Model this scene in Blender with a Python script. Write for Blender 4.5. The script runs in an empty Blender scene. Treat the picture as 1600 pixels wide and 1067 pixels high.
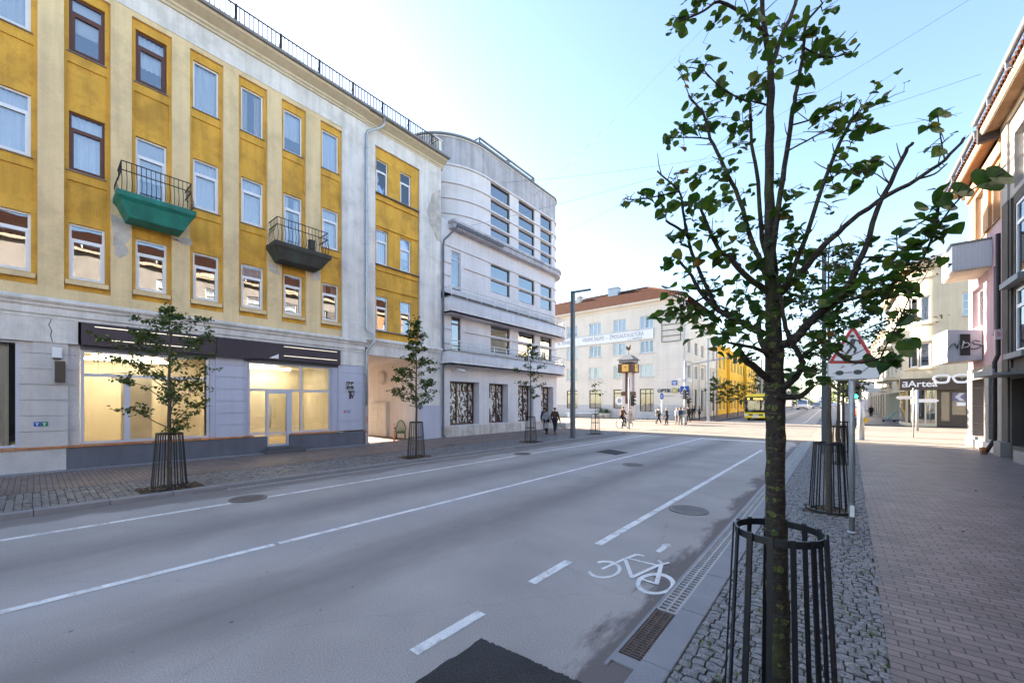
import bpy, bmesh, math, random
from mathutils import Vector, Matrix
R = math.radians
S = bpy.context.scene
COL = S.collection
WL = {}
# ---------------------------------------------------------------- camera
EYE = 1.98; FPX = 615.0; VPX = 1306.0; HZY = 631.0
YAW = math.atan((VPX-800)/FPX); CA, SA = math.cos(YAW), math.sin(YAW)
cam = bpy.data.cameras.new('camera'); camo = bpy.data.objects.new('camera', cam); COL.objects.link(camo)
camo.location = (0, 0, EYE); camo.rotation_euler = (R(90), 0, YAW)
cam.sensor_width = 36; cam.lens = 36*FPX/1600; cam.shift_y = (HZY-533.5)/1600
cam.clip_start = .05; cam.clip_end = 3000
S.camera = camo
# ---------------------------------------------------------------- light
SUN_EL = R(20.5); SUN_DIR = Vector((.996*math.cos(SUN_EL), -.09*math.cos(SUN_EL), -math.sin(SUN_EL)))
W = bpy.data.worlds.new('World'); S.world = W; W.use_nodes = True
nt = W.node_tree; bg = nt.nodes['Background']
sky = nt.nodes.new('ShaderNodeTexSky'); sky.sky_type = 'NISHITA'; sky.sun_disc = False
sky.sun_elevation = SUN_EL; sky.sun_rotation = math.atan2(-.996, .09)
sky.air_density = 1.0; sky.dust_density = .7; sky.ozone_density = 1.2; sky.altitude = 100
nt.links.new(sky.outputs[0], bg.inputs[0]); bg.inputs[1].default_value = .075
sun = bpy.data.lights.new('sun', 'SUN'); sun.energy = 4.6; sun.angle = R(.5); sun.color = (1, .87, .70)
suno = bpy.data.objects.new('sun', sun); COL.objects.link(suno)
suno.rotation_euler = SUN_DIR.to_track_quat('-Z', 'Y').to_euler(); suno.location = (-40, 10, 40)
S.view_settings.view_transform = 'Standard'; S.view_settings.look = 'None'
S.view_settings.exposure = 2.85; S.view_settings.gamma = 1.0; S.view_settings.use_curve_mapping = False
cy = S.cycles
cy.use_denoising = True; cy.max_bounces = 8; cy.diffuse_bounces = 4; cy.glossy_bounces = 4; cy.transmission_bounces = 4
cy.transparent_max_bounces = 16; cy.caustics_reflective = False; cy.caustics_refractive = False; cy.sample_clamp_indirect = 8
# ---------------------------------------------------------------- placement from measured sight lines (onto true planes of the place)
def ray(px, py):
    u = (px-800)/FPX; v = (HZY-py)/FPX
    return Vector((-SA+u*CA, CA+u*SA, v))
def gp(px, py, z=0.):
    d = ray(px, py); t = (z-EYE)/d.z; return Vector((d.x*t, d.y*t, z))
def ax(X, px, py):                      # plane x = X  -> (y, z)
    d = ray(px, py); t = X/d.x; return d.y*t, EYE+d.z*t
def ay(Y, px, py):                      # plane y = Y  -> (x, z)
    d = ray(px, py); t = Y/d.y; return d.x*t, EYE+d.z*t
def dp(px, py, dep):                    # at a depth along the view axis
    d = ray(px, py); return Vector((d.x*dep, d.y*dep, EYE+d.z*dep))
# ---------------------------------------------------------------- materials
MATS = {}
def mat(name, col, rough=.8, var=.12, scale=1.5, fine=.08, fscale=60, streak=0., bump=.15, bscale=90, metal=0., spec=.5, stain=None, stain_amt=0., stain_scale=.6, emit=0., coat=0.):
    m = bpy.data.materials.new(name); m.use_nodes = True; n = m.node_tree.nodes; l = m.node_tree.links
    b = n['Principled BSDF']; b.inputs['Roughness'].default_value = rough; b.inputs['Metallic'].default_value = metal
    b.inputs['Specular IOR Level'].default_value = spec; b.inputs['Coat Weight'].default_value = coat
    g = n.new('ShaderNodeNewGeometry'); pos = g.outputs['Position']
    def noise(sc, det=4, vec=pos, rgh=.55):
        t = n.new('ShaderNodeTexNoise'); t.inputs['Scale'].default_value = sc; t.inputs['Detail'].default_value = det
        t.inputs['Roughness'].default_value = rgh
        l.new(vec, t.inputs['Vector']); return t.outputs['Fac']
    def rmp(fac, lo, hi, a=.3, c=.7):
        r = n.new('ShaderNodeMapRange'); r.inputs[1].default_value = a; r.inputs[2].default_value = c
        r.inputs[3].default_value = lo; r.inputs[4].default_value = hi; l.new(fac, r.inputs[0]); return r.outputs[0]
    def mul(a, b2):
        t = n.new('ShaderNodeMath'); t.operation = 'MULTIPLY'; l.new(a, t.inputs[0]); l.new(b2, t.inputs[1]); return t.outputs[0]
    f = mul(rmp(noise(scale), 1-var, 1+var), rmp(noise(fscale, 3), 1-fine, 1+fine))
    if streak:
        mp = n.new('ShaderNodeMapping'); mp.inputs['Scale'].default_value = (2.2, 2.2, .12); l.new(pos, mp.inputs[0])
        f = mul(f, rmp(noise(1.6, 5, mp.outputs[0], .65), 1-streak, 1.02, .35, .58))
    mx = n.new('ShaderNodeVectorMath'); mx.operation = 'SCALE'; mx.inputs[0].default_value = col[:3]; l.new(f, mx.inputs['Scale'])
    out = mx.outputs[0]
    if stain:
        mm = n.new('ShaderNodeMix'); mm.data_type = 'RGBA'; l.new(out, mm.inputs[6]); mm.inputs[7].default_value = (*stain, 1)
        l.new(rmp(noise(stain_scale, 7, pos, .7), 0, stain_amt, .5, .64), mm.inputs[0]); out = mm.outputs[2]
    l.new(out, b.inputs['Base Color'])
    if bump:
        bp = n.new('ShaderNodeBump'); bp.inputs['Strength'].default_value = bump; bp.inputs['Distance'].default_value = .01
        l.new(noise(bscale, 3), bp.inputs['Height']); l.new(bp.outputs[0], b.inputs['Normal'])
    if emit:
        b.inputs['Emission Color'].default_value = (*col[:3], 1); b.inputs['Emission Strength'].default_value = emit
    MATS[name] = m; return m
def glassmat(name, tint=(.72, .78, .8), refl=.10, rough=.0):
    m = bpy.data.materials.new(name); m.use_nodes = True; n = m.node_tree.nodes; l = m.node_tree.links
    n.remove(n['Principled BSDF']); o = n['Material Output']
    t = n.new('ShaderNodeBsdfTransparent'); t.inputs[0].default_value = (*tint, 1)
    g = n.new('ShaderNodeBsdfGlossy'); g.inputs['Roughness'].default_value = rough; g.inputs[0].default_value = (.96, .97, 1, 1)
    fr = n.new('ShaderNodeFresnel'); fr.inputs['IOR'].default_value = 1.52
    ad = n.new('ShaderNodeMath'); ad.operation = 'ADD'; ad.use_clamp = True; ad.inputs[1].default_value = refl
    l.new(fr.outputs[0], ad.inputs[0])
    tc = n.new('ShaderNodeNewGeometry'); ns = n.new('ShaderNodeTexNoise'); ns.inputs['Scale'].default_value = 1.3; ns.inputs['Detail'].default_value = 1
    l.new(tc.outputs['Position'], ns.inputs['Vector'])
    bp = n.new('ShaderNodeBump'); bp.inputs['Strength'].default_value = .06; bp.inputs['Distance'].default_value = .05
    l.new(ns.outputs['Fac'], bp.inputs['Height']); l.new(bp.outputs[0], g.inputs['Normal'])
    mx = n.new('ShaderNodeMixShader'); l.new(ad.outputs[0], mx.inputs[0]); l.new(t.outputs[0], mx.inputs[1]); l.new(g.outputs[0], mx.inputs[2])
    l.new(mx.outputs[0], o.inputs[0]); MATS[name] = m; return m
def brickmat(name, c1, c2, mortar, bw, bh, joint=.008, rot=0., rough=.7, var=.18, bump=.5, spec=.4, stain=None, stain_amt=0.):
    m = mat(name, c1, rough=rough, bump=0, spec=spec); n = m.node_tree.nodes; l = m.node_tree.links; b = n['Principled BSDF']
    g = n.new('ShaderNodeNewGeometry'); mp = n.new('ShaderNodeMapping'); mp.inputs['Rotation'].default_value = (0, 0, rot)
    l.new(g.outputs['Position'], mp.inputs[0])
    br = n.new('ShaderNodeTexBrick'); br.inputs['Color1'].default_value = (*c1, 1); br.inputs['Color2'].default_value = (*c2, 1); br.inputs['Mortar'].default_value = (*mortar, 1)
    br.inputs['Scale'].default_value = 1; br.inputs['Mortar Size'].default_value = joint/2; br.inputs['Mortar Smooth'].default_value = .25
    br.inputs['Brick Width'].default_value = bw; br.inputs['Row Height'].default_value = bh; br.inputs['Bias'].default_value = 0
    l.new(mp.outputs[0], br.inputs['Vector'])
    ns = n.new('ShaderNodeTexNoise'); ns.inputs['Scale'].default_value = 1.1; ns.inputs['Detail'].default_value = 6; ns.inputs['Roughness'].default_value = .7; l.new(g.outputs['Position'], ns.inputs['Vector'])
    n2 = n.new('ShaderNodeTexNoise'); n2.inputs['Scale'].default_value = 45; n2.inputs['Detail'].default_value = 4; l.new(g.outputs['Position'], n2.inputs['Vector'])
    r = n.new('ShaderNodeMapRange'); r.inputs[1].default_value = .3; r.inputs[2].default_value = .7; r.inputs[3].default_value = 1-var; r.inputs[4].default_value = 1+var; l.new(ns.outputs['Fac'], r.inputs[0])
    r2 = n.new('ShaderNodeMapRange'); r2.inputs[1].default_value = .3; r2.inputs[2].default_value = .7; r2.inputs[3].default_value = .86; r2.inputs[4].default_value = 1.14; l.new(n2.outputs['Fac'], r2.inputs[0])
    mm = n.new('ShaderNodeMath'); mm.operation = 'MULTIPLY'; l.new(r.outputs[0], mm.inputs[0]); l.new(r2.outputs[0], mm.inputs[1])
    sc = n.new('ShaderNodeVectorMath'); sc.operation = 'SCALE'; l.new(br.outputs['Color'], sc.inputs[0]); l.new(mm.outputs[0], sc.inputs['Scale'])
    l.new(sc.outputs[0], b.inputs['Base Color'])
    bp = n.new('ShaderNodeBump'); bp.inputs['Strength'].default_value = bump; bp.inputs['Distance'].default_value = .006; bp.invert = True
    ad = n.new('ShaderNodeMath'); ad.operation = 'MULTIPLY_ADD'; ad.inputs[1].default_value = -.25; l.new(n2.outputs['Fac'], ad.inputs[0]); l.new(br.outputs['Fac'], ad.inputs[2])
    l.new(ad.outputs[0], bp.inputs['Height']); l.new(bp.outputs[0], b.inputs['Normal'])
    return m
# stuccos
YEL = mat('yellow stucco', (.70, .385, .058), .9, .12, 1.1, .10, 45, .18, .35, 90, stain=(.34, .175, .035), stain_amt=.5, stain_scale=.9)
CRM = mat('cream stucco', (.76, .58, .33), .9, .09, 1.0, .08, 45, .10, .35, 90, stain=(.46, .34, .2), stain_amt=.4, stain_scale=.8)
GRYP = mat('pale grey plaster', (.73, .695, .665), .9, .11, 1.1, .10, 45, .16, .35, 90, stain=(.40, .38, .36), stain_amt=.42, stain_scale=.9)
GRAN = mat('grey granite render', (.58, .55, .55), .75, .08, 2, .26, 80, .06, .3, 160)
BLUG = mat('blue grey paint', (.51, .52, .63), .7, .04, 1, .02, 40, .05, .05, 120)
PLIN = mat('dark plinth paint', (.13, .135, .165), .7, .08, 2, .05, 60, .1, .1, 120)
TERR = brickmat('terracotta sill tile', (.42, .15, .07), (.6, .27, .12), (.2, .1, .07), .22, .3, .01, R(90), .6)
WHI = mat('white frame paint', (.80, .81, .84), .4, .03, 2, .02, 40, .04, 0)
BRN = mat('brown frame paint', (.105, .034, .02), .5, .1, 3, .08, 50, .1, .05)
DKM = mat('dark anthracite metal', (.010, .012, .016), .42, .1, 6, .1, 80, 0, .04, 200, spec=.5)
GALV = mat('galvanised steel', (.42, .45, .48), .45, .10, 6, .08, 60, .05, .03, 100, metal=.6)
STEEL = mat('blue grey pole paint', (.105, .125, .15), .45, .08, 4, .04, 60, 0, .02, 100)
TIN = mat('weathered roof tin', (.20, .20, .21), .55, .15, 1, .08, 30, .15, .05, metal=.3)
AUB = mat('aubergine fascia wood', (.034, .023, .036), .5, .18, .7, .15, 30, .0, .15, 40)
AUBP = mat('plain dark fascia panel', (.030, .022, .034), .55, .05, 2, .03, 30)
INTW = mat('cream interior wall', (.84, .775, .64), .9, .05, .7, .02, 30, .03, 0)
INTF = mat('interior floor wood', (.55, .42, .24), .35, .06, 2, .05, 30)
LIT = mat('lit lamp tube', (1, .90, .70), .5, 0, 1, 0, 1, 0, 0, emit=9)
LITW = mat('lit fascia strip', (1, .88, .66), .5, 0, 1, 0, 1, 0, 0, emit=.16)
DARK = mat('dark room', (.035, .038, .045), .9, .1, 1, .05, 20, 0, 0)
GREEN = mat('teal balcony paint', (.012, .20, .155), .65, .2, 2, .15, 40, .25, .25, 60, stain=(.01, .11, .09), stain_amt=.6, stain_scale=2.4)
CONC = mat('old balcony concrete', (.062, .060, .052), .9, .2, 2, .15, 40, .2, .3, 60, stain=(.04, .09, .07), stain_amt=.5, stain_scale=2)
IRON = mat('rusty dark iron', (.028, .020, .019), .7, .2, 6, .15, 60, 0, .1, 120)
LAV = mat('lavender grey render', (.69, .665, .69), .85, .06, .8, .06, 55, .07, .22, 110, stain=(.42, .40, .42), stain_amt=.25, stain_scale=.6)
LAVD = mat('weathered parapet render', (.46, .45, .49), .85, .12, 1.2, .08, 55, .28, .22, 110, stain=(.26, .25, .27), stain_amt=.5, stain_scale=.9)
BEI = mat('beige plaster', (.74, .685, .61), .9, .05, .5, .05, 40, .035, .1, 80, stain=(.55, .48, .41), stain_amt=.22, stain_scale=.35)
BEIG = mat('grey dado plaster', (.55, .53, .54), .9, .08, .8, .05, 40, .1, .1, 80)
MARB = mat('stained marble plinth', (.62, .58, .56), .5, .12, 2.2, .06, 40, .2, .05, 60, stain=(.32, .24, .2), stain_amt=.6, stain_scale=1.6)
YEL2 = mat('bright yellow render', (.86, .52, .05), .9, .05, .5, .04, 30, .08, .05)
CRM2 = mat('warm cream render', (.60, .52, .385), .9, .06, .6, .05, 40, .1, .12, 80)
PINK = mat('pink render', (.42, .285, .31), .9, .06, .9, .06, 50, .1, .2, 100)
ORA = mat('peach render', (.42, .235, .125), .9, .07, .9, .06, 50, .12, .2, 100)
SHDR = mat('shade tinted render', (.085, .072, .062), .9, .15, 1.2, .15, 60, .18, .35, 90)  # lower walls of the right house: street shade put into a dark colour
SUNR = mat('sunlight tinted render', (.33, .30, .275), .9, .1, 1.2, .12, 60, .12, .35, 90)  # same render above the shadow edge, sunlight put into a paler colour
SOFF = mat('peeling orange soffit', (.215, .118, .058), .9, .15, .8, .1, 30, 0, .2, 60, stain=(.34, .22, .11), stain_amt=.85, stain_scale=.7)
CLAD = mat('grey stone cladding', (.22, .205, .20), .55, .08, 1.5, .08, 60, .1, .08, 90)
BLK = mat('black panel', (.018, .017, .018), .35, .1, 2, .05, 30, 0, .02)
BRNP = mat('dark brown panel', (.055, .042, .035), .4, .1, 2, .05, 30, 0, .02)
NAVY = mat('dark navy door', (.03, .045, .065), .4, .08, 2, .04, 40, 0, .02)
SIGW = mat('sign white', (.80, .80, .82), .35, .02, 2, .02, 30, .03, 0)
SIGR = mat('sign red', (.55, .012, .02), .35, .02, 2, .02, 30, 0, 0)
SIGB = mat('sign blue', (.015, .09, .42), .35, .02, 2, .02, 30, 0, 0)
SIGG = mat('sign grey', (.55, .57, .62), .4, .02, 2, .02, 30, 0, 0)
SIGK = mat('sign dark grey figure', (.055, .06, .065), .4, .02, 2, .02, 30, 0, 0)
RUB = mat('black rubber', (.012, .012, .012), .75, .1, 3, .05, 60, 0, .05)
CHAIRG = mat('green plastic', (.10, .17, .075), .45, .05, 3, .03, 40, 0, 0)
ORNG = mat('orange plastic', (.75, .17, .04), .5, .06, 3, .03, 40, 0, 0)
CABW = mat('cream cabinet paint', (.72, .66, .58), .55, .05, 2, .03, 40, .08, 0)
PASS = mat('passage wall plaster', (.84, .77, .71), .9, .05, .9, .04, 40, .08, .1)
CURTB = mat('warm beige curtain', (.62, .52, .42), .9, .08, 3, .05, 90, 0, 0); BLND = mat('pale roller blind', (.74, .74, .72), .8, .03, 3, .02, 90, 0, 0)
CURT = mat('white net curtain', (.86, .88, .90), .9, .05, 3, .04, 90, 0, 0)
PAINT = mat('road paint', (.80, .80, .80), .7, .10, 2.2, .14, 70, 0, .2, 150, stain=(.40, .385, .39), stain_amt=.8, stain_scale=5)
GLASS = glassmat('window glass', (.90, .92, .94), .09)
SHOPG = glassmat('shop glass', (.93, .93, .90), .02)
DGLASS = glassmat('dark window glass', (.30, .36, .42), .22)
MIRG = glassmat('blue mirror glass', (.20, .28, .36), .26)
ROOF = None
# ---------------------------------------------------------------- mesh builder
class MB:
    """collects faces; with a frame (origin, along, outward) coordinates are (u, z, d)"""
    def __init__(s, fr=None): s.v = []; s.f = []; s.mi = []; s.fr = fr; s.sm = []
    def P(s, p):
        if s.fr is None: return Vector(p)
        o, u, n = s.fr; return o+u*p[0]+n*p[2]+Vector((0, 0, p[1]))
    def add(s, vs, fs, m=0, smooth=False):
        b = len(s.v); s.v += [s.P(p) for p in vs]
        for f in fs: s.f.append([b+i for i in f]); s.mi.append(m); s.sm.append(smooth)
    def quad(s, a, b, c, d, m=0): s.add([a, b, c, d], [(0, 1, 2, 3)], m)
    def poly(s, pts, m=0): s.add(pts, [tuple(range(len(pts)))], m)
    def box(s, a0, a1, b0, b1, c0, c1, m=0):
        s.add([(a0, b0, c0), (a1, b0, c0), (a1, b1, c0), (a0, b1, c0), (a0, b0, c1), (a1, b0, c1), (a1, b1, c1), (a0, b1, c1)],
              [(0, 3, 2, 1), (4, 5, 6, 7), (0, 1, 5, 4), (1, 2, 6, 5), (2, 3, 7, 6), (3, 0, 4, 7)], m)
    def bar(s, p, q, w, h=None, m=0, up=Vector((0, 0, 1))):
        h = h or w; p = s.P(p); q = s.P(q); fr = s.fr; s.fr = None
        d = (q-p).normalized()
        if abs(d.dot(up)) > .98: up = Vector((0, 1, 0))
        x = d.cross(up).normalized()*w/2; y = x.cross(d).normalized()*h/2
        vs = [p-x-y, p+x-y, p+x+y, p-x+y, q-x-y, q+x-y, q+x+y, q-x+y]
        s.add(vs, [(0, 3, 2, 1), (4, 5, 6, 7), (0, 1, 5, 4), (1, 2, 6, 5), (2, 3, 7, 6), (3, 0, 4, 7)], m); s.fr = fr
    def tube(s, pts, rad, seg=8, m=0, cap=True, smooth=True):
        pts = [s.P(p) for p in pts]; fr = s.fr; s.fr = None
        if not hasattr(rad, '__len__'): rad = [rad]*len(pts)
        vs = []; x = None
        for i, p in enumerate(pts):
            d = (pts[min(i+1, len(pts)-1)]-pts[max(i-1, 0)]).normalized()
            if x is None: x = d.cross(Vector((0, 0, 1)) if abs(d.z) < .9 else Vector((0, 1, 0))).normalized()
            else:
                x = x-d*x.dot(d); x.normalize()
            y = d.cross(x)
            for k in range(seg):
                a = 2*math.pi*k/seg; vs.append(p+(x*math.cos(a)+y*math.sin(a))*rad[i])
        fs = []
        for i in range(len(pts)-1):
            for k in range(seg):
                a = i*seg+k; b = i*seg+(k+1) % seg; fs.append((a, b, b+seg, a+seg))
        s.add(vs, fs, m, smooth)
        if cap: s.add([vs[k] for k in range(seg)][::-1], [tuple(range(seg))], m); s.add(vs[-seg:], [tuple(range(seg))], m)
        s.fr = fr
    def lathe(s, c, prof, seg=16, m=0, smooth=True):   # profile of (radius, z)
        vs = []; fs = []
        for r, z in prof:
            for k in range(seg):
                a = 2*math.pi*k/seg; vs.append((c[0]+r*math.cos(a), c[1]+r*math.sin(a), c[2]+z))
        for i in range(len(prof)-1):
            for k in range(seg):
                a = i*seg+k; b = i*seg+(k+1) % seg; fs.append((a, b, b+seg, a+seg))
        s.add(vs, fs, m, smooth)
        for i in (() if prof[0] == prof[-1] else (0, len(prof)-1)):
            if prof[i][0] > 1e-4: s.add(vs[i*seg:(i+1)*seg], [tuple(range(seg))], m)
    def prism(s, pts, axis_vec, m=0):                  # flat outline swept along a vector
        pts = [s.P(p) for p in pts]; fr = s.fr; s.fr = None; n = len(pts); q = [p+Vector(axis_vec) for p in pts]
        s.add(pts+q, [tuple(range(n))[::-1], tuple(range(n, 2*n))]+[(i, (i+1) % n, n+(i+1) % n, n+i) for i in range(n)], m); s.fr = fr
    def wall(s, u0, u1, z0, z1, holes, depth, m=0, d=0., mr=None, back=None):
        us = sorted({u0, u1, *[h[0] for h in holes], *[h[1] for h in holes]}); zs = sorted({z0, z1, *[h[2] for h in holes], *[h[3] for h in holes]})
        us = [u for u in us if u0-1e-6 <= u <= u1+1e-6]; zs = [z for z in zs if z0-1e-6 <= z <= z1+1e-6]
        for i in range(len(us)-1):
            for k in range(len(zs)-1):
                uc = (us[i]+us[i+1])/2; zc = (zs[k]+zs[k+1])/2
                if any(h[0] < uc < h[1] and h[2] < zc < h[3] for h in holes): continue
                s.quad((us[i], zs[k], d), (us[i+1], zs[k], d), (us[i+1], zs[k+1], d), (us[i], zs[k+1], d), m)
        for h in holes:
            a, b, c, e = h[:4]; D = d-(h[4] if len(h) > 4 else depth); r = m if mr is None else mr
            s.quad((a, c, d), (a, c, D), (a, e, D), (a, e, d), r); s.quad((b, c, d), (b, c, D), (b, e, D), (b, e, d), r)
            s.quad((a, c, d), (b, c, d), (b, c, D), (a, c, D), r); s.quad((a, e, d), (b, e, d), (b, e, D), (a, e, D), r)
            if back is not None or len(h) > 4: s.quad((a, c, D), (b, c, D), (b, e, D), (a, e, D), m if len(h) > 4 else back)
    def build(s, name, mats, parent=None, bevel=0., norm=True, merge=True):
        me = bpy.data.meshes.new(name)
    
        org = Vector(WL.get(parent.name, (0, 0, 0))) if parent is not None else Vector((0, 0, 0))
        me.from_pydata([tuple(p-org) for p in s.v], [], s.f)
        if not isinstance(mats, (list, tuple)): mats = [mats]
        for m in mats: me.materials.append(m)
        me.polygons.foreach_set('material_index', s.mi); me.polygons.foreach_set('use_smooth', s.sm)
        if norm:
            bm = bmesh.new(); bm.from_mesh(me)
            if merge: bmesh.ops.remove_doubles(bm, verts=bm.verts, dist=1e-5)
            bmesh.ops.recalc_face_normals(bm, faces=bm.faces); bm.to_mesh(me); bm.free()
        me.update()
        o = bpy.data.objects.new(name, me); COL.objects.link(o)
        if parent is not None: o.parent = parent; WL[o.name] = tuple(org)
        if bevel:
            md = o.modifiers.new('bevel', 'BEVEL'); md.width = bevel; md.segments = 2; md.limit_method = 'ANGLE'; md.angle_limit = R(40)
        return o
def thing(name, label, cat, loc=(0, 0, 0), group=None):
    o = bpy.data.objects.new(name, None); COL.objects.link(o); o.location = loc; WL[o.name] = tuple(loc)
    o.empty_display_size = .2
    return tag(o, label, cat, group)
def tag(o, label, cat, group=None):
    o['label'] = label; o['category'] = cat
    if group: o['group'] = group
    return o
def struct(o, kind='structure'): o['kind'] = kind; return o
def dup(root, loc, label=None):
    r = root.copy(); COL.objects.link(r); r.location = loc; WL[r.name] = tuple(loc)
    if label: r['label'] = label
    for ch in list(root.children):
        c = ch.copy(); COL.objects.link(c); c.parent = r
        for g in list(ch.children):
            d = g.copy(); COL.objects.link(d); d.parent = c
    return r
V = Vector
def frame(o, u, n): return (V(o), V(u), V(n))
def text(s, size, o, u, up, m, parent, name='lettering', ext=.01, align='CENTER', sx=1., bold=0.):
    c = bpy.data.curves.new(name, 'FONT'); c.body = s; c.size = size; c.offset = bold; c.extrude = ext; c.align_x = align; c.align_y = 'CENTER'
    t = bpy.data.objects.new(name, c); COL.objects.link(t); u = V(u).normalized(); up = V(up).normalized(); n = u.cross(up)
    bpy.context.view_layer.update()
    me = bpy.data.meshes.new_from_object(t); bpy.data.objects.remove(t)
    org = V(WL.get(parent.name, (0, 0, 0))) if parent is not None else V((0, 0, 0)); o = V(o)
    for v in me.vertices:
        p = v.co; v.co = o+u*p.x*sx+up*p.y+n*p.z-org
    me.materials.clear(); me.materials.append(m)
    ob = bpy.data.objects.new(name, me); COL.objects.link(ob)
    if parent is not None: ob.parent = parent; WL[ob.name] = WL.get(parent.name, (0, 0, 0))
    return ob
rnd = random.Random(7)
def curtain(parent, fr, u0, u1, z0, z1, d, seed=0, m=None):
    mb = MB(fr); r = random.Random(seed); n = max(14, int((u1-u0)/.022)); ph = r.random()*6
    pts = [(u0+(u1-u0)*i/n, d+.022*math.sin(i*1.15+ph)+.01*math.sin(i*.41+ph*2)) for i in range(n+1)]
    for i in range(n):
        a, b = pts[i], pts[i+1]; mb.add([(a[0], z0, a[1]), (b[0], z0, b[1]), (b[0], z1, b[1]), (a[0], z1, a[1])], [(0, 1, 2, 3)], 0, True)
    return mb.build('curtain', m or CURT, parent)
def window(parent, fr, u0, u1, z0, z1, d, m=None, tr=None, mull=(), w=.055, glass=None, sill=None, cur=None, seed=0, sash=False, name='window', bars=(), pane=True, thick=.07):
    """window > pane, sill, curtain ; d = depth of the frame's face behind the wall plane (negative goes in)"""
    m = m or WHI; mb = MB(fr); a, b = d-thick, d
    mb.box(u0, u0+w, z0, z1, a, b); mb.box(u1-w, u1, z0, z1, a, b); mb.box(u0+w, u1-w, z0, z0+w, a, b); mb.box(u0+w, u1-w, z1-w, z1, a, b)
    zt = None
    if tr: zt = z0+(z1-z0)*tr; mb.box(u0+w, u1-w, zt-w*.6, zt+w*.6, a+.002, b-.002)
    for q in mull:
        uc = u0+(u1-u0)*q; mb.box(uc-w*.5, uc+w*.5, z0+w, z1-w, a+.004, b-.004)
    for q in bars:
        zc = z0+(z1-z0)*q; mb.box(u0+w, u1-w, zc-w*.35, zc+w*.35, a+.006, b-.006)
    if sash:   # an inner opening leaf
        t = (zt-w*.6) if zt else z1-w; s2 = w*.75
        mb.box(u0+w, u0+w+s2, z0+w, t, a+.01, b+.012); mb.box(u1-w-s2, u1-w, z0+w, t, a+.01, b+.012)
        mb.box(u0+w+s2, u1-w-s2, z0+w, z0+w+s2, a+.01, b+.012); mb.box(u0+w+s2, u1-w-s2, t-s2, t, a+.01, b+.012)
    o = mb.build(name, m, parent)
    if pane:
        p = MB(fr); e = w*.6; p.box(u0+e, u1-e, z0+e, z1-e, d-thick*.62, d-thick*.5); p.build('pane', glass or GLASS, o)
    if cur:
        zb, md = (z0+w if cur == 1 else z0+(z1-z0)*(1-cur)), seed % 6
        if md == 2:
            k = (u1-u0)*.36; curtain(o, fr, u0+w*.5, u0+k, zb, z1-w*.5, d-thick-.09, seed, CURTB if seed % 4 == 0 else None); curtain(o, fr, u1-k, u1-w*.5, zb, z1-w*.5, d-thick-.09, seed+1, CURTB if seed % 4 == 0 else None)
        elif md == 5:
            q = MB(fr); q.box(u0+w*.5, u1-w*.5, z0+(z1-z0)*.42, z1-w*.5, d-thick-.06, d-thick-.05); q.build('roller_blind', BLND, o)
        else: curtain(o, fr, u0+w*.5, u1-w*.5, zb, z1-w*.5, d-thick-.09, seed)
    if sill:
        s2 = MB(fr); s2.add([(u0-.04, z0-.035, d-.02), (u1+.04, z0-.035, d-.02), (u1+.04, z0-.05, d+sill), (u0-.04, z0-.05, d+sill),
                             (u0-.04, z0-.003, d-.02), (u1+.04, z0-.003, d-.02), (u1+.04, z0-.025, d+sill), (u0-.04, z0-.025, d+sill)],
                            [(0, 1, 2, 3), (4, 5, 6, 7), (0, 1, 5, 4), (1, 2, 6, 5), (2, 3, 7, 6), (3, 0, 4, 7)]); s2.build('sill', TIN, o)
    return o
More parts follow.
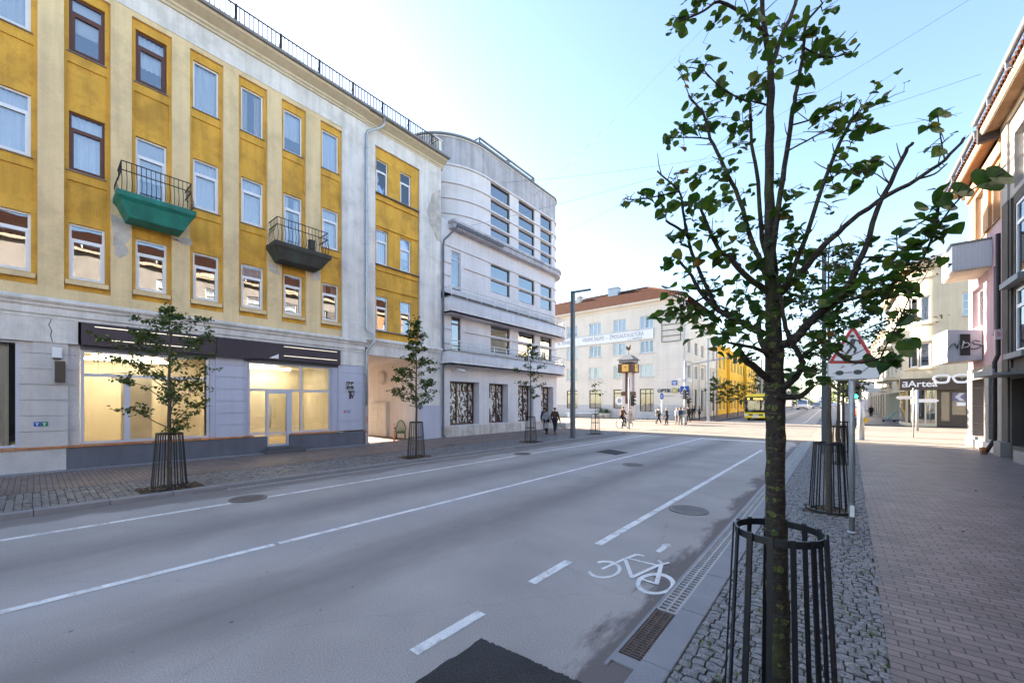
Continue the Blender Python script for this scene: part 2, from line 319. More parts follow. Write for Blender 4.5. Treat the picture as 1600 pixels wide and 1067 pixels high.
# ================================================================ ground, road, pavements
def roadmat():
    m = mat('asphalt', (.385, .355, .340), .78, .14, .6, .34, 90, 0, .45, 170, spec=.45); n = m.node_tree.nodes; l = m.node_tree.links; b = n['Principled BSDF']
    base = b.inputs['Base Color'].links[0].from_socket
    g = n.new('ShaderNodeNewGeometry'); sp = n.new('ShaderNodeSeparateXYZ'); l.new(g.outputs['Position'], sp.inputs[0])
    mp = n.new('ShaderNodeMapping'); mp.inputs['Scale'].default_value = (1.6, .45, 1); l.new(g.outputs['Position'], mp.inputs[0])
    ns = n.new('ShaderNodeTexNoise'); ns.inputs['Scale'].default_value = 1.5; ns.inputs['Detail'].default_value = 8; ns.inputs['Roughness'].default_value = .68; l.new(mp.outputs[0], ns.inputs['Vector'])
    def band(x0, half, soft, wob):      # 1 inside |x-x0| < half, ragged edge
        a = n.new('ShaderNodeMath'); a.operation = 'SUBTRACT'; a.inputs[1].default_value = x0; l.new(sp.outputs[0], a.inputs[0])
        ab = n.new('ShaderNodeMath'); ab.operation = 'ABSOLUTE'; l.new(a.outputs[0], ab.inputs[0])
        w = n.new('ShaderNodeMath'); w.operation = 'MULTIPLY_ADD'; w.inputs[1].default_value = -wob; l.new(ns.outputs['Fac'], w.inputs[0]); l.new(ab.outputs[0], w.inputs[2])
        r = n.new('ShaderNodeMapRange'); r.inputs[1].default_value = half+soft-wob*.5; r.inputs[2].default_value = half-soft-wob*.5; l.new(w.outputs[0], r.inputs[0]); return r.outputs[0]
    def lay(base, fac, col, amt):
        mu = n.new('ShaderNodeMath'); mu.operation = 'MULTIPLY'; mu.inputs[1].default_value = amt; l.new(fac, mu.inputs[0])
        x = n.new('ShaderNodeMix'); x.data_type = 'RGBA'; l.new(base, x.inputs[6]); x.inputs[7].default_value = (*col, 1); l.new(mu.outputs[0], x.inputs[0]); return x.outputs[2]
    c = base
    c = lay(c, band(-4.75, .45, .4, .9), (.19, .175, .172), .7)     # oil band between the wheel tracks
    c = lay(c, band(-8.1, .5, .5, .9), (.17, .16, .165), .65)
    c = lay(c, band(-6.35, .5, .4, .6), (.43, .41, .43), .4)
    c = lay(c, band(-1.3, .34, .07, 1.0), (.115, .093, .093), .85)       # damp dirt along the drain
    c = lay(c, band(-11.5, .75, .12, 1.6), (.16, .135, .135), .7)
    vr = n.new('ShaderNodeTexVoronoi'); vr.inputs['Scale'].default_value = 3.2; l.new(g.outputs['Position'], vr.inputs['Vector'])
    sp2 = n.new('ShaderNodeMapRange'); sp2.inputs[1].default_value = .075; sp2.inputs[2].default_value = .03; l.new(vr.outputs['Distance'], sp2.inputs[0])
    mk = n.new('ShaderNodeMath'); mk.operation = 'MULTIPLY'; l.new(sp2.outputs[0], mk.inputs[0]); l.new(band(-4.9, 1.0, .7, .6), mk.inputs[1])
    c = lay(c, mk.outputs[0], (.035, .033, .036), .75)                     # spots of bitumen
    v2 = n.new('ShaderNodeTexVoronoi'); v2.feature = 'DISTANCE_TO_EDGE'; v2.inputs['Scale'].default_value = .34; v2.inputs['Randomness'].default_value = 1
    wv = n.new('ShaderNodeVectorMath'); wv.operation = 'MULTIPLY_ADD'; wv.inputs[1].default_value = (.5, .5, 0); l.new(ns.outputs['Color'], wv.inputs[0]); l.new(g.outputs['Position'], wv.inputs[2]); l.new(wv.outputs[0], v2.inputs['Vector'])
    ck = n.new('ShaderNodeMapRange'); ck.inputs[1].default_value = .004; ck.inputs[2].default_value = .001; l.new(v2.outputs['Distance'], ck.inputs[0])
    c = lay(c, ck.outputs[0], (.17, .16, .17), .22)                       # hairline cracks
    l.new(c, b.inputs['Base Color']); return m
ASP = roadmat()
FAST = 1
PATCH = mat('new asphalt', (.032, .031, .035), .85, .25, 3, .75, 75, 0, 1, 75)
PAVR = brickmat('brown pavers', (.142, .110, .110), (.218, .164, .158), (.030, .025, .026), .20, .10, .012, 0, .52, .24, .9, .5)
PAVL = brickmat('dull brown pavers', (.20, .150, .132), (.26, .20, .175), (.06, .05, .045), .20, .10, .012, 0, .7, .22, .8)
PLAZ = brickmat('pale plaza pavers', (.25, .21, .175), (.30, .25, .205), (.16, .13, .105), .30, .15, .012, 0, .8, .16, .4)
PLZ2 = brickmat('crossing setts', (.20, .175, .15), (.29, .25, .21), (.15, .12, .1), .12, .10, .014, R(90), .8, .22, .4)
KERB = mat('granite kerb', (.25, .25, .27), .7, .1, 2, .28, 160, 0, .2, 150)
SOIL = mat('dark soil', (.06, .045, .035), .95, .3, 4, .3, 60, 0, .6, 60)
STONE = mat('granite sett', (.195, .188, .194), .55, .32, 11, .55, 85, 0, 1, 60, spec=.6)
MOSS = mat('joint sand and moss', (.055, .052, .045), .95, .3, 3, .3, 50, 0, .5, 60, stain=(.085, .13, .02), stain_amt=.95, stain_scale=3.2)
EARTH = mat('earth', (.16, .15, .13), .95, .2, .02, .1, 4, 0, 0)
GRATE = mat('pale grate', (.40, .38, .38), .6, .1, 4, .12, 80, 0, .1, 100)
VOID = mat('drain void', (.008, .007, .007), .9, 0, 1, 0, 1, 0, 0)
RUST = mat('rusty cast iron', (.085, .055, .042), .7, .25, 8, .2, 90, 0, .2, 100)
MANH = mat('worn cast iron', (.19, .175, .17), .55, .2, 6, .2, 80, 0, .2, 90, metal=.3)
def sheet(name, pts, z, m, kind='structure'):
    mb = MB(); mb.poly([(x, y, z) for x, y in pts]); o = mb.build(name, m, norm=False); struct(o, kind); return o
def rect(x0, x1, y0, y1): return [(x0, y0), (x1, y0), (x1, y1), (x0, y1)]
sheet('ground', rect(-1500, 1500, -1500, 1500), -.30, EARTH)
sheet('road', rect(-11.5, -1.14, -60, 26.3), -.10, ASP)
def zr(y): return -.10 if y < 60 else (-.10+.0135*(y-60) if y < 130 else .845)
def strip_sheet(name, x0, x1, dz, m):
    mb = MB()
    for a, b in ((50.6, 60), (60, 130), (130, 420)): mb.quad((x0, a, zr(a)+dz), (x1, a, zr(a)+dz), (x1, b, zr(b)+dz), (x0, b, zr(b)+dz))
    return struct(mb.build(name, m, norm=False))
strip_sheet('far_road', -10.9, -1.3, 0, ASP)
# the raised crossing of pale pavers and its ramps
mb = MB()
mb.quad((-70, 26.6, -.05), (40, 26.6, -.05), (40, 50.4, -.05), (-70, 50.4, -.05))
mb.quad((-11.5, 26.3, -.10), (-1.1, 26.3, -.10), (-1.1, 26.6, -.05), (-11.5, 26.6, -.05))
mb.quad((-10.9, 50.4, -.05), (-1.3, 50.4, -.05), (-1.3, 50.6, -.10), (-10.9, 50.6, -.10))
struct(mb.build('plaza', PLAZ, norm=False))
sheet('crossing_setts', rect(-11.2, -1.2, 29.5, 47.5), -.046, PLZ2)
sheet('plaza_kerb_strip', rect(-30, -11.5, 50.2, 50.5), -.04, KERB)
# pavements
sheet('pavement_left', rect(-17.9, -13.95, -60, 27.6), 0, PAVL)
sheet('pavement_right', [(-.30, -60), (5.2, -60), (5.2, 26.2), (.80, 26.2), (.25, 1.0)], 0, PAVR)
strip_sheet('far_pavement_left', -15.2, -11.2, .1, PAVL); strip_sheet('far_pavement_right', -1.0, 5.4, .1, PAVR)
sheet('passage_floor', rect(-30, -17.9, 10.2, 13.9), .004, PAVL)
mb = MB()
def kerb(x0, x1, y0, y1, z0=-.2, ln=1.0):
    y = y0
    while y < y1-.01:
        b = .006; mb.box(x0+rnd.uniform(0, .004), x1, y+b/2, min(y+ln, y1)-b/2, z0, .0+rnd.uniform(-.003, .004)); y += ln
kerb(-1.17, -.945, -6, 26.3); kerb(-11.76, -11.5, -8, 26.3); 
struct(mb.build('kerb', KERB, bevel=.012))
def setts(name, y0, y1, xl, xr, cell, holes=(), nsub=2, seed=1):
    r = random.Random(seed); mb = MB(); y = y0; k = 0
    while y < y1:
        h = cell*r.uniform(.85, 1.12); x = xl+r.uniform(-.06, 0); xe = xr(y) if callable(xr) else xr
        while x < xe-.02:
            w = min(cell*r.uniform(.85, 1.45), xe-x); g = .0065
            cx, cyy = x+w/2, y+h/2
            if not any(abs(cx-hx) < hr+w/2 and abs(cyy-hy) < hr+h/2 for hx, hy, hr in holes) and w > .035:
                z = r.uniform(-.003, .005); a = (max(x, xl)+g, y+g); c = (x+w-g, y+h-g); n = nsub
                tx, ty = r.uniform(-.05, .05), r.uniform(-.055, .055); vs = []; fs = []
                sk = r.uniform(-.006, .006)
                for j in range(n+1):
                    for i in range(n+1):
                        u, v = i/n, j/n; ed = (i in (0, n)) or (j in (0, n)); co = (i in (0, n)) and (j in (0, n))
                        px = a[0]+(c[0]-a[0])*u+(sk if j == 0 else 0)+r.uniform(-.003, .003); py = a[1]+(c[1]-a[1])*v+sk*(u-.5)+r.uniform(-.003, .003)
                        pz = z+(u-.5)*tx*w*4*.5+(v-.5)*ty*h*4*.5+r.uniform(-.004, .004)-(.006 if ed else 0)-(.004 if co else 0)
                        vs.append((px, py, pz))
                for j in range(n):
                    for i in range(n): q = j*(n+1)+i; fs.append((q, q+1, q+n+2, q+n+1))
                ring = [i for i in range(n+1)]+[(j+1)*(n+1)-1 for j in range(1, n+1)]+[n*(n+1)+i for i in range(n-1, -1, -1)]+[j*(n+1) for j in range(n-1, 0, -1)]
                b0 = len(vs)
                for q in ring: p = vs[q]; vs.append((p[0], p[1], -.05))
                for t in range(len(ring)): t2 = (t+1) % len(ring); fs.append((ring[t2], ring[t], b0+t, b0+t2))
                mb.add(vs, fs, 0, False)
            x += w
        y += h
    return struct(mb.build(name, STONE, norm=False))
sheet('sett_bed_right', [(-.95, -6), (.30, -6), (.25, 1.0), (.80, 26.3), (-.95, 26.3)], -.017, MOSS)
sheet('sett_bed_left', rect(-13.96, -11.75, -8, 26.5), -.017, MOSS)
TR = [(-.26, 2.77), (-.10, 9.42), (.07, 17.0), (.24, 21.3)]
TL = [(-12.15, 2.04), (-12.08, 9.06), (-12.36, 16.56), (-12.23, 23.5)]
setts('sett_paving_right', 1.6, 26.2, -.94, lambda y: .245+.0215*y, .088, [(x, y, .34) for x, y in TR], 3, 3)
setts('sett_paving_left', -2.5, 26.4, -13.94, -11.77, .12, [(x, y, .5) for x, y in TL], 2, 4)
for x, y in TR: sheet('tree_pit_soil', rect(x-.36, x+.36, y-.36, y+.36), -.010, SOIL)
for x, y in TL: sheet('tree_pit_soil', rect(x-.52, x+.52, y-.52, y+.52), -.008, SOIL)
# light strip of granite at the foot of the yellow house, slabs by the road
mb = MB(); y = -6.
while y < 10.3: mb.box(-17.9, -17.42, y+.004, y+.996, -.02, .022); y += 1
struct(mb.build('paving_strip', KERB, bevel=.006))
# slotted drain by the right kerb
mb = MB(); fr = None
y = 4.02; zt = -.088
def hq(x0, x1, y0, y1, z, m): mb.quad((x0, y0, z), (x1, y0, z), (x1, y1, z), (x0, y1, z), m)
k = 0
mb.box(-1.435, -1.405, 2.9, 26.2, -.2, zt, 1)
hq(-1.42, -1.16, 2.9, 26.2, -.16, 2)
while y < 26.0:
    p = .074 if y < 14 else .148
    mb.box(-1.405, -1.171, y, y+p*.32, -.105, zt, 0)
    for x0, x1 in ((-1.405, -1.39), (-1.322, -1.300), (-1.236, -1.171)): mb.box(x0, x1, y+p*.32, y+p, -.105, zt, 0)
    y += p
mb.box(-1.405, -1.171, 2.98, 3.10, -.2, zt, 1)
struct(mb.build('drain_channel', [GRATE, KERB, VOID], norm=False))
mb = MB(); y = 3.12
while y < 3.99: mb.box(-1.40, -1.175, y, y+.017, -.12, zt-.004); y += .041
for x in (-1.385, -1.315, -1.245): mb.box(x-.009, x+.009, 3.12, 4.0, -.115, zt-.003)
tag(mb.build('drain_grate', RUST), 'rusty cast iron bar grate at the near end of the slotted drain', 'drain grate')
mb = MB(); y = 3.0
while y < 14:
    mb.box(-11.48, -11.33, y, y+.05, -.12, -.09, 0); mb.box(-11.48, -11.45, y+.05, y+.1, -.12, -.09, 0); mb.box(-11.36, -11.33, y+.05, y+.1, -.12, -.09, 0); y += .1
struct(mb.build('gutter_drain', [GRATE], norm=False))
# ---- road markings
mk = MB(); ZM = -.096
def strip(pts, w, z=ZM):
    for i in range(len(pts)-1):
        p = V((pts[i][0], pts[i][1], z)); q = V((pts[i+1][0], pts[i+1][1], z)); d = (q-p).normalized(); s = V((-d.y, d.x, 0))*w/2
        dz = V((0, 0, .0003*i)); mk.quad(p-s+dz, q-s+dz, q+s+dz, p+s+dz)
strip([(-2.73, 2.02), (-2.73, 2.84)], .115); strip([(-2.73, 3.68), (-2.73, 4.50)], .115); strip([(-2.72, 5.31), (-2.58, 20.9)], .12)
strip([(-6.52, -8), (-6.42, 2.26)], .12); strip([(-6.42, 2.33), (-6.27, 26.2)], .12)
strip([(-9.95, -8), (-9.78, 2.62)], .13); strip([(-9.80, 3.25), (-9.86, 12.2)], .13); strip([(-9.86, 12.9), (-9.70, 26.2)], .13)
strip([(-6.1, 25.55), (-2.4, 25.35)], .40)
for x in (-6.1, -2.7):
    for a, b in ((51.2, 60), (60, 130), (130, 300)): mk.quad((x-.06, a, zr(a)+.005), (x+.06, a, zr(a)+.005), (x+.06, b, zr(b)+.005), (x-.06, b, zr(b)+.005))
struct(mk.build('road_marking', PAINT, norm=False))
mk = MB(); zz = lambda x, y: gp(900+x/4.32, 820+y/4.32, -.1)
def pxs(pts, w): strip([tuple(zz(*p)[:2]) for p in pts], w, ZM)
def ring(cx, cyy, rx, ry, w, a0, a1, tilt=0):
    n = 40; o = []; i2 = []
    for k in range(n+1):
        a = R(a0+(a1-a0)*k/n)
        for lst, f in ((o, 1), (i2, w)):
            x, y = rx*f*math.cos(a), ry*f*math.sin(a); p = zz(cx+x*math.cos(tilt)-y*math.sin(tilt), cyy+x*math.sin(tilt)+y*math.cos(tilt)); lst.append((p.x, p.y, ZM))
    for k in range(n): mk.quad(o[k], o[k+1], i2[k+1], i2[k])
ring(537, 397, 135, 73, .76, 0, 360); ring(190, 301, 117, 60, .78, -115, 172, -.05)
ZM = -.0955
for pts, w in (([(175, 298), (322, 232)], .042), ([(318, 234), (412, 200), (460, 211)], .05), ([(332, 232), (378, 360)], .05), ([(345, 226), (556, 276)], .048),
               ([(372, 358), (565, 270)], .05), ([(578, 262), (542, 404)], .05), ([(420, 362), (545, 402)], .04), ([(560, 243), (585, 268), (628, 258)], .05)): pxs(pts, w); ZM += .001
ZM = -.0955
a = [zz(*p) for p in ((535, 180), (573, 187), (622, 147), (584, 137))]; mk.poly([(p.x, p.y, ZM) for p in a])
a = [zz(*p) for p in ((572, 132), (645, 148), (632, 124))]; mk.poly([(p.x, p.y, ZM+.0004) for p in a])
struct(mk.build('bicycle_lane_marking', PAINT, norm=False))
mb = MB(); r = random.Random(5); pts = []
for (x0, y0), (x1, y1) in (((-2.45, -2), (-2.42, 2.52)), ((-2.42, 2.52), (-1.42, 2.60)), ((-1.42, 2.60), (-1.40, -2))):
    for k in range(60): t = k/60; pts.append((x0+(x1-x0)*t+r.uniform(-.012, .012), y0+(y1-y0)*t+r.uniform(-.012, .012), -.093))
mb.poly(pts); struct(mb.build('asphalt_patch', PATCH, norm=False))
sheet('asphalt_repair', [tuple(gp(*p, -.1)[:2]) for p in ((930, 706), (952, 702), (983, 707), (962, 711))], -.095, PATCH)
# ---- covers
def manhole(x, y, z, rad, label, group='manhole covers in the street'):
    t = thing('manhole_cover', label, 'manhole cover', (x, y, z), group)
    mb = MB(); mb.lathe((x, y, z), [(rad*.86, .001), (rad*.86, .012), (rad, .012), (rad, .0)], 40); mb.build('rim', MANH, t)
    mb = MB(); mb.lathe((x, y, z), [(0, .006), (rad*.83, .006), (rad*.83, -.01)], 40, smooth=False)
    for i in range(-6, 7):
        for j in range(-6, 7):
            cx, cyy = i*rad*.125, j*rad*.125
            if math.hypot(cx, cyy) < rad*.78: s2 = rad*.035; mb.box(x+cx-s2, x+cx+s2, y+cyy-s2, y+cyy+s2, z+.005, z+.011)
    mb.build('lid', MANH, t)
p = gp(1076, 797, -.1); manhole(p.x, p.y, -.098, .36, 'round iron manhole cover in the bicycle lane beside the slotted drain')
p = gp(388, 779, -.1); manhole(p.x, p.y, -.098, .36, 'round iron manhole cover in a gap of the white line on the far side')
p = gp(989, 726, -.1); manhole(p.x, p.y, -.098, .36, 'round iron manhole cover in the middle lane right of the centre line')
p = gp(816, 709, -.1); manhole(p.x, p.y, -.098, .36, 'round iron manhole cover near the far kerb by the lamp post')
p = gp(704, 695, 0); manhole(p.x, p.y, .002, .33, 'round iron cover in the far pavement beside the passage')
# ---- litter round the tree pits, moss tufts between the setts
LITTER = None
def scatter_leaves(name, spots, n, size, m, seed, kind='stuff', zb=.004):
    r = random.Random(seed); mb = MB()
    for _ in range(n):
        x, y, rad = r.choice(spots); a = r.uniform(0, 6.28); d = rad*math.sqrt(r.random()); c = V((x+d*math.cos(a), y+d*math.sin(a), zb+r.uniform(0, .012)))
        a = r.uniform(0, 6.28); u = V((math.cos(a), math.sin(a), r.uniform(-.4, .4))); v = V((-math.sin(a), math.cos(a), r.uniform(-.5, .5))); s2 = size*r.uniform(.6, 1.25)
        mb.add([c-u*s2, c-u*s2*.3+v*s2*.6, c+u*s2*.6+v*s2*.4, c+u*s2, c+u*s2*.6-v*s2*.4+V((0, 0, s2*.3)), c-u*s2*.3-v*s2*.6], [(0, 1, 2, 3), (0, 3, 4, 5)])
    return struct(mb.build(name, m, norm=False), kind)
def leafmat(name, cols, trans=.35, rough=.45, spec=.4):
    m = bpy.data.materials.new(name); m.use_nodes = True; n = m.node_tree.nodes; l = m.node_tree.links; b = n['Principled BSDF']
    g = n.new('ShaderNodeNewGeometry'); rp = n.new('ShaderNodeValToRGB'); l.new(g.outputs['Random Per Island'], rp.inputs[0])
    e = rp.color_ramp.elements
    for i, (p, c) in enumerate(cols):
        if i < 2: e[i].position = p; e[i].color = (*c, 1)
        else: q = e.new(p); q.color = (*c, 1)
    ns = n.new('ShaderNodeTexNoise'); ns.inputs['Scale'].default_value = 28; ns.inputs['Detail'].default_value = 3; l.new(g.outputs['Position'], ns.inputs['Vector'])
    r = n.new('ShaderNodeMapRange'); r.inputs[1].default_value = .3; r.inputs[2].default_value = .7; r.inputs[3].default_value = .75; r.inputs[4].default_value = 1.3; l.new(ns.outputs['Fac'], r.inputs[0])
    sc = n.new('ShaderNodeVectorMath'); sc.operation = 'SCALE'; l.new(rp.outputs[0], sc.inputs[0]); l.new(r.outputs[0], sc.inputs['Scale'])
    l.new(sc.outputs[0], b.inputs['Base Color']); b.inputs['Roughness'].default_value = rough; b.inputs['Specular IOR Level'].default_value = spec
    t = n.new('ShaderNodeBsdfTranslucent'); s2 = n.new('ShaderNodeVectorMath'); s2.operation = 'MULTIPLY'; s2.inputs[1].default_value = (1.3, 1.5, .5); l.new(sc.outputs[0], s2.inputs[0]); l.new(s2.outputs[0], t.inputs[0])
    mx = n.new('ShaderNodeMixShader'); mx.inputs[0].default_value = trans; o = n['Material Output']
    l.new(b.outputs[0], mx.inputs[1]); l.new(t.outputs[0], mx.inputs[2]); l.new(mx.outputs[0], o.inputs[0]); return m
DRYL = leafmat('fallen leaf', [(0, (.20, .09, .03)), (1, (.32, .19, .06)), (.5, (.12, .055, .025))], .1)
MOSL = leafmat('moss blade', [(0, (.09, .13, .02)), (1, (.16, .19, .03))], .2)
scatter_leaves('fallen_leaves', [(x, y, .6) for x, y in TL], 420, .035, DRYL, 2)
scatter_leaves('fallen_leaves', [(x, y, .33) for x, y in TR[1:]], 90, .028, DRYL, 3)
ms = [(rnd.uniform(-.85, .3), 2.5+rnd.random()**1.5*7, .06) for _ in range(70)]
scatter_leaves('moss', ms, 900, .010, MOSL, 4)

mb = MB()
for x0, x1 in ((-11.2, -10.9), (-1.3, -1.0)):
    for a, b in ((50.6, 60), (60, 130), (130, 420)):
        c = [(x, y, zr(y)+dz) for x, y in ((x0, a), (x1, a), (x1, b), (x0, b)) for dz in (-.15, .112)]
        mb.add(c, [(1, 3, 5, 7), (0, 2, 3, 1), (4, 6, 7, 5)])
struct(mb.build('far_kerb', KERB, norm=False))

scatter_leaves('fallen_leaves', [(rnd.uniform(.4, 4.8), rnd.uniform(2, 24), .3) for _ in range(30)]+[(-1.5, rnd.uniform(3, 20), .12) for _ in range(12)], 75, .022, DRYL, 8)
GUM = mat('old gum spot', (.10, .085, .085), .8, .1, 3, 0, 1, 0, 0)
mb = MB(); r = random.Random(12)
for k in range(150):
    x, y = r.uniform(.5, 4.8), r.uniform(2.2, 25); s2 = r.uniform(.008, .022); mb.add([(x+s2*r.uniform(.7, 1.1)*math.cos(6.283*q/7), y+s2*r.uniform(.7, 1.1)*math.sin(6.283*q/7), .003+k*1e-6) for q in range(7)], [tuple(range(7))])
struct(mb.build('gum_spots', GUM, norm=False), 'stuff')

BAND = brickmat('reddish paver band', (.21, .12, .10), (.26, .155, .125), (.13, .09, .075), .2, .1, .01, 0, .8, .16, .4)
for x0, x1, y0, y1 in ((-40, -11.6, 29.0, 29.6), (-40, -11.6, 38.0, 38.5), (-1.0, 12, 33.2, 33.7), (-1.0, 12, 41.0, 41.5), (-40, -11.6, 47.6, 48.2), (-15.2, -11.6, 48.6, 50.1)): sheet('paver_band', rect(x0, x1, y0, y1), -.045, BAND)
# ================================================================ yellow corner house with shops (left)
XL = -17.85; FL = frame((XL, 0, 0), (0, 1, 0), (1, 0, 0))
yb = thing('apartment_building', 'long yellow and cream apartment house with two balconies above lit empty shops', 'building', (XL-6, 4, 0))
cols = [(-3.85, -3.08), (-2.33, -1.56), (-.80, -.05), (.68, 1.44), (2.15, 2.94), (3.66, 4.43), (5.15, 5.92), (6.68, 7.43), (8.28, 9.05)]
rec = [(a-.10, b+.12) for a, b in cols]
rows = [(5.78, 7.48), (9.10, 10.88), (12.70, 14.42)]
wing_w = [(11.02, 11.70), (12.45, 13.14)]
BALC = {(4, 1), (7, 1)}
yw = MB(FL)
holes = []
for i, (a, b) in enumerate(cols):
    for k, (z0, z1) in enumerate(rows): holes.append((a, b, 8.55 if (i, k) in BALC else z0, z1))
for i, (a, b) in enumerate(cols):
    for k, (z0, z1) in enumerate([(7.86, 8.78), (11.12, 12.36)]):
        if (i, k) not in {(4, 0), (7, 0)}: holes.append((rec[i][0]+.07, rec[i][1]-.07, z0, z1, .045))
yw.wall(-6, 10.3, 5.1, 15.0, holes, .14, 0, -.09)
whole = [(x0, x1, z0, z1) for x0, x1 in wing_w for z0, z1 in ((5.72, 7.48), (9.10, 10.88), (12.70, 14.42))]
yw.wall(10.9, 13.62, 5.1, 15.0, whole, .14, 0, -.12)
for z in (7.95, 11.1): yw.box(10.95, 13.55, z-.11, z-.02, -.13, -.04)
for z in (8.78, 12.35): yw.box(10.95, 13.55, z-.02, z+.07, -.13, -.04)
yw.build('yellow_wall', YEL, yb)
pl = MB(FL)
edges = [-6]+[x for r2 in rec for x in r2]
for i in range(0, len(edges)-1, 2): pl.box(edges[i], edges[i+1], 5.1, 14.9, -.10, .0)
for a, b in rec: pl.box(a, b, 14.72, 14.9, -.1, 0)
pl.box(-6, 9.5, 5.1, 5.42, -.1, -.002); pl.build('pilaster', CRM, yb)
gp2 = MB(FL)
gp2.box(rec[-1][1], 10.35, 5.1, 14.9, -.1, .03); gp2.box(-6, 10.35, 14.9, 16.0, -.1, .02)
gp2.box(10.35, 10.9, 5.1, 16.0, -.1, 0); gp2.box(13.62, 15.15, 5.1, 16.0, -.1, 0); gp2.box(10.9, 13.62, 14.98, 16.0, -.1, 0); gp2.box(10.9, 13.62, 5.1, 5.28, -.1, 0)
# ground floor piers of the wing, lintel over the passage, inner core
gp2.box(10.3, 10.52, 0, 4.45, -.3, .0); gp2.box(13.66, 15.15, 1.9, 5.1, -.3, 0); gp2.box(10.52, 13.66, 4.42, 5.1, -.3, 0)
gp2.box(-6, .86, 3.785, 4.5, -.3, .04); gp2.box(9.0, 10.3, 3.82, 4.5, -.3, .02)
gp2.build('grey_wall', GRYP, yb)
gb = MB(FL); gb.box(13.66, 15.15, .0, 1.9, -.3, .02); gb.build('wall_base', BLUG, yb)
# moulded ledge over the shops and crowning cornice, swept profiles
def profile(mb, u0, u1, prof, m=0):   # prof of (d, z)
    n = len(prof); vs = [(u0, z, d) for d, z in prof]+[(u1, z, d) for d, z in prof]
    mb.add(vs, [(i, i+1, n+i+1, n+i) for i in range(n-1)]+[tuple(range(n)), tuple(range(n, 2*n))], m)
lg = MB(FL)
lp = [(-.1, 4.48), (.06, 4.48), (.06, 4.56), (.10, 4.60), (.10, 4.78), (.16, 4.84), (.16, 4.88), (.24, 4.96), (.24, 5.02), (.20, 5.06), (-.1, 5.14)]
profile(lg, -6, 10.28, lp); profile(lg, 10.28, 15.15, [(d-.05, z+.15 if z > 4.7 else z+.3) for d, z in lp]); lg.build('ledge', GRYP, yb)
co = MB(FL)
cp = [(-.1, 15.72), (.08, 15.72), (.08, 15.80), (.14, 15.84), (.14, 15.92), (.34, 16.02), (.46, 16.08), (.50, 16.16), (-.1, 16.16)]
profile(co, -6, 10.3, cp); profile(co, 10.3, 15.3, [(d-.06, z+.0) for d, z in cp]); co.build('cornice', CRM2, yb)
rf = MB(FL); profile(rf, -6, 15.35, [(-12, 17.6), (-.1, 16.2), (.5, 16.165), (.60, 16.17), (.62, 16.26), (.56, 16.26), (.5, 16.24), (-12, 18)]); rf.build('roof', TIN, yb)
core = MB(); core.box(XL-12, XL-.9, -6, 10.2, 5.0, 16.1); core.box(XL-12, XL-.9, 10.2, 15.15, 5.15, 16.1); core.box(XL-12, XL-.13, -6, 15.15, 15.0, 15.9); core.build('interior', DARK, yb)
rw = MB(); rw.box(XL-12.2, XL-12.0, -6, 10.2, 0, 5.0); rw.build('rear_wall', GRYP, yb); rw = MB(); rw.box(XL-12, XL-.3, -6.2, -6, 0, 16.1); rw.build('end_wall', GRYP, yb)
ew = MB(); ew.box(XL-12, XL-.05, 15.0, 15.16, 0, 16.1); ew.build('end_wall', GRYP, yb)
# roof railing, one part
rl = MB(FL)
for u in [x*.155 for x in range(-38, 95)]:
    if u < 14.6: rl.bar((u, 16.2, .42), (u, 16.98, .42), .026)
u = -6.
while u < 14.7: rl.bar((u, 16.2, .42), (u, 17.02, .42), .055); rl.bar((u, 16.9, .42), (u, 16.25, -.1), .02); u += 1.55
for z in (16.97, 16.36): rl.bar((-6, z, .42), (14.6, z, .42), .04)
rl.bar((14.6, 16.97, .42), (14.6, 16.97, -1.2), .03)
for k in range(9): rl.bar((14.6, 16.2, .42-.18*k), (14.6, 16.98, .42-.18*k), .018)
rl.build('roof_railing', IRON, yb)
pr = MB(FL); pr.box(14.72, 15.1, 16.1, 17.25, -.5, .1); pr.box(14.66, 15.16, 17.25, 17.32, -.55, .15); pr.bar((14.9, 17.3, -.2), (14.9, 17.75, -.2), .03); pr.build('parapet_pier', GRYP, yb)
vt = MB(FL); vt.lathe((0, 0, 0), [(.0, 0)]) if 0 else None
vt.box(4.95, 5.25, 16.3, 16.62, -.3, .1); vt.build('roof_vent', TIN, yb)
# windows
r = random.Random(11)
for i, (a, b) in enumerate(cols):
    for k, (z0, z1) in enumerate(rows):
        brown = (i in (3, 4)) and k == 2
        old = i == 3 and k == 1
        if (i, k) in BALC:
            w = window(yb, FL, a, b, 8.57, z1, -.17, WHI, tr=.74, w=.06, cur=1, seed=i*7+k, sash=True, name='balcony_door'); continue
        tr = .72 if k < 2 or brown or i < 4 else None
        w = window(yb, FL, a, b, z0, z1, -.16, BRN if brown or old else WHI, tr=tr, w=.075 if brown else .058,
                   cur=r.choice((1, 1, .97, .62, 1)) if k else r.choice((None, None, .35)), seed=i*7+k, sash=bool(tr), sill=.12)
    sl = MB(FL); sl.box(a-.08, b+.08, 5.60, 5.735, -.1, .035); sl.build('window_ledge', CRM, yb)
for x0, x1 in wing_w:
    for k, (z0, z1) in enumerate(((5.72, 7.48), (9.10, 10.88), (12.70, 14.42))):
        window(yb, FL, x0, x1, z0, z1, -.2, WHI, tr=.68, w=.055, cur=1 if k == 1 else None, seed=int(x0*9)+k, sash=True)
for z in (5.70, 9.07, 12.67):
    s2 = MB(FL); s2.box(10.92, 13.6, z-.04, z, -.15, .03); s2.build('sill', TIN, yb)
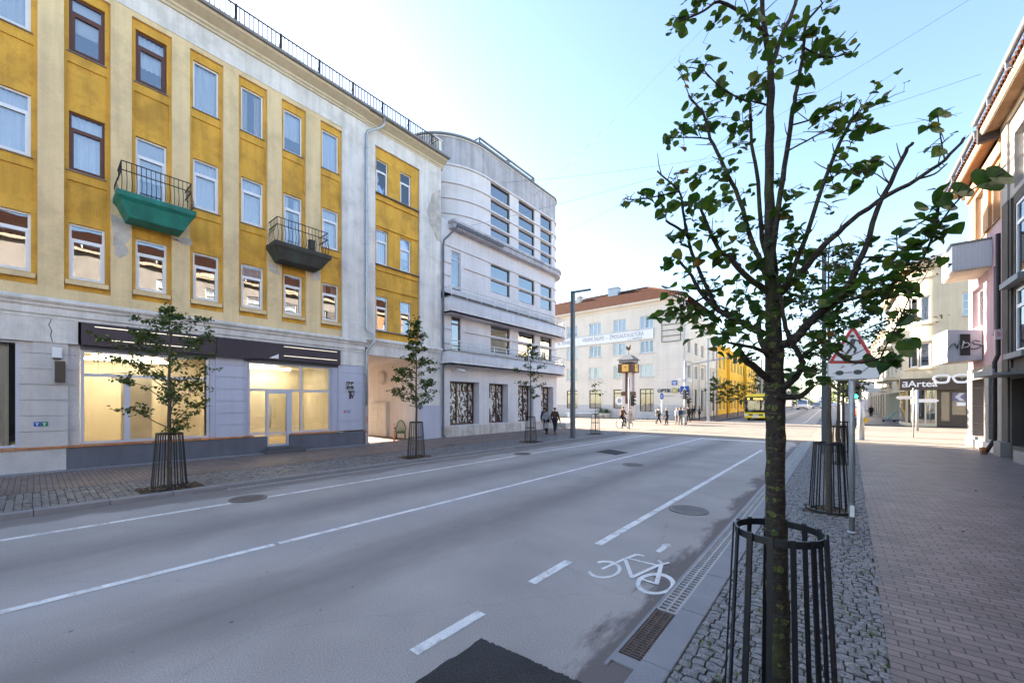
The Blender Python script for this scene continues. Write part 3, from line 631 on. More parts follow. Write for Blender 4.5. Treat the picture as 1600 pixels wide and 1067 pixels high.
# balconies
def balcony(u0, u1, D, zt, zb, inset, m, railtop, label, belly, seed):
    s = MB(FL); e = .12
    top = [(u0-e, zt, 0), (u1+e, zt, 0), (u1+e, zt, D+e), (u0-e, zt, D+e)]; mid = [(u0-e, zt-.16, 0), (u1+e, zt-.16, 0), (u1+e, zt-.16, D+e), (u0-e, zt-.16, D+e)]
    sh = [(u0-.03, zt-.26, 0), (u1+.03, zt-.26, 0), (u1+.03, zt-.26, D+.03), (u0-.03, zt-.26, D+.03)]
    bot = [(u0+inset, zb, 0), (u1-inset, zb, 0), (u1-inset, zb, D-inset*.8), (u0+inset, zb, D-inset*.8)]
    vs = top+mid+sh+bot; fs = [(0, 1, 2, 3), (12, 15, 14, 13)]
    for q in (0, 4, 8):
        for i in range(4): fs.append((q+i, q+(i+1) % 4, q+4+(i+1) % 4, q+4+i))
    s.add(vs, fs); o = s.build('balcony', m, yb, bevel=.02)
    g = MB(FL); n = 0
    def upright(u, d, ou, od):
        pts = []
        for t in [0, .12, .25, .4, .55, .7, 1]:
            k = math.sin(math.pi*min(1, t/.62))*belly if t < .62 else 0
            pts.append((u+ou*k, zt+(railtop-zt)*t, d+od*k))
        g.tube(pts, .010, 5)
    u = u0
    N = 15
    for k in range(N+1): upright(u0+(u1-u0)*k/N, D, 0, 1)
    for k in range(1, 6):
        for uu, s2 in ((u0, -1), (u1, 1)): upright(uu, D*k/6+.02, s2, 0)
    for z in (railtop, zt+(railtop-zt)*.70):
        g.bar((u0, z, D), (u1, z, D), .026); g.bar((u0, z, 0), (u0, z, D), .026); g.bar((u1, z, 0), (u1, z, D), .026)
    g.build('railing', IRON, o)
    return o
b1 = balcony(1.72, 3.42, .86, 8.55, 7.84, .17, GREEN, 9.48, '', .10, 1)
b1['label'] = 'teal green wrapped balcony slab with dark iron railing'
b2 = balcony(6.1, 8.1, .86, 8.40, 7.78, .20, CONC, 9.36, '', .10, 2)
b2['label'] = 'grey mossy balcony slab with bellied iron railing'
pt = MB(); c = (XL+.55, 7.55, 8.42); pt.lathe(c, [(.09, 0), (.13, .08), (.15, .28), (.14, .46), (.16, .52), (.13, .52), (.12, .45)], 14); o = pt.build('flower_pot', BLK)
tag(o, 'black flower pot standing on the grey balcony of the yellow house', 'flower pot')
# ---- shop floor
sh = MB(FL)
def rust(mb, u0, u1, z0, z1, d, m, step=.455, dd=.25):
    z = z0
    mb.box(u0, u1, z0, z1, d-dd, d-.03, m)
    while z < z1-.02: mb.box(u0, u1, z+.011, min(z+step, z1)-.011, d-.03, d, m); z += step
gr = MB(FL); rust(gr, -.02, .66, .72, 3.82, 0, 0); rust(gr, .66, .9, .72, 3.82, -.08, 0); rust(gr, -.26, -.02, .72, 3.82, -.06, 0); gr.box(-6, -3.2, 0, 3.82, -.3, 0)
gr.box(-6, .62, 0, .68, -.3, .06); gr.build('granite_pier', GRAN, yb)
rust(sh, 4.16, 5.36, .72, 3.75, -.06, 0); rust(sh, 4.32, 5.22, .72, 3.75, 0, 0); sh.build('shop_pier', BLUG, yb); sh = MB(FL); rust(sh, 8.70, 9.0, .72, 3.75, -.06, 0); rust(sh, 9.0, 10.28, .72, 3.82, 0, 0); sh.build('shop_pier', BLUG, yb)
for a, b, d in ((.62, 5.55, .06), (6.95, 10.3, .06), (5.55, 6.02, .05), (6.88, 6.95, .05)): pn = MB(FL); pn.box(a, b, 0, .66, -.3, d); pn.build('plinth', PLIN, yb)
ts = MB(FL); ts.box(-6, 5.55, .665, .73, -.3, .10); ts.box(6.95, 8.9, .665, .73, -.3, .10); ts.build('tile_sill', TERR, yb, bevel=.01)
fa = MB(FL); fa.box(.92, 4.30, 3.78, 4.46, -.25, .16); fa.box(5.40, 9.02, 3.78, 4.46, -.25, .16); fo = fa.build('shop_fascia', AUB, yb)
fp = MB(FL); fp.box(4.30, 5.40, 3.74, 4.44, -.25, .21); fp.build('sign_panel', AUBP, fo)
for a, b in ((1.2, 3.7), (6.6, 8.85)):
    for z in (4.36, 3.98): ls = MB(FL); ls.box(a, b, z-.011, z+.011, .155, .172); ls.build('light_strip', LITW, fo)
tri = MB(FL); tri.poly([(6.05, 3.84, .166), (6.4, 3.84, .166), (6.4, 4.03, .166)]); tri.build('emblem', SIGW, fo)
bv = MB(FL); bv.box(.92, 9.0, 3.66, 3.78, -.25, -.02); bv.build('lintel', PLIN, yb)
window(yb, FL, .92, 4.14, .74, 3.66, -.10, mat('grey shop frame', (.56, .57, .66), .45, .03, 2, .02, 40, 0, 0), tr=.735, w=.075, glass=SHOPG, name='shop_window', thick=.09)
SHF = MATS['grey shop frame']
mm = MB(FL); mm.box(1.88, 2.02, .82, 2.83, -.18, -.10); mm.build('mullion', SHF, yb)
window(yb, FL, 5.38, 8.68, .74, 3.66, -.10, SHF, tr=.62, w=.075, glass=SHOPG, name='shop_window', thick=.09, mull=(.61,))
mm = MB(FL); mm.box(6.86, 7.0, .7, 2.5, -.19, -.085); mm.box(5.64, 5.68, .8, 2.5, -.18, -.10) if 0 else None; mm.build('mullion', SHF, yb)
dr = window(yb, FL, 6.02, 6.88, .24, 2.50, -.07, SHF, w=.085, glass=SHOPG, name='shop_door', thick=.08)
hd = MB(FL); hd.tube([(6.15, 1.0, .02), (6.15, 1.95, .02)], .018, 8); hd.box(6.14, 6.16, 1.05, 1.08, -.07, .02); hd.box(6.14, 6.16, 1.85, 1.88, -.07, .02); hd.build('handle', GALV, dr)
st = MB(FL); st.box(5.80, 7.28, 0, .12, -.1, .66); st.box(5.95, 7.10, .12, .24, -.1, .36); st.build('door_step', mat('dark granite step', (.10, .10, .11), .6, .1, 3, .3, 120, 0, .1), yb, bevel=.012)
# lit empty interiors
it = MB(FL)
def room(u0, u1, z0, z1, dep):
    D0 = -.3
    it.quad((u0, z0, dep), (u1, z0, dep), (u1, z1, dep), (u0, z1, dep), 0); it.quad((u0, z0, D0), (u0, z0, dep), (u0, z1, dep), (u0, z1, D0), 0)
    it.quad((u1, z0, D0), (u1, z0, dep), (u1, z1, dep), (u1, z1, D0), 0); it.quad((u0, z1, D0), (u1, z1, D0), (u1, z1, dep), (u0, z1, dep), 0)
    it.quad((u0, z0, D0), (u1, z0, D0), (u1, z0, dep), (u0, z0, dep), 1)
room(.7, 4.9, .5, 3.75, -5); room(4.9, 9.2, .3, 3.75, -4.2)
it.box(2.05, 2.9, .5, 3.2, -2.6, -2.5, 0); it.build('shop_interior', [INTW, INTF], yb)
lm = MB(FL)
for a, b, d in ((1.3, 3.2, -2.3), (1.2, 3.6, -3.9), (5.5, 7.2, -2.2), (5.6, 8.2, -3.4)): lm.box(a, b, 3.66, 3.69, d-.03, d+.03)
lm.build('ceiling_lamp', LIT, yb)
cb = MB(FL)
for k in range(3): cb.bar((1.35+.35*k, 3.7, -.9-.3*k), (1.35+.35*k, 2.95+.06*k, -.9-.3*k), .008)
cb.bar((1.3, 2.95, -.85), (2.2, 3.09, -1.6), .02); cb.build('hanging_rail', IRON, yb)
# leftmost dark display window
window(yb, FL, -3.2, -.26, .74, 3.78, -.09, SHF, w=.07, glass=SHOPG, name='shop_window', thick=.09, mull=(.52,))
it = MB(FL); FLx = FL
it.quad((-3.3, .5, -2), (-.2, .5, -2), (-.2, 3.9, -2), (-3.3, 3.9, -2)); it.quad((-3.3, .7, -.3), (-.2, .7, -.3), (-.2, .7, -2), (-3.3, .7, -2)); it.quad((-.2, .5, -.3), (-.2, .5, -2), (-.2, 3.9, -2), (-.2, 3.9, -.3)); it.quad((-3.3, 3.8, -.3), (-.2, 3.8, -.3), (-.2, 3.8, -2), (-3.3, 3.8, -2)); it.build('dark_interior', DARK, yb)
curtain(yb, FL, -.95, -.45, .8, 3.7, -.34, 3)
fl = thing('potted_flower', 'small white pot of yellow flowers on the sill of the dark display window', 'potted flower', (XL-.14, -.36, .745))
m2 = MB(); m2.lathe((XL-.16, -.36, .745), [(.04, 0), (.05, .08), (.055, .09)], 10); m2.build('pot', SIGW, fl)
YFL = leafmat('yellow flower petals', [(0, (.6, .5, .05)), (1, (.25, .35, .05))], .1)
m2 = MB(); rr = random.Random(2)
for _ in range(40):
    c = V((XL-.16+rr.gauss(0, .035), -.36+rr.gauss(0, .04), .87+rr.gauss(0, .025))); s2 = .018; m2.add([c+V((0, -s2, 0)), c+V((s2, 0, s2)), c+V((0, s2, 0)), c+V((-s2, 0, -s2))], [(0, 1, 2, 3)])
m2.build('blossom', YFL, fl)
# fixtures on the granite pier
wl = thing('wall_lamp', 'dark brown box wall lamp on the granite pier left of the lit shop', 'wall lamp', (XL+.1, .45, 3.0))
m2 = MB(FL); m2.box(.39, .60, 2.62, 3.24, .03, .22); m2.box(.43, .56, 2.75, 3.1, -.02, .03); m2.build('housing', BRNP, wl, bevel=.008)
m2 = MB(FL); m2.box(.375, .389, 2.66, 3.2, .05, .2); m2.build('side_panel', SIGG, wl)
al = thing('alarm_siren', 'white alarm box with a dark underside above the brown wall lamp', 'alarm box', (XL+.05, .42, 3.5))
m2 = MB(FL); m2.box(.34, .54, 3.34, 3.64, 0, .09); m2.build('housing', SIGW, al, bevel=.012)
m2 = MB(FL); m2.box(.36, .52, 3.30, 3.338, .01, .08); m2.build('siren_cap', BLK, al)
for (u0, u1), m3, lb, tx in (((0.0, .13), SIGB, 'small blue info sticker low on the granite pier', 'i'), ((.135, .27), mat('sticker green', (.01, .2, .09), .4, 0, 1, 0, 1, 0, 0), 'small green info sticker low on the granite pier', '✓')):
    t = thing('sticker', lb, 'sticker', (XL+.01, u0, 1.42), 'info stickers on the granite pier'); m2 = MB(FL); m2.box(u0, u1, 1.33, 1.46, 0, .006); m2.build('plate', m3, t)
    m2 = MB(FL); m2.box(u0+.03, u0+.10, 1.41, 1.43, .006, .008); m2.box(u0+.05, u0+.08, 1.355, 1.395, .006, .008); m2.build('pictogram', SIGW, t)
pk = thing('house_number_plate', 'dark enamel house number plate reading 164 on the blue grey pier', 'number plate', (XL+.02, 9.5, 2.9))
m2 = MB(FL); m2.box(9.37, 9.75, 2.66, 3.05, .0, .03); m2.build('plate', BLK, pk, bevel=.006)
m2 = MB(FL)
for q in ((9.37, 9.75, 3.035, 3.05), (9.37, 9.75, 2.66, 2.675), (9.37, 9.385, 2.675, 3.035), (9.735, 9.75, 2.675, 3.035)): m2.box(*q, .028, .034)
m2.build('border', SIGG, pk)
text('164', .24, (XL+.034, 9.56, 2.88), (0, 1, 0), (0, 0, 1), SIGW, pk, ext=.003); text('Tilžės g.', .07, (XL+.034, 9.56, 2.72), (0, 1, 0), (0, 0, 1), SIGW, pk, ext=.003)
lt = thing('logo_sign', 'dark cut-out letters TV on the blue grey pier below the number plate', 'sign', (XL+.02, 9.6, 2.4))
m2 = MB(FL); m2.box(9.46, 9.78, 2.53, 2.60, .005, .03); m2.box(9.53, 9.60, 2.22, 2.53, .005, .03); m2.bar((9.60, 2.50, .017), (9.68, 2.26, .017), .05, .024); m2.bar((9.76, 2.50, .017), (9.67, 2.24, .017), .05, .024); m2.build('letters', BLK, lt)
for u, m3, lb in ((9.26, SIGR, 'small red and white sticker on the blue grey pier'), (9.45, SIGB, 'small blue sticker on the blue grey pier')):
    t = thing('sticker', lb, 'sticker', (XL+.01, u, 1.6), 'stickers on the blue grey pier'); m2 = MB(FL); m2.box(u, u+.12, 1.56, 1.68, 0, .006); m2.build('plate', m3, t)
    m2 = MB(FL); m2.box(u+.03, u+.09, 1.60, 1.64, .006, .008); m2.build('pictogram', SIGW, t)
# passage: its north wall, ceiling, back
ps = MB()
ps.box(-30, XL-.3, 13.66, 14.2, 0, 4.42, 0); ps.box(-30, XL-.3, 10.2, 10.5, 0, 4.42, 0); ps.box(-30, XL-.3, 10.5, 13.66, 4.42, 4.6, 0); ps.box(-30, -29.9, 10.2, 14.2, 4.42, 4.6, 1)
ps.build('passage_wall', [PASS, DARK], yb)
uc = thing('utility_cabinet', 'cream metal utility cabinet with four doors against the passage wall', 'cabinet', (-20.3, 13.5, 0))
FP = frame((0, 13.66, 0), (1, 0, 0), (0, -1, 0))
def passx(px, py): return ay(13.66, px, py)
xa, za = passx(584, 630); xb, zb = passx(608, 630); z0 = passx(596, 688)[1]
m2 = MB(FP); m2.box(xa, xb, .12, za, .0, .22); m2.box(xa-.04, xb+.04, za, za+.04, 0, .27); m2.box(xa+.03, xb-.03, 0.02, .12, 0, .2); m2.build('body', CABW, uc, bevel=.01)
for i in range(2):
    for q0, q1 in ((.16, .62), (.64, .97)):
        w2 = (xb-xa)/2; m2 = MB(FP); a = xa+w2*i+.03; m2.box(a, a+w2-.05, .12+(za-.12)*q0, .12+(za-.12)*q1, .22, .235); d2 = m2.build('door', CABW, uc, bevel=.006)
        m2 = MB(FP); m2.box(a+w2*.4, a+w2*.5, .12+(za-.12)*(q0+q1)/2-.03, .12+(za-.12)*(q0+q1)/2+.03, .235, .25); m2.build('handle', GALV, d2)
xv, zv = passx(598, 590); rv = (passx(604, 590)[0]-passx(592, 590)[0])/2
ve = thing('round_wall_lamp', 'round cream bulkhead lamp high on the passage wall', 'wall lamp', (xv, 13.6, zv))
m2 = MB(); n = 24; prof = ((rv, 0), (rv, .10), (rv*.82, .15)); vs = []
for rr2, d in prof: vs += [(xv+rr2*math.cos(2*math.pi*k/n), 13.66-d, zv+rr2*math.sin(2*math.pi*k/n)) for k in range(n)]
m2.add(vs, [(i*n+k, i*n+(k+1) % n, (i+1)*n+(k+1) % n, (i+1)*n+k) for i in range(2) for k in range(n)]); m2.add(vs[-n:], [tuple(range(n))]); m2.build('housing', CABW, ve)
m2 = MB(); m2.add([(xv+rv*.7*math.cos(2*math.pi*k/n), 13.66-.155, zv+rv*.7*math.sin(2*math.pi*k/n)) for k in range(n)], [tuple(range(n))]); m2.build('diffuser', PASS, ve)
# green garden chair
gx, gy = gp(626, 686)[:2]; gx += .0
ch = thing('garden_chair', 'green plastic garden chair with slatted back in the passage', 'chair', (gx, gy, 0))
def cb_(f): m2 = MB(); f(m2); return m2
C0 = V((gx, gy, 0)); fx = V((.80, -.6, 0)); sx_ = V((.6, .8, 0))     # facing, sideways
def cp_(f, s, z): return C0+fx*f+sx_*s+V((0, 0, z))
m2 = MB(); m2.prism([cp_(.24, -.25, .42), cp_(.24, .25, .42), cp_(-.2, .22, .40), cp_(-.2, -.22, .40)], (0, 0, .05)); m2.prism([cp_(.25, -.25, .34), cp_(.25, .25, .34), cp_(.25, .25, .43), cp_(.25, -.25, .43)], tuple(fx*.02)); m2.build('seat', CHAIRG, ch, bevel=.012)
for f, s in ((.23, -.24), (.23, .24), (-.2, -.21), (-.2, .21)):
    m2 = MB(); m2.tube([cp_(f*1.12, s*1.1, 0), cp_(f, s, .42)], [.026, .034], 8); m2.build('leg', CHAIRG, ch)
m2 = MB(); arc = [cp_(-.2-.12*math.sin(math.pi*t/20*.5)*0-.16*math.sin(math.pi*t/20), .25*math.cos(math.pi*t/20), .42+.62*math.sin(math.pi*t/20)**.75) for t in range(21)]
m2.tube(arc, .028, 8)
for k in range(-3, 4):
    s = k*.062; tt = math.acos(max(-1, min(1, s/.25))); m2.tube([cp_(-.2, s*.85, .42), cp_(-.2-.16*math.sin(tt), s, .42+.62*math.sin(tt)**.75)], .016, 6)
m2.build('backrest', CHAIRG, ch)
for sgn in (-1, 1):
    m2 = MB(); m2.tube([cp_(.22, .25*sgn, .42), cp_(.22, .27*sgn, .64), cp_(.0, .28*sgn, .67), cp_(-.24, .24*sgn, .70)], .026, 8); m2.build('armrest', CHAIRG, ch)
bx, by = gp(616, 690)[:2]
bo = thing('bollard', 'thin orange plastic delineator post with pale bands beside the passage', 'bollard', (bx, by, 0))
m2 = MB(); m2.lathe((bx, by, 0), [(.10, 0), (.10, .03), (.045, .06), (.04, .98), (.03, 1.0), (0, 1.0)], 14); m2.build('post', ORNG, bo)
for z in (.60, .78, .92): m2 = MB(); m2.lathe((bx, by, z), [(.041, 0), (.0425, .005), (.0425, .05), (.041, .055)], 14); m2.build('reflective_band', SIGW, bo)
# downpipes
dp1 = MB(FL)
dp1.tube([(11.1, 16.12, .46), (11.1, 15.9, .45), (10.98, 15.72, .38), (10.42, 15.35, .12), (10.36, 15.1, .10), (10.36, 5.75, .10), (10.42, 5.55, .14), (10.62, 5.35, .34), (10.62, 5.0, .34), (10.36, 4.6, .12), (10.36, 4.2, .10), (10.36, 1.9, .10)], .062, 10)
dp1.lathe((0, 0, 0), [(0, 0)]) if 0 else None
for z in (14.5, 13, 11.4, 9.8, 8.2, 6.6, 3.4): dp1.box(10.29, 10.43, z, z+.04, 0, .17)
dp1.tube([(11.1, 16.08, .46), (11.1, 16.32, .46)], [.07, .13], 10); dp1.build('downpipe', GALV, yb)
dp2 = MB(FL); dp2.tube([(10.36, 1.92, .10), (10.36, .1, .10), (10.40, .04, .2)], .068, 10); o = dp2.build('downpipe', mat('red and white pipe base', (.55, .42, .38), .6, .2, 3, .1, 60, .3, .05, stain=(.38, .07, .04), stain_amt=.9, stain_scale=2.2), yb)

# bare plaster patches where the paint has come off, and a peeled corner on the wing
REND = mat('bare grey render', (.50, .46, .42), .95, .2, 3, .2, 50, .1, .5, 60, stain=(.62, .56, .48), stain_amt=.7, stain_scale=3)
def patch(pxs, X, seed):
    rr = random.Random(seed); P = [ax(X, *p) for p in pxs]; o = []
    for i, (y, z) in enumerate(P):
        y2, z2 = P[(i+1) % len(P)]
        for k in range(5): t = k/5; o.append((y+(y2-y)*t+rr.uniform(-.035, .035), z+(z2-z)*t+rr.uniform(-.04, .04)))
    m3 = MB(); m3.prism([(X-.004, y, z) for y, z in o], (.006, 0, 0)); m3.build('bare_render_patch', REND, yb, norm=False)
patch([(174, 334), (188, 340), (204, 352), (206, 372), (196, 380), (200, 398), (186, 404), (181, 398), (176, 372)], XL+.004, 1)
patch([(676, 302), (688, 296), (690, 380), (682, 374), (672, 352), (667, 330)], XL+.004, 2)
patch([(421, 410), (432, 415), (438, 430), (428, 428), (419, 420)], XL+.004, 3)
patch([(268, 372), (299, 372), (299, 384), (280, 380)], XL+.004, 4)
patch([(484, 420), (500, 425), (500, 436), (488, 440)], XL+.004, 5)
ck = MB(); pts = [ax(XL+.046, x, y) for x, y in ((78, 490), (80, 500), (76, 508), (81, 516), (79, 524), (82, 534))]; ck.tube([(XL+.042, y, z) for y, z in pts], .008, 4); ck.build('crack', IRON, yb, norm=False)
# ================================================================ white rounded building (left, by the crossing)
wb = thing('corner_building', 'pale lavender grey rounded building with ribbon windows, curved balconies and roof terrace', 'building', (XL-6, 21, 0))
def arc(cx, cyy, r, a0, a1, n=14, ry=None): return [(cx+r*math.cos(R(a0+(a1-a0)*k/n)), cyy+(ry or r)*math.sin(R(a0+(a1-a0)*k/n))) for k in range(n+1)]
def plan_wall(mb, pl, z0, z1, m=0, smooth=True):
    n = len(pl); vs = [(x, y, z0) for x, y in pl]+[(x, y, z1) for x, y in pl]
    mb.add(vs, [(i, i+1, n+i+1, n+i) for i in range(n-1)], m, smooth)
def plan_slab(mb, pl, z0, z1, m=0):
    mb.add([(x, y, z0) for x, y in pl], [tuple(range(len(pl)))], m); mb.add([(x, y, z1) for x, y in pl], [tuple(range(len(pl)))], m); plan_wall(mb, pl+pl[:1], z0, z1, m, False)
def offs(pl, d):
    o = []
    for i, p in enumerate(pl):
        a = V((*pl[max(i-1, 0)], 0)); b = V((*pl[min(i+1, len(pl)-1)], 0)); t = (b-a).normalized(); nrm = V((t.y, -t.x, 0)); o.append((p[0]+nrm.x*d, p[1]+nrm.y*d))
    return o
BX = -24.5                 # rear of the block
wcols = [(19.45, 21.45), (22.45, 24.4), (25.2, 26.75)]
Ye = 26.9                  # where the far rounded corner starts
endlow = arc(XL-1.3, Ye, 1.3, 0, 90, 14); endtop = arc(XL-1.3, Ye, 1.3, 0, 90, 14)
# --- ground floor
gcols = [(15.85, 18.35), (19.3, 21.25), (22.4, 24.3), (25.3, 27.0)]
bw = MB(FL); bw.wall(15.17, Ye+.35, .62, 4.6, [(a, b, .68, 3.36) for a, b in gcols], .62, 0, 0, mr=0)
bw.wall(15.17, Ye, 5.0, 7.95, [(15.95, 16.72, 5.2, 7.26)]+[(a, b, 5.46, 7.5) for a, b in wcols], .16, 0, 0)
bw.wall(15.17, Ye, 8.6, 12.9, [(15.95, 16.72, 8.9, 11.22)]+[(a, b, 9.5, 11.35) for a, b in wcols], .16, 0, 0)
bw.fr = None
plan_wall(bw, [(XL, Ye+.35)]+arc(XL-.95, Ye+.35, .95, 0, 90, 8)+[(BX, Ye+1.3)], .62, 4.6)
for z0, z1 in ((5.0, 7.95), (8.6, 12.9)): plan_wall(bw, endlow+[(BX, Ye+1.3)], z0, z1)
# top storey with rounded ends
lefttop = [(BX, 15.17), (XL-3.2, 15.17)]+arc(XL-3.2, 19.15, 3.2, -90, 0, 20, 3.98)
plan_wall(bw, lefttop, 12.9, 16.95); plan_wall(bw, endtop+[(BX, Ye+1.3)], 12.9, 16.95)
bw.fr = FL; bw.wall(19.15, Ye, 12.9, 16.95, [(a, b, 13.25, 16.85) for a, b in wcols], .16, 0, 0); bw.build('wall', LAV, wb, merge=True)
pp = MB(); full = lefttop+[(XL, Ye)]+endtop[1:]+[(BX, Ye+1.3)]
plan_wall(pp, offs(full, .03), 16.95, 18.72); plan_slab(pp, offs(full, .03), 16.93, 16.96); pp.build('parapet', LAVD, wb)
cpg = MB(); plan_slab(cpg, offs(full, .14), 18.72, 18.84); plan_slab(cpg, offs(full, .08), 18.62, 18.70, 1); cpg.build('coping', [TIN, GRYP], wb)
lcap = MB(); plan_slab(lcap, [(BX, 15.17), (XL-.05, 15.17), (XL-.05, Ye), *endlow, (BX, Ye+1.3)], 4.55, 4.62); plan_slab(lcap, [(BX, 15.17), (XL-.9, 15.17), (XL-.9, Ye), (BX, Ye)], 12.6, 12.7)
lcap.box(BX, XL-.8, 15.3, Ye+.5, .1, 12.55); lcap.box(BX, XL-.9, 19.4, Ye, 12.8, 18.5); lcap.box(BX, XL-4.2, 15.5, 19.4, 12.8, 18.5); lcap.build('interior', DARK, wb)
# fins and string courses
fins = MB()
for z in (15.82, 14.86, 13.9, 16.93):
    plan_slab(fins, offs(full, .10), z-.055, z+.055)
for z in (10.42, 6.48):
    pl = [(XL, 16.9), (XL, Ye)]+endlow[1:]+[(BX, Ye+1.3)]; plan_slab(fins, offs(pl, .09), z-.05, z+.05); plan_slab(fins, offs([(XL, 15.2), (XL, 15.93)], .09)+[(XL-.05, 15.93), (XL-.05, 15.2)], z-.05, z+.05)
for z in (11.42, 7.58):
    pl = [(XL, 15.2), (XL, Ye)]+endlow[1:]+[(BX, Ye+1.3)]; plan_slab(fins, offs(pl, .08), z-.04, z+.04)
for z in (9.66, 5.6): plan_slab(fins, offs([(XL, 15.2), (XL, 15.93)], .07)+[(XL-.05, 15.93), (XL-.05, 15.2)], z-.04, z+.04)
fins.build('string_course', LAV, wb, bevel=.015)
# cornice between second and top storey: deep ledge, square at the near end and rounded at the far end
le = MB(); pl = [(XL-.9, 15.75), (XL+.42, 15.75), (XL+.42, Ye)]+arc(XL-1.3, Ye, 1.72, 0, 90, 12)+[(BX, Ye+1.72)]
plan_slab(le, pl, 12.42, 12.74); pl2 = [(XL-.9, 15.70), (XL+.50, 15.70), (XL+.50, Ye)]+arc(XL-1.3, Ye, 1.8, 0, 90, 12)+[(BX, Ye+1.8)]
plan_slab(le, pl2, 12.74, 12.90); le.build('ledge', LAVD, wb, bevel=.012)
# balconies
def curved_balcony(x0, zb, zt, u0):
    b = MB(); pl = [(XL-.2, u0), (XL+x0, u0), (XL+x0, Ye+.1)]+arc(XL-1.3, Ye+.1, 1.3+x0, 0, 90, 16)+[(BX, Ye+1.4+x0)]
    inner = offs(pl, -.12)
    plan_slab(b, pl+[(BX, Ye-.2), (XL-.2, Ye-.2)], zb, zb+.16)
    plan_wall(b, pl, zb, zt); plan_wall(b, inner, zb, zt)
    n = len(pl); b.add([(x, y, zt) for x, y in pl]+[(x, y, zt) for x, y in inner], [(i, i+1, n+i+1, n+i) for i in range(n-1)])
    plan_slab(b, offs(pl, .04)+[(BX, Ye-.2), (XL-.2, Ye-.2)], zb+.10, zb+.2)
    o = b.build('balcony', LAV, wb)
    cp2 = MB(); q = offs(pl, .05); q2 = offs(pl, -.16)
    for z0, z1 in ((zt, zt+.05),):
        cp2.add([(x, y, z1) for x, y in q]+[(x, y, z1) for x, y in q2]+[(x, y, z0) for x, y in q], [(i, i+1, n+i+1, n+i) for i in range(n-1)]+[(i, i+1, 2*n+i+1, 2*n+i) for i in range(n-1)])
    cp2.build('coping', TIN, o)
    rl = MB(); rp = offs(pl, -.06)
    for z, rr2 in ((zt+.62, .032), (zt+.42, .024), (zt+.24, .024)): rl.tube([(x, y, z) for x, y in rp[1:-1]], rr2, 6)
    rl.tube([(XL-.2, u0+.06, zt+.62), (XL+x0-.06, u0+.06, zt+.62)], .022, 6); rl.tube([(XL-.2, u0+.06, zt+.42), (XL+x0-.06, u0+.06, zt+.42)], .016, 6)
    y = u0+.1
    while y < Ye: rl.tube([(XL+x0-.06, y, zt), (XL+x0-.06, y, zt+.63)], .028, 6); y += 1.25
    for k in (4, 8, 12): x, y = offs(arc(XL-1.3, Ye+.1, 1.3+x0, 0, 90, 16), -.06)[k]; rl.tube([(x, y, zt), (x, y, zt+.63)], .02, 6)
    rl.build('railing', SIGW, o)
curved_balcony(.72, 7.28, 8.20, 15.28); curved_balcony(.72, 4.26, 5.06, 15.22)
# windows
for a, b in wcols:
    window(wb, FL, a, b, 13.25, 16.85, -.10, DKM, bars=(.16, .445, .71), w=.07, glass=MIRG, thick=.06)
    window(wb, FL, a, b, 9.5, 11.35, -.10, DKM, bars=(.5,), w=.07, glass=MIRG, thick=.06, seed=3)
    window(wb, FL, a, b, 5.46, 7.5, -.10, DKM, bars=(.5,), w=.07, glass=MIRG, thick=.06, seed=4)
for a, b in wcols:
    for z in (15.82, 14.86, 13.9, 10.42, 6.48): sf = MB(FL); sf.box(a, b, z-.1, z+.1, -.2, -.02); sf.build('spandrel', LAV, wb)
for z0, z1, m3, g in ((9.0, 11.2, SIGG, MIRG), (5.2, 7.24, BRN, DGLASS)): window(wb, FL, 15.97, 16.70, z0, z1, -.08, m3, w=.07, glass=g, name='balcony_door', tr=.8)
def filmmat():
    m = bpy.data.materials.new('printed window film'); m.use_nodes = True; n = m.node_tree.nodes; l = m.node_tree.links; b = n['Principled BSDF']
    g = n.new('ShaderNodeNewGeometry')
    ns = n.new('ShaderNodeTexNoise'); ns.inputs['Scale'].default_value = 1.7; ns.inputs['Detail'].default_value = 3; l.new(g.outputs['Position'], ns.inputs['Vector'])
    ad = n.new('ShaderNodeVectorMath'); ad.operation = 'MULTIPLY_ADD'; ad.inputs[1].default_value = (1.2, 1.2, 1.2); l.new(ns.outputs['Color'], ad.inputs[0]); l.new(g.outputs['Position'], ad.inputs[2])
    v = n.new('ShaderNodeTexWave'); v.wave_type = 'RINGS'; v.inputs['Scale'].default_value = .85; v.inputs['Distortion'].default_value = 7; v.inputs['Detail'].default_value = 3; v.inputs['Detail Scale'].default_value = 2.0; l.new(ad.outputs[0], v.inputs['Vector'])
    r = n.new('ShaderNodeValToRGB'); e = r.color_ramp.elements; e[0].position = .25; e[0].color = (.045, .04, .04, 1); e[1].position = .8; e[1].color = (.72, .70, .68, 1); q = e.new(.5); q.color = (.28, .265, .26, 1)
    l.new(v.outputs['Fac'], r.inputs[0]); l.new(r.outputs[0], b.inputs['Base Color']); b.inputs['Roughness'].default_value = .22; return m
FILM = filmmat()
for i, (a, b) in enumerate(gcols):
    n3 = b-a > 2.2
    w = window(wb, FL, a, b-.02, .70, 3.34, -.5, BRN, mull=(.40, .80) if n3 else (.66,), bars=(.20, .80), w=.075, glass=DGLASS, thick=.09, name='shop_window', pane=False)
    m2 = MB(FL); m2.quad((a, .7, -.57), (b, .7, -.57), (b, 3.34, -.57), (a, 3.34, -.57)); m2.build('film_pane', FILM, w)
    m2 = MB(FL)
    for q in ((.2, .6) if n3 else (.33,)):
        u = a+(b-a)*q
        for z0, z1 in ((.75, 1.2), (2.84, 3.3)): m2.box(u-.014, u+.014, z0, z1, -.565, -.505)
    u0 = a+(b-a)*(.80 if n3 else .66)
    for q in (.42, .62): m2.box(u0, b-.08, .7+2.64*q-.014, .7+2.64*q+.014, -.565, -.505)
    m2.build('glazing_bar', BRN, w)
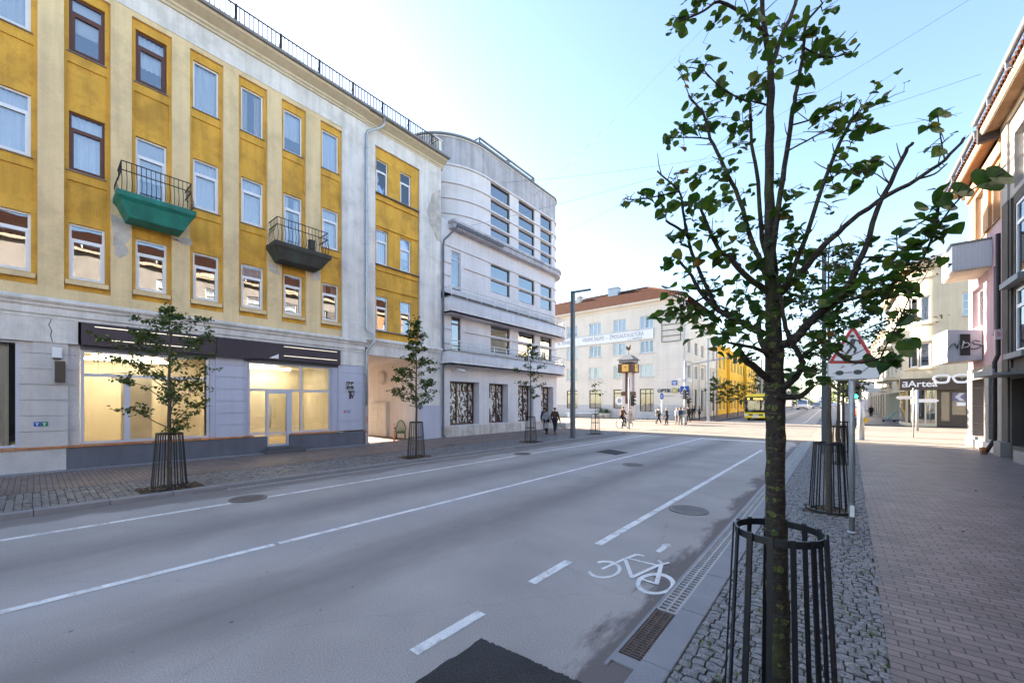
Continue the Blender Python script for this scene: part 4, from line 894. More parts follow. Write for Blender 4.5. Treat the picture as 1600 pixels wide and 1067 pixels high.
pl = MB(FL); pl.box(15.17, Ye+.5, 0, .64, -.4, .05)
u = 16.2
while u < 27: pl.box(u, u+.012, .0, .62, .05, .053, 1); u += 1.6
pl.fr = None; plan_slab(pl, offs([(XL, Ye+.35)]+arc(XL-.95, Ye+.35, .95, 0, 90, 8)+[(BX, Ye+1.3)], .05)+[(BX, Ye)], 0, .64); pl.build('plinth', [MARB, BLK], wb, merge=False)
# roof terrace pergola
pg = MB(); x0, x1, y0, y1 = XL-3.2, XL-1.6, 20.0, 26.5
for x in (x0, x1):
    for z in (20.75, 20.45, 20.1): pg.tube([(x, y0, z), (x, y1, z)], .075, 6)
    for y in (y0, (y0+y1)/2, y1): pg.tube([(x, y, 18.7), (x, y, 20.78)], .07, 6); 
for y in (y0, (y0+y1)/2, y1):
    for z in (20.75, 20.45): pg.tube([(x0, y, z), (x1, y, z)], .05, 6)
pg.build('terrace_frame', TIN, wb)
# dark downpipe between the two houses
d2 = MB(FL); d2.tube([(16.0, 12.5, .50), (15.85, 12.3, .42), (15.3, 11.6, .12), (15.24, 11.3, .10), (15.24, 5.25, .10), (15.30, 5.0, .2), (15.30, 4.55, .2), (15.24, 4.3, .10), (15.24, .12, .10), (15.3, .05, .2)], .06, 10)
d2.bar((15.9, 12.55, .58), (20.1, 12.55, .58), .11, .09); d2.build('downpipe', STEEL, wb)
sc = thing('security_camera', 'white tube security camera under the first balcony of the rounded building', 'camera', (XL+.3, 16.3, 3.95))
m2 = MB(FL); m2.tube([(16.15, 4.08, .30), (16.55, 3.93, .62)], .075, 12); m2.build('housing', SIGW, sc)
m2 = MB(FL); m2.tube([(16.2, 4.26, .2), (16.2, 4.08, .3)], .025, 6); m2.tube([(15.95, 3.95, .02), (16.2, 4.0, .3)], .03, 6); m2.build('bracket', SIGG, sc)
blk = MB(); blk.box(XL-.1, XL+.75, 27.75, 28.55, 0, .42); o = blk.build('stone_step', MARB, bevel=.02); tag(o, 'low stone block at the far corner of the rounded building', 'stone block')
# ================================================================ beige house with the red hip roof across the crossing
BY = 53.3; FB = frame((0, BY, 0), (1, 0, 0), (0, -1, 0)); BXE = -15.2; FE = frame((BXE, 0, 0), (0, 1, 0), (1, 0, 0))
bh = thing('beige_building', 'beige three storey building with red tiled hip roof and a long white banner', 'building', (-30, 60, 0))
bc = [(-20.95, -19.05), (-24.85, -22.95), (-28.75, -26.82), (-32.7, -30.8), (-36.6, -34.7), (-40.5, -38.6)]
brow = [(5.72, 7.45), (8.95, 10.7), (12.3, 14.1)]
h = [(a, b, z0, z1) for a, b in bc for z0, z1 in brow]+[(a, b, .9 if i == 0 else 1.3, 4.05) for i, (a, b) in enumerate(bc)]
bm_ = MB(FB); bm_.wall(-46, BXE, 1.85, 15.4, [q for q in h if q[2] > 1.9]+[(a, b, 1.85, 4.05) for a, b in bc], .22, 0, 0); bm_.build('front_wall', BEI, bh)
bm_ = MB(FB); bm_.wall(-46, BXE, -.06, 1.85, [(a, b, .9 if i == 0 else 1.3, 1.85) for i, (a, b) in enumerate(bc)], .22, 0, .02); bm_.build('dado', BEIG, bh)
jn = MB(FB)
for z in (2.95, 4.9, 6.55, 8.2, 9.8, 11.4, 13.2):
    jn.box(-19.0, BXE, z-.012, z+.012, .0, .004)
for u in (-18.6, -17.2): jn.box(u-.012, u+.012, 1.9, 13, .0, .0045)
jn.build('render_joint', BEIG, bh)
em = [(55.2, 56.5), (58.6, 59.9), (62, 63.3), (65.4, 66.7), (68.8, 70.1)]
eh = [(a, b, z0, z1) for a, b in em for z0, z1 in ((.9, 4.0), (5.5, 7.2), (8.8, 10.5))]
ew = MB(FE); ew.wall(BY, 71.4, -.06, 13.6, eh, .25, 0, 0)
for u in (57.55, 60.95, 64.35, 67.75): ew.box(u-.3, u+.3, 0, 7.6, 0, .14)
ew.box(BY, 71.4, 7.6, 7.75, 0, .16); ew.build('side_wall', BEI, bh)
for a, b, z0, z1 in eh: window(bh, FE, a, b, z0, z1, -.2, BRN if z0 < 1 else WHI, mull=(.5,), w=.08, glass=DGLASS)
ep = MB(FE); ep.box(BY, 71.5, 13.6, 14.9, -.4, .02); ep.box(BY+.2, 71.5, 13.5, 13.62, 0, .2); ep.build('side_parapet', BEI, bh)
for i, (a, b) in enumerate(bc):
    for k, (z0, z1) in enumerate(brow):
        m3 = WHI
        window(bh, FB, a, b, z0, z1, -.14, WHI, mull=(.36, .66), w=.10, glass=GLASS, cur=1 if (k == 2 or (i+k) % 2 == 0) else None, seed=i+k)
        s2 = MB(FB); s2.box(a-.15, b+.15, z0-.10, z0-.01, -.1, .10); s2.build('sill', BEIG, bh)
    window(bh, FB, a, b, .9 if i == 0 else 1.3, 4.03, -.14, BRN, tr=.80, mull=(.4, .75) if i == 0 else (), w=.10, glass=DGLASS, name='shop_window')
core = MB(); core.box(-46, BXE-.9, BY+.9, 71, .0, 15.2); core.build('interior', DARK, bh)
ev = MB(FB); profile(ev, -46.4, BXE+.5, [(-.1, 15.35), (.10, 15.35), (.14, 15.6), (.45, 15.72), (.62, 15.78), (.66, 16.0), (-.1, 16.0)]); ev.build('eaves', BEI, bh)
def roofmat():
    m = mat('red clay pantiles', (.068, .031, .021), .9, .35, 3.5, .2, 12, 0, 0, spec=.05, stain=(.045, .020, .014), stain_amt=.6, stain_scale=1.3); n = m.node_tree.nodes; l = m.node_tree.links; b = n['Principled BSDF']
    g = n.new('ShaderNodeNewGeometry'); w = n.new('ShaderNodeTexWave'); w.wave_type = 'BANDS'; w.bands_direction = 'X'; w.inputs['Scale'].default_value = 1.05; l.new(g.outputs['Position'], w.inputs['Vector'])
    w2 = n.new('ShaderNodeTexWave'); w2.wave_type = 'BANDS'; w2.bands_direction = 'Y'; w2.wave_profile = 'SAW'; w2.inputs['Scale'].default_value = .9; l.new(g.outputs['Position'], w2.inputs['Vector'])
    a = n.new('ShaderNodeMath'); a.operation = 'MULTIPLY_ADD'; a.inputs[1].default_value = .5; l.new(w2.outputs['Fac'], a.inputs[0]); l.new(w.outputs['Fac'], a.inputs[2])
    bp = n.new('ShaderNodeBump'); bp.inputs['Strength'].default_value = 1; bp.inputs['Distance'].default_value = .09; l.new(a.outputs[0], bp.inputs['Height']); l.new(bp.outputs[0], b.inputs['Normal']); return m
ROOF = roofmat()
rf = MB(); e = .7; rz = 20.1; ry = BY+7.5
c1, c2, c3, c4 = (-47, BY-e, 16.0), (BXE+.6, BY-e, 16.0), (BXE+.6, BY+15.7, 16.0), (-47, BY+15.7, 16.0); r1, r2 = (-40, ry, rz), (-22.6, ry, rz)
for a in ((c1, c2, r2, r1), (c2, c3, r2), (c3, c4, r1, r2), (c4, c1, r1)): rf.poly(a)
rf.poly([c1, c2, c3, c4]); o = rf.build('roof', ROOF, bh)
hp = MB(); hp.tube([r2, c2], .16, 6); hp.tube([r1, r2], .16, 6); hp.build('ridge_tile', ROOF, o)
xx, _ = ay(BY+6.1, 950, 460); x2, _ = ay(BY+6.1, 965, 460)
cm = MB(); cm.box(xx, x2, BY+6.1, BY+7.3, 18.0, 20.6); cm.box(xx-.1, x2+.1, BY+6.0, BY+7.4, 20.6, 20.72); cm.build('chimney', GALV, o)
xx, _ = ay(BY+6, 905, 460)
cm = MB(); cm.box(xx-.5, xx+.4, BY+5.6, BY+6.5, 17.5, 19.9); cm.box(xx-.7, xx+.6, BY+5.5, BY+6.6, 20.1, 20.2); cm.box(xx-.4, xx+.3, BY+5.7, BY+6.4, 19.9, 20.1); cm.build('chimney', GRYP, o)
dpb = MB(FE); dpb.tube([(BY+.1, 15.3, .15), (BY+.1, .1, .15)], .08, 8); dpb.tube([(71.35, 13.5, .15), (71.35, .1, .15)], .08, 8); dpb.build('downpipe', BEIG, bh)
bn = thing('banner', 'long white banner with grey capital lettering across the beige building', 'banner', (-27, BY-.1, 10.8))
m2 = MB(FB); m2.box(-44, -19.05, 10.86, 12.16, .06, .10); m2.build('cloth', SIGW, bn)
m2 = MB(FB)
for q in ((-44, -19.0, 12.16, 12.2), (-44, -19.0, 10.82, 10.86), (-19.05, -19.0, 10.86, 12.16)): m2.box(*q, .05, .12)
m2.build('frame', GALV, bn)
SIGT = mat('banner grey lettering', (.30, .33, .37), .6, .02, 2, 0, 1, 0, 0)
text('A. RINKA', .80, (-32.9, BY-.115, 11.55), (1, 0, 0), (0, 0, 1), SIGT, bn, ext=.004, sx=.86)
text('VISOMS ŠALIMS  –  ŽMOGAUS KULTŪRA', .80, (-25.1, BY-.115, 11.62), (1, 0, 0), (0, 0, 1), SIGT, bn, ext=.004, sx=.66)
text('A. J. GREIMAS', .36, (-21.6, BY-.115, 11.08), (1, 0, 0), (0, 0, 1), SIGT, bn, ext=.004, sx=1)
rk = MB(FB); a0, a1, z0, z1 = -17.9, -15.5, 10.2, 13.2
for z in (10.2, 10.95, 11.7, 12.45, 13.2): rk.box(a0, a1, z-.03, z+.03, .08, .14)
for a in (a0, a1): rk.box(a-.03, a+.03, z0, z1, .1, .16)
o = rk.build('sign_frame', IRON); tag(o, 'empty dark metal sign rack on the beige wall right of the banner', 'sign frame')
og = thing('shop_sign', 'dark cut-out letters OPTIKOS with a round olive emblem on the beige wall', 'sign', (-17.2, BY-.05, 3.7))
NAV2 = mat('navy lettering', (.02, .035, .08), .4, 0, 1, 0, 1, 0, 0); OLV = mat('olive emblem', (.42, .38, .06), .4, .2, 4, 0, 1, 0, 0)
text('OPTIK', .62, (-17.62, BY-.06, 3.72), (1, 0, 0), (0, 0, 1), NAV2, og, ext=.02, sx=1.0, bold=.02); text('S', .62, (-15.75, BY-.06, 3.72), (1, 0, 0), (0, 0, 1), NAV2, og, ext=.02, bold=.02)
m2 = MB(); n = 20; cx0 = -16.28
for rr2, d, mi in ((.36, .08, 0), (.22, .11, 1)): m2.add([(cx0+rr2*math.cos(6.283*k/n), BY-d, 3.74+rr2*math.sin(6.283*k/n)) for k in range(n)], [tuple(range(n))], mi)
m2.build('emblem', [OLV, CRM2], og, norm=False)
text('OPTIKOS SALONAS', .17, (-17.1, BY-.03, 3.02), (1, 0, 0), (0, 0, 1), SIGT, og, ext=.004)
pl = thing('street_name_plate', 'small blue street name plate above the dark optician lettering', 'name plate', (-16.1, BY-.03, 4.7))
xa, za = ay(BY, 1054, 598); m2 = MB(FB); m2.box(xa-.35, xa+.35, za-.28, za+.28, 0, .05); m2.build('plate', SIGB, pl); m2 = MB(FB); m2.box(xa-.28, xa+.28, za+.0, za+.1, .05, .056); m2.box(xa-.2, xa+.2, za-.16, za-.08, .05, .056); m2.build('inscription', SIGW, pl)
dec = MB(FB)
xa, za = ay(BY, 964, 640)
dh = thing('round_sign', 'white round decal on the shop window beside the clock tower', 'sign', (-24, BY-.1, 2)); n = 24
xa, za = ay(BY, 968, 626); m2 = MB(FB); m2.add([(xa+.62*math.cos(6.283*k/n), za+.62*math.sin(6.283*k/n), .02) for k in range(n)], [tuple(range(n))]); m2.build('disc', SIGW, dh)
m2 = MB(FB); m2.add([(xa+.3*math.cos(6.283*k/n), za+.34*math.sin(6.283*k/n), .025) for k in range(n)], [tuple(range(n))]); m2.build('emblem', SIGT, dh)
# railing and planters by the optician's door
rg = MB(FB)
for z in (.95, .6): rg.tube([(-19.3, z+.0, 1.6), (-13.9, z, 1.6)], .04, 6)
for u in (-19.3, -17.4, -15.6, -13.9): rg.tube([(u, -.05, 1.6), (u, .95, 1.6)], .04, 6)
rg.tube([(-21.2, .95, 1.6), (-19.3, .95, 1.6)], .04, 6) ; o = rg.build('handrail', GALV); tag(o, 'low galvanised handrail by the entrance of the optician', 'handrail')
PLANT = leafmat('shrub leaf', [(0, (.035, .075, .02)), (1, (.09, .15, .04))], .2)
def planter(px, py, rad, lab, grp='potted shrubs along the beige building'):
    x, y, _ = gp(px, py, -.05); y = min(y, BY-.6)
    t = thing('potted_shrub', lab, 'potted plant', (x, y, -.05), grp); m2 = MB(); m2.lathe((x, y, -.05), [(rad*.6, 0), (rad*.85, .6), (rad*.9, .7), (rad*.78, .7), (rad*.75, .6), (0, .6)], 14); m2.build('pot', GRYP, t)
    m2 = MB(); r = random.Random(int(px))
    for _ in range(260):
        a = r.uniform(0, 6.28); el = r.uniform(.1, 1.4); d = rad*r.uniform(.3, 1.5); c = V((x+d*math.cos(a)*math.cos(el), y+d*math.sin(a)*math.cos(el), .6+d*math.sin(el)*.9))
        u = V((math.cos(a), math.sin(a), .6)); v = V((-math.sin(a), math.cos(a), 0)); s2 = .11; m2.add([c-u*s2, c+v*s2*.4, c+u*s2, c-v*s2*.4], [(0, 1, 2, 3)])
    m2.build('foliage', PLANT, t, norm=False); return t
planter(1002, 649, .75, 'wide potted shrub in front of the optician door, left of the others'); planter(1012, 649, .5, 'smaller pale pot with shrub right of the wide one by the optician door')
planter(883, 648, .5, 'potted shrub half hidden by the corner of the rounded building'); planter(902, 648, .55, 'potted shrub beside the lamp post in front of the beige dado')
bn2 = MB(FB); bn2.box(-32.3, -27, .55, .65, .5, 1.1); bn2.box(-31.9, -31.5, -.05, .55, .5, 1.1); bn2.box(-27.8, -27.4, -.05, .55, .5, 1.1); bn2.box(-32.3, -27, .9, 1.35, 1.02, 1.1) if 0 else None
o = bn2.build('bench', SIGW, bevel=.02); tag(o, 'long pale bench standing before the beige building', 'bench')
# ================================================================ bright yellow house and others beyond, left side of the far street
def simple_house(name, label, cat, fr, u0, u1, z1, depth_dir, wm, winm, nu, rows, ww, roofm=None, roofz=2.5, margin=.8, pil=None, glass=None, eave=True, cur=False):
    o_, u_, n_ = fr; base = o_+u_*((u0+u1)/2)-n_*5
    t = thing(name, label, cat, tuple(base)); sp = (u1-u0-2*margin)/nu; hs = []
    for i in range(nu):
        c = u0+margin+sp*(i+.5)
        for z0, zz1 in rows: hs.append((c-ww/2, c+ww/2, z0, zz1))
    m2 = MB(fr); m2.wall(u0, u1, -.05, z1, hs, .22, 0, 0); m2.quad((u0, -.05, 0), (u0, -.05, -10), (u0, z1, -10), (u0, z1, 0)); m2.quad((u1, -.05, 0), (u1, -.05, -10), (u1, z1, -10), (u1, z1, 0)); m2.build('wall', wm, t)
    m2 = MB(fr); m2.box(u0+.05, u1-.05, 0, z1-.1, -10, -.8); m2.build('interior', DARK, t)
    for q in hs: window(t, fr, *q, -.14, winm, mull=(.5,), w=.09, glass=glass or GLASS, cur=1 if cur else None, seed=int(q[0]*7))
    if eave: m2 = MB(fr); profile(m2, u0-.1, u1+.1, [(-.1, z1-.45), (.08, z1-.45), (.12, z1-.25), (.45, z1-.1), (.5, z1+.05), (-.1, z1+.05)]); m2.build('cornice', wm, t)
    if roofm: m2 = MB(fr); profile(m2, u0-.2, u1+.2, [(.6, z1+.02), (-5, z1+roofz), (-10.5, z1+.02)]); m2.build('roof', roofm, t)
    if pil:
        for u in pil: m2 = MB(fr); m2.box(u-.45, u+.45, 0, z1+.6, 0, .5); m2.build('pilaster', wm, t)
    return t
FY = frame((-15.2, 0, 0), (0, 1, 0), (1, 0, 0))
simple_house('yellow_building', 'bright yellow two storey building on the far street with tall white windows', 'building', FY, 71.6, 112, 11.6, 1, YEL2, WHI, 12, ((1.0, 3.2), (4.6, 6.6), (8.0, 10.0)), 1.5, TIN, 1.2, pil=(80, 97))
simple_house('pale_building', 'pale block beyond the bright yellow building on the far street', 'building', FY, 113, 150, 10.5, 1, CRM2, WHI, 8, ((1.0, 3.2), (4.6, 6.6), (7.6, 9.4)), 1.6, TIN, 1.5)
simple_house('grey_building', 'grey block at the far end of the left pavement', 'building', FY, 152, 215, 9, 1, GRYP, WHI, 9, ((1.0, 3.2), (4.8, 7)), 1.8, TIN, 2)
# ================================================================ right side of the street
XR = 5.0; FR = frame((XR, 0, 0), (0, 1, 0), (-1, 0, 0))
db = thing('dark_building', 'rendered house at the right edge, its lower walls coloured dark for shade, with white window columns and tiled eaves', 'building', (XR+6, 0, 0))
ucols = [(21.25, 22.55), (18.2, 19.5), (15.2, 16.5), (12.2, 13.5), (9.2, 10.5), (6.2, 7.5), (3.2, 4.5), (.2, 1.5), (-2.8, -1.5), (-5.8, -4.5), (-8.8, -7.5), (-11.8, -10.5), (-14.8, -13.5)]
hl = []
for a, b in ucols: hl += [(a, b, 3.85, 6.1), (a, b, 6.55, 9.2)]
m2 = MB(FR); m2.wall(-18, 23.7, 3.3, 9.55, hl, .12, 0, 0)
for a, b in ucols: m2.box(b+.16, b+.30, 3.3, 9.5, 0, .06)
m2.box(23.05, 23.72, .55, 9.55, -.2, .06); m2.build('dark_wall', SHDR, db)
hu = [(a, b, 9.75, 11.75) for a, b in ucols]
m2 = MB(FR); m2.wall(-18, 23.72, 9.55, 12.6, hu, .3, 0, .01); m2.box(23.05, 23.74, 9.55, 12.6, -.2, .07); m2.build('upper_wall', SUNR, db)
for a, b, z0, z1 in hl+hu: window(db, FR, a, b, z0, z1, -.03 if z1 < 9.4 else -.2, WHI, tr=.72, w=.10, glass=GLASS, cur=1 if z0 > 9 else None, seed=int(a*3))
for a, b in ucols:
    for z, w in ((6.2, .3), (3.6, .22)): m2 = MB(FR); m2.box(a-.3, b+.3, z, z+.2, -.1, w); m2.build('window_ledge', TIN, db)
gh = [(21.3, 22.9, .45, 2.9)]+[(u, u+2.6, .6, 2.9) for u in (-16, -12, -8, -4, 0, 4, 8, 12, 16)]
m2 = MB(FR); m2.wall(-18, 23.05, 0, 3.3, gh, .8, 0, 0); m2.build('ground_wall', SHDR, db)
m2 = MB(FR); m2.quad((-18, 0, -.82), (23, 0, -.82), (23, 3.2, -.82), (-18, 3.2, -.82)); m2.build('shop_glass', DGLASS, db)
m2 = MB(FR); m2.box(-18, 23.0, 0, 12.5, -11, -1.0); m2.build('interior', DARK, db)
for q in ((22.95, 23.78, 0, .55, -.2, .26), (20.2, 21.35, 0, .40, -.2, .30)): m2 = MB(FR); m2.box(*q); m2.build('plinth', CLAD, db, bevel=.01)
m2 = MB(FR); m2.box(20.9, 23.3, 2.98, 3.06, 0, .85); m2.box(20.9, 23.3, 3.06, 3.2, .80, .85); m2.build('canopy', TIN, db)
# eaves : soffit, fascia boards, gutter, tiles
def eaves(t, u0, u1, z, D, so):
    m2 = MB(FR); profile(m2, u0, u1, [(-.2, z), (D-.12, z-.02), (D-.12, z+.05), (-.2, z+.05)]); m2.build('soffit', so, t)
    m2 = MB(FR); m2.box(u0, u1, z-.05, z+.16, D-.11, D-.04); m2.box(u0, u1, z+.02, z+.2, D-.04, D+.0); m2.box(u0, u1, z-.16, z-.01, -.05, .10); m2.build('fascia_board', CRM2, t)
    m2 = MB(FR); n = int((u1-u0)/.24)
    for k in range(n):
        u = u0+(u1-u0)*k/n; m2.tube([(u+.06, z+.24, D+.08), (u+.06, z+.62, D-.8)], .065, 6); m2.box(u+.12, u+.22, z+.16, z+.22, D-.3, D+.02)
    profile(m2, u0, u1, [(D+.02, z+.2), (-6, z+3.2), (-6, z+3.4), (D+.05, z+.25)]); m2.build('roof', ROOF, t)
    m2 = MB(FR)
    for k in range(int((u1-u0)/2)+1): u = min(u0+2*k, u1-.1); m2.box(u, u+.05, z+.2, z+.5, D-.15, D+.16)
    for k in range(8):
        a = math.pi*k/7
    arcp = [(D+.13+.085*math.cos(math.pi+math.pi*k/8), z+.50+.085*math.sin(math.pi+math.pi*k/8)) for k in range(9)]
    profile(m2, u0, u1, arcp+[(d*1.0+.0, zz+.006) for d, zz in arcp[::-1]]); m2.build('gutter', GALV, t)
eaves(db, -18, 23.9, 12.62, .60, SOFF)
m2 = MB(FR); m2.box(23.74, 23.95, 12.3, 13.05, -.1, .66); m2.build('gable_board', IRON, db)
nb = thing('pink_corner_building', 'pink and peach corner house with white enclosed balcony and peeling orange eaves', 'building', (XR+6, 27, 0))
YN = 29.0
hp_ = [(24.15, 25.05, 4.85, 7.6), (26.5, 28.3, 5.5, 7.3)]
m2 = MB(FR); m2.wall(23.72, YN, 3.6, 9.2, hp_, .3, 0, 0); m2.build('pink_wall', PINK, nb)
ho = [(24.2, 25.1, 9.35, 11.5), (26.2, 27.8, 9.35, 11.5)]
m2 = MB(FR); m2.wall(23.72, YN, 9.2, 12.45, ho, .35, 0, .0); m2.box(23.72, YN, 11.7, 12.45, -.2, .10); m2.box(25.3, 26.0, 9.3, 11.7, 0, .10); m2.build('peach_wall', ORA, nb)
for a, b, z0, z1 in hp_+ho: window(nb, FR, a, b, z0, z1, -.2, WHI, mull=(.33, .66) if z0 > 9 else (.5,), w=.08, glass=GLASS, cur=1, seed=int(a*9), sill=.25)
hg = [(24.55, 25.5, .5, 3.1), (26.2, 28.1, .5, 3.1)]
m2 = MB(FR); m2.wall(23.72, YN, .3, 3.6, hg, .45, 0, .04)
for z in (1.1, 1.9, 2.7, 3.15): m2.box(23.75, YN, z-.006, z+.006, .04, .043, 1)
for u in (24.5, 25.55, 26.15, 28.2): m2.box(u-.006, u+.006, .5, 3.6, .04, .043, 1)
m2.build('stone_cladding', [CLAD, BLK], nb)
m2 = MB(FR); m2.box(24.55, 25.5, .5, 3.1, -.55, -.35); m2.build('door', NAVY, nb)
m2 = MB(FR); m2.box(26.2, 28.1, .5, 3.1, -.55, -.40); m2.build('shop_glass', BRNP, nb)
m2 = MB(FR); m2.box(23.72, YN, 0, .36, -.4, .12); m2.build('plinth', MARB, nb, bevel=.01)
m2 = MB(); m2.box(XR+.02, XR+10, YN-.25, YN, 0, 12.45); m2.build('end_wall', CRM2, nb)
m2 = MB(FR); m2.box(23.8, YN-.3, 0, 12.3, -10, -.6); m2.build('interior', DARK, nb)
eaves(nb, 23.98, YN+.9, 12.42, .56, SOFF)
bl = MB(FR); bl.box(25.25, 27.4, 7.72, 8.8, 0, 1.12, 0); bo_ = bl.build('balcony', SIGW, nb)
m2 = MB(FR); m2.box(25.22, 27.43, 8.8, 8.9, 0, 1.17); m2.build('coping', TIN, bo_)
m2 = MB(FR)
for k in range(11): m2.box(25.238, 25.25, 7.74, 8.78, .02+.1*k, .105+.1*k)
m2.build('slat', SIGG, bo_)  # slats greyer than the white box: shade of this end put into the colour
m2 = MB(FR); m2.box(25.3, 27.35, 7.66, 7.72, 0, 1.08); m2.build('soffit', CRM2, bo_)
dpr = MB(FR); dpr.tube([(23.86, 8.6, .12), (23.86, 3.9, .12), (23.80, 3.6, .22), (23.80, .6, .22), (23.9, .25, .35), (23.95, .1, .4)], .07, 8); dpr.build('downpipe', IRON, nb)
ns_ = thing('shop_sign', 'large white wedge shaped box sign, its front coloured grey for shade, with handwritten black letters NPS', 'sign', (XR-.5, 27, 4.5))
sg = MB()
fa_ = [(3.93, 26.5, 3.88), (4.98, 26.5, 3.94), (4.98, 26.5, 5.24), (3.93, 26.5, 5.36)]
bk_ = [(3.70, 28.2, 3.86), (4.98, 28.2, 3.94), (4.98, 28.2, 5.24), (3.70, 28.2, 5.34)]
sg.add(fa_+bk_, [(0, 1, 2, 3)], 0); sg.add(fa_+bk_, [(4, 7, 6, 5), (0, 3, 7, 4), (3, 2, 6, 7), (1, 5, 6, 2)], 1); sg.add(fa_+bk_, [(0, 4, 5, 1)], 2); sg.build('box', [mat('shaded sign face', (.43, .455, .50), .4, .03, 2, 0, 1, .05, 0), SIGW, CLAD], ns_, bevel=.01)  # grey of the front face is its shade put into the colour
def pol(pxl, Y): return [V((*ay(Y, *p)[:1], Y, ay(Y, *p)[1])) for p in pxl]
m2 = MB(); q = pol([(1500, 522), (1516, 522), (1516, 555), (1500, 555)], 26.485); m2.prism(q, (0, -.02, 0)); m2.build('black_bar', BLK, ns_)
def stroke(pxl, Y, w, m, par, name='lettering'):
    m3 = MB(); m3.tube(pol(pxl, Y), w, 6); return m3.build(name, m, par)
ZZ = lambda l: [(1380+x*160/776, 380+y*220/1067) for x, y in l]
stroke(ZZ([(488, 808), (500, 790), (520, 768), (540, 760), (552, 780), (562, 800), (568, 770), (574, 740)]), 26.45, .020, BLK, ns_)
stroke(ZZ([(596, 800), (604, 770), (612, 744)]), 26.45, .020, SIGG, ns_); stroke(ZZ([(600, 760), (640, 752), (656, 768), (640, 785), (606, 790)]), 26.45, .018, SIGG, ns_)
stroke(ZZ([(735, 745), (700, 736), (672, 748), (690, 765), (735, 768), (748, 778), (720, 796), (690, 800), (665, 798)]), 26.45, .022, BLK, ns_)
hn = thing('house_number_sign', 'small pinkish box sign with the number 5 on the dark corner pilaster', 'number plate', (XR-.2, 23.3, 4.6))
m2 = MB(FR); m2.box(23.15, 23.25, 4.42, 4.80, .16, .34); m2.build('plate', mat('pale pink plate', (.62, .45, .47), .5, 0, 1, 0, 1, 0, 0), hn)
text('5', .22, (XR-.25, 23.145, 4.61), (1, 0, 0), (0, 0, 1), SIGR, hn, ext=.004)
fp_ = thing('flower_pot', 'small terracotta pot at the foot of the dark downpipe', 'flower pot', (XR-.5, 23.95, 0)); m2 = MB(); m2.lathe((XR-.45, 24.0, 0), [(.09, 0), (.14, .22), (.15, .26), (.12, .25)], 12); m2.build('pot', TERR, fp_)
m2 = MB(); m2.lathe((XR-.45, 24.0, .2), [(.11, 0), (.0, .02)], 10); m2.build('soil', SOIL, fp_)
# ---- cream optician house across the side street
AY = 49.9; FA = frame((0, AY, 0), (1, 0, 0), (0, -1, 0)); ab = thing('optician_building', 'warm cream house with a curved corner bay and a black optician shop front', 'building', (10, AY+6, 0))
bxc, brr = 6.75, 1.75
m2 = MB(FA); m2.wall(6.75, 16, 3.2, 14.2, [(8.25, 9.6, 9.4, 11.4), (8.4, 9.8, 5.5, 7.9), (11.5, 13, 9.4, 11.4), (11.5, 13, 5.5, 7.9)], .2); m2.build('front_wall', CRM2, ab)
for q in ((8.25, 9.6, 9.4, 11.4), (8.4, 9.8, 5.5, 7.9), (11.5, 13, 9.4, 11.4), (11.5, 13, 5.5, 7.9)): window(ab, FA, *q, -.14, WHI, bars=(.3, .65), w=.09, glass=DGLASS, sill=.2)
by = MB()
def bay(z0, z1, r2, m=0, a0=180, a1=270): plan_wall(by, arc(bxc, AY+brr, r2, a0, a1, 18), z0, z1, m)
for z0, z1 in ((3.2, 5.3), (7.4, 9.3), (11.5, 14.2)): bay(z0, z1, brr)
for z0, z1 in ((5.3, 7.4), (9.3, 11.5)): bay(z0, z1, brr, 0, 180, 205); bay(z0, z1, brr, 0, 258, 270); bay(z0, z1, brr, 0, 230, 234)
for z in (9.1, 5.15, 7.6, 13.2): plan_slab(by, arc(bxc, AY+brr, brr+.14, 178, 272, 18)+[(bxc, AY+brr)], z-.09, z+.09)
by.build('bay_wall', CRM2, ab)
for z0, z1 in ((5.3, 7.4), (9.3, 11.5)):
    for a0, a1 in ((205, 230), (234, 258)):
        p0 = arc(bxc, AY+brr, brr-.12, a0, a1, 1); o3 = V((*p0[0], 0)); u3 = V((*p0[1], 0))-o3; ln = u3.length; u3.normalize(); n3 = V((u3.y, -u3.x, 0))
        window(ab, (o3, u3, n3), 0, ln, z0, z1, 0, WHI, w=.09, glass=GLASS, cur=1, seed=int(z0))
FAE = frame((bxc-brr, 0, 0), (0, 1, 0), (-1, 0, 0))
sh_ = [(u, u+1.5, z0, z1) for u in (54, 58, 62, 66) for z0, z1 in ((5.3, 7.4), (9.3, 11.5))]
m2 = MB(FAE); m2.wall(AY+brr, 70, 3.2, 13.2, sh_, .2); m2.build('street_wall', CRM2, ab)
for q in sh_: window(ab, FAE, *q, -.14, WHI, mull=(.5,), w=.09, glass=GLASS)
for u in (55.2, 63):
    for z in (4.6, 8.6):
        m2 = MB(FAE); m2.box(u, u+3.2, z-.2, z+.1, 0, 1.1); b3 = m2.build('balcony', CRM2, ab, bevel=.02); m2 = MB(FAE)
        for zz2 in (.55, .8, 1.0): m2.bar((u, z+zz2, 1.05), (u+3.2, z+zz2, 1.05), .03); m2.bar((u, z+zz2, 0), (u, z+zz2, 1.05), .03)
        for k in range(5): m2.bar((u+.8*k, z+.1, 1.05), (u+.8*k, z+1.0, 1.05), .03)
        m2.build('railing', SIGG, b3)
m2 = MB()
plan_slab(m2, arc(bxc, AY+brr, brr+.5, 178, 272, 18)+[(16, AY-.5), (16, AY+12), (bxc-brr-.5, AY+20)], 14.2, 14.45); plan_slab(m2, arc(bxc, AY+brr, brr+.25, 178, 272, 18)+[(16, AY-.2), (16, AY+12), (bxc-brr-.2, AY+20)], 13.9, 14.2); m2.build('cornice', CRM2, ab)
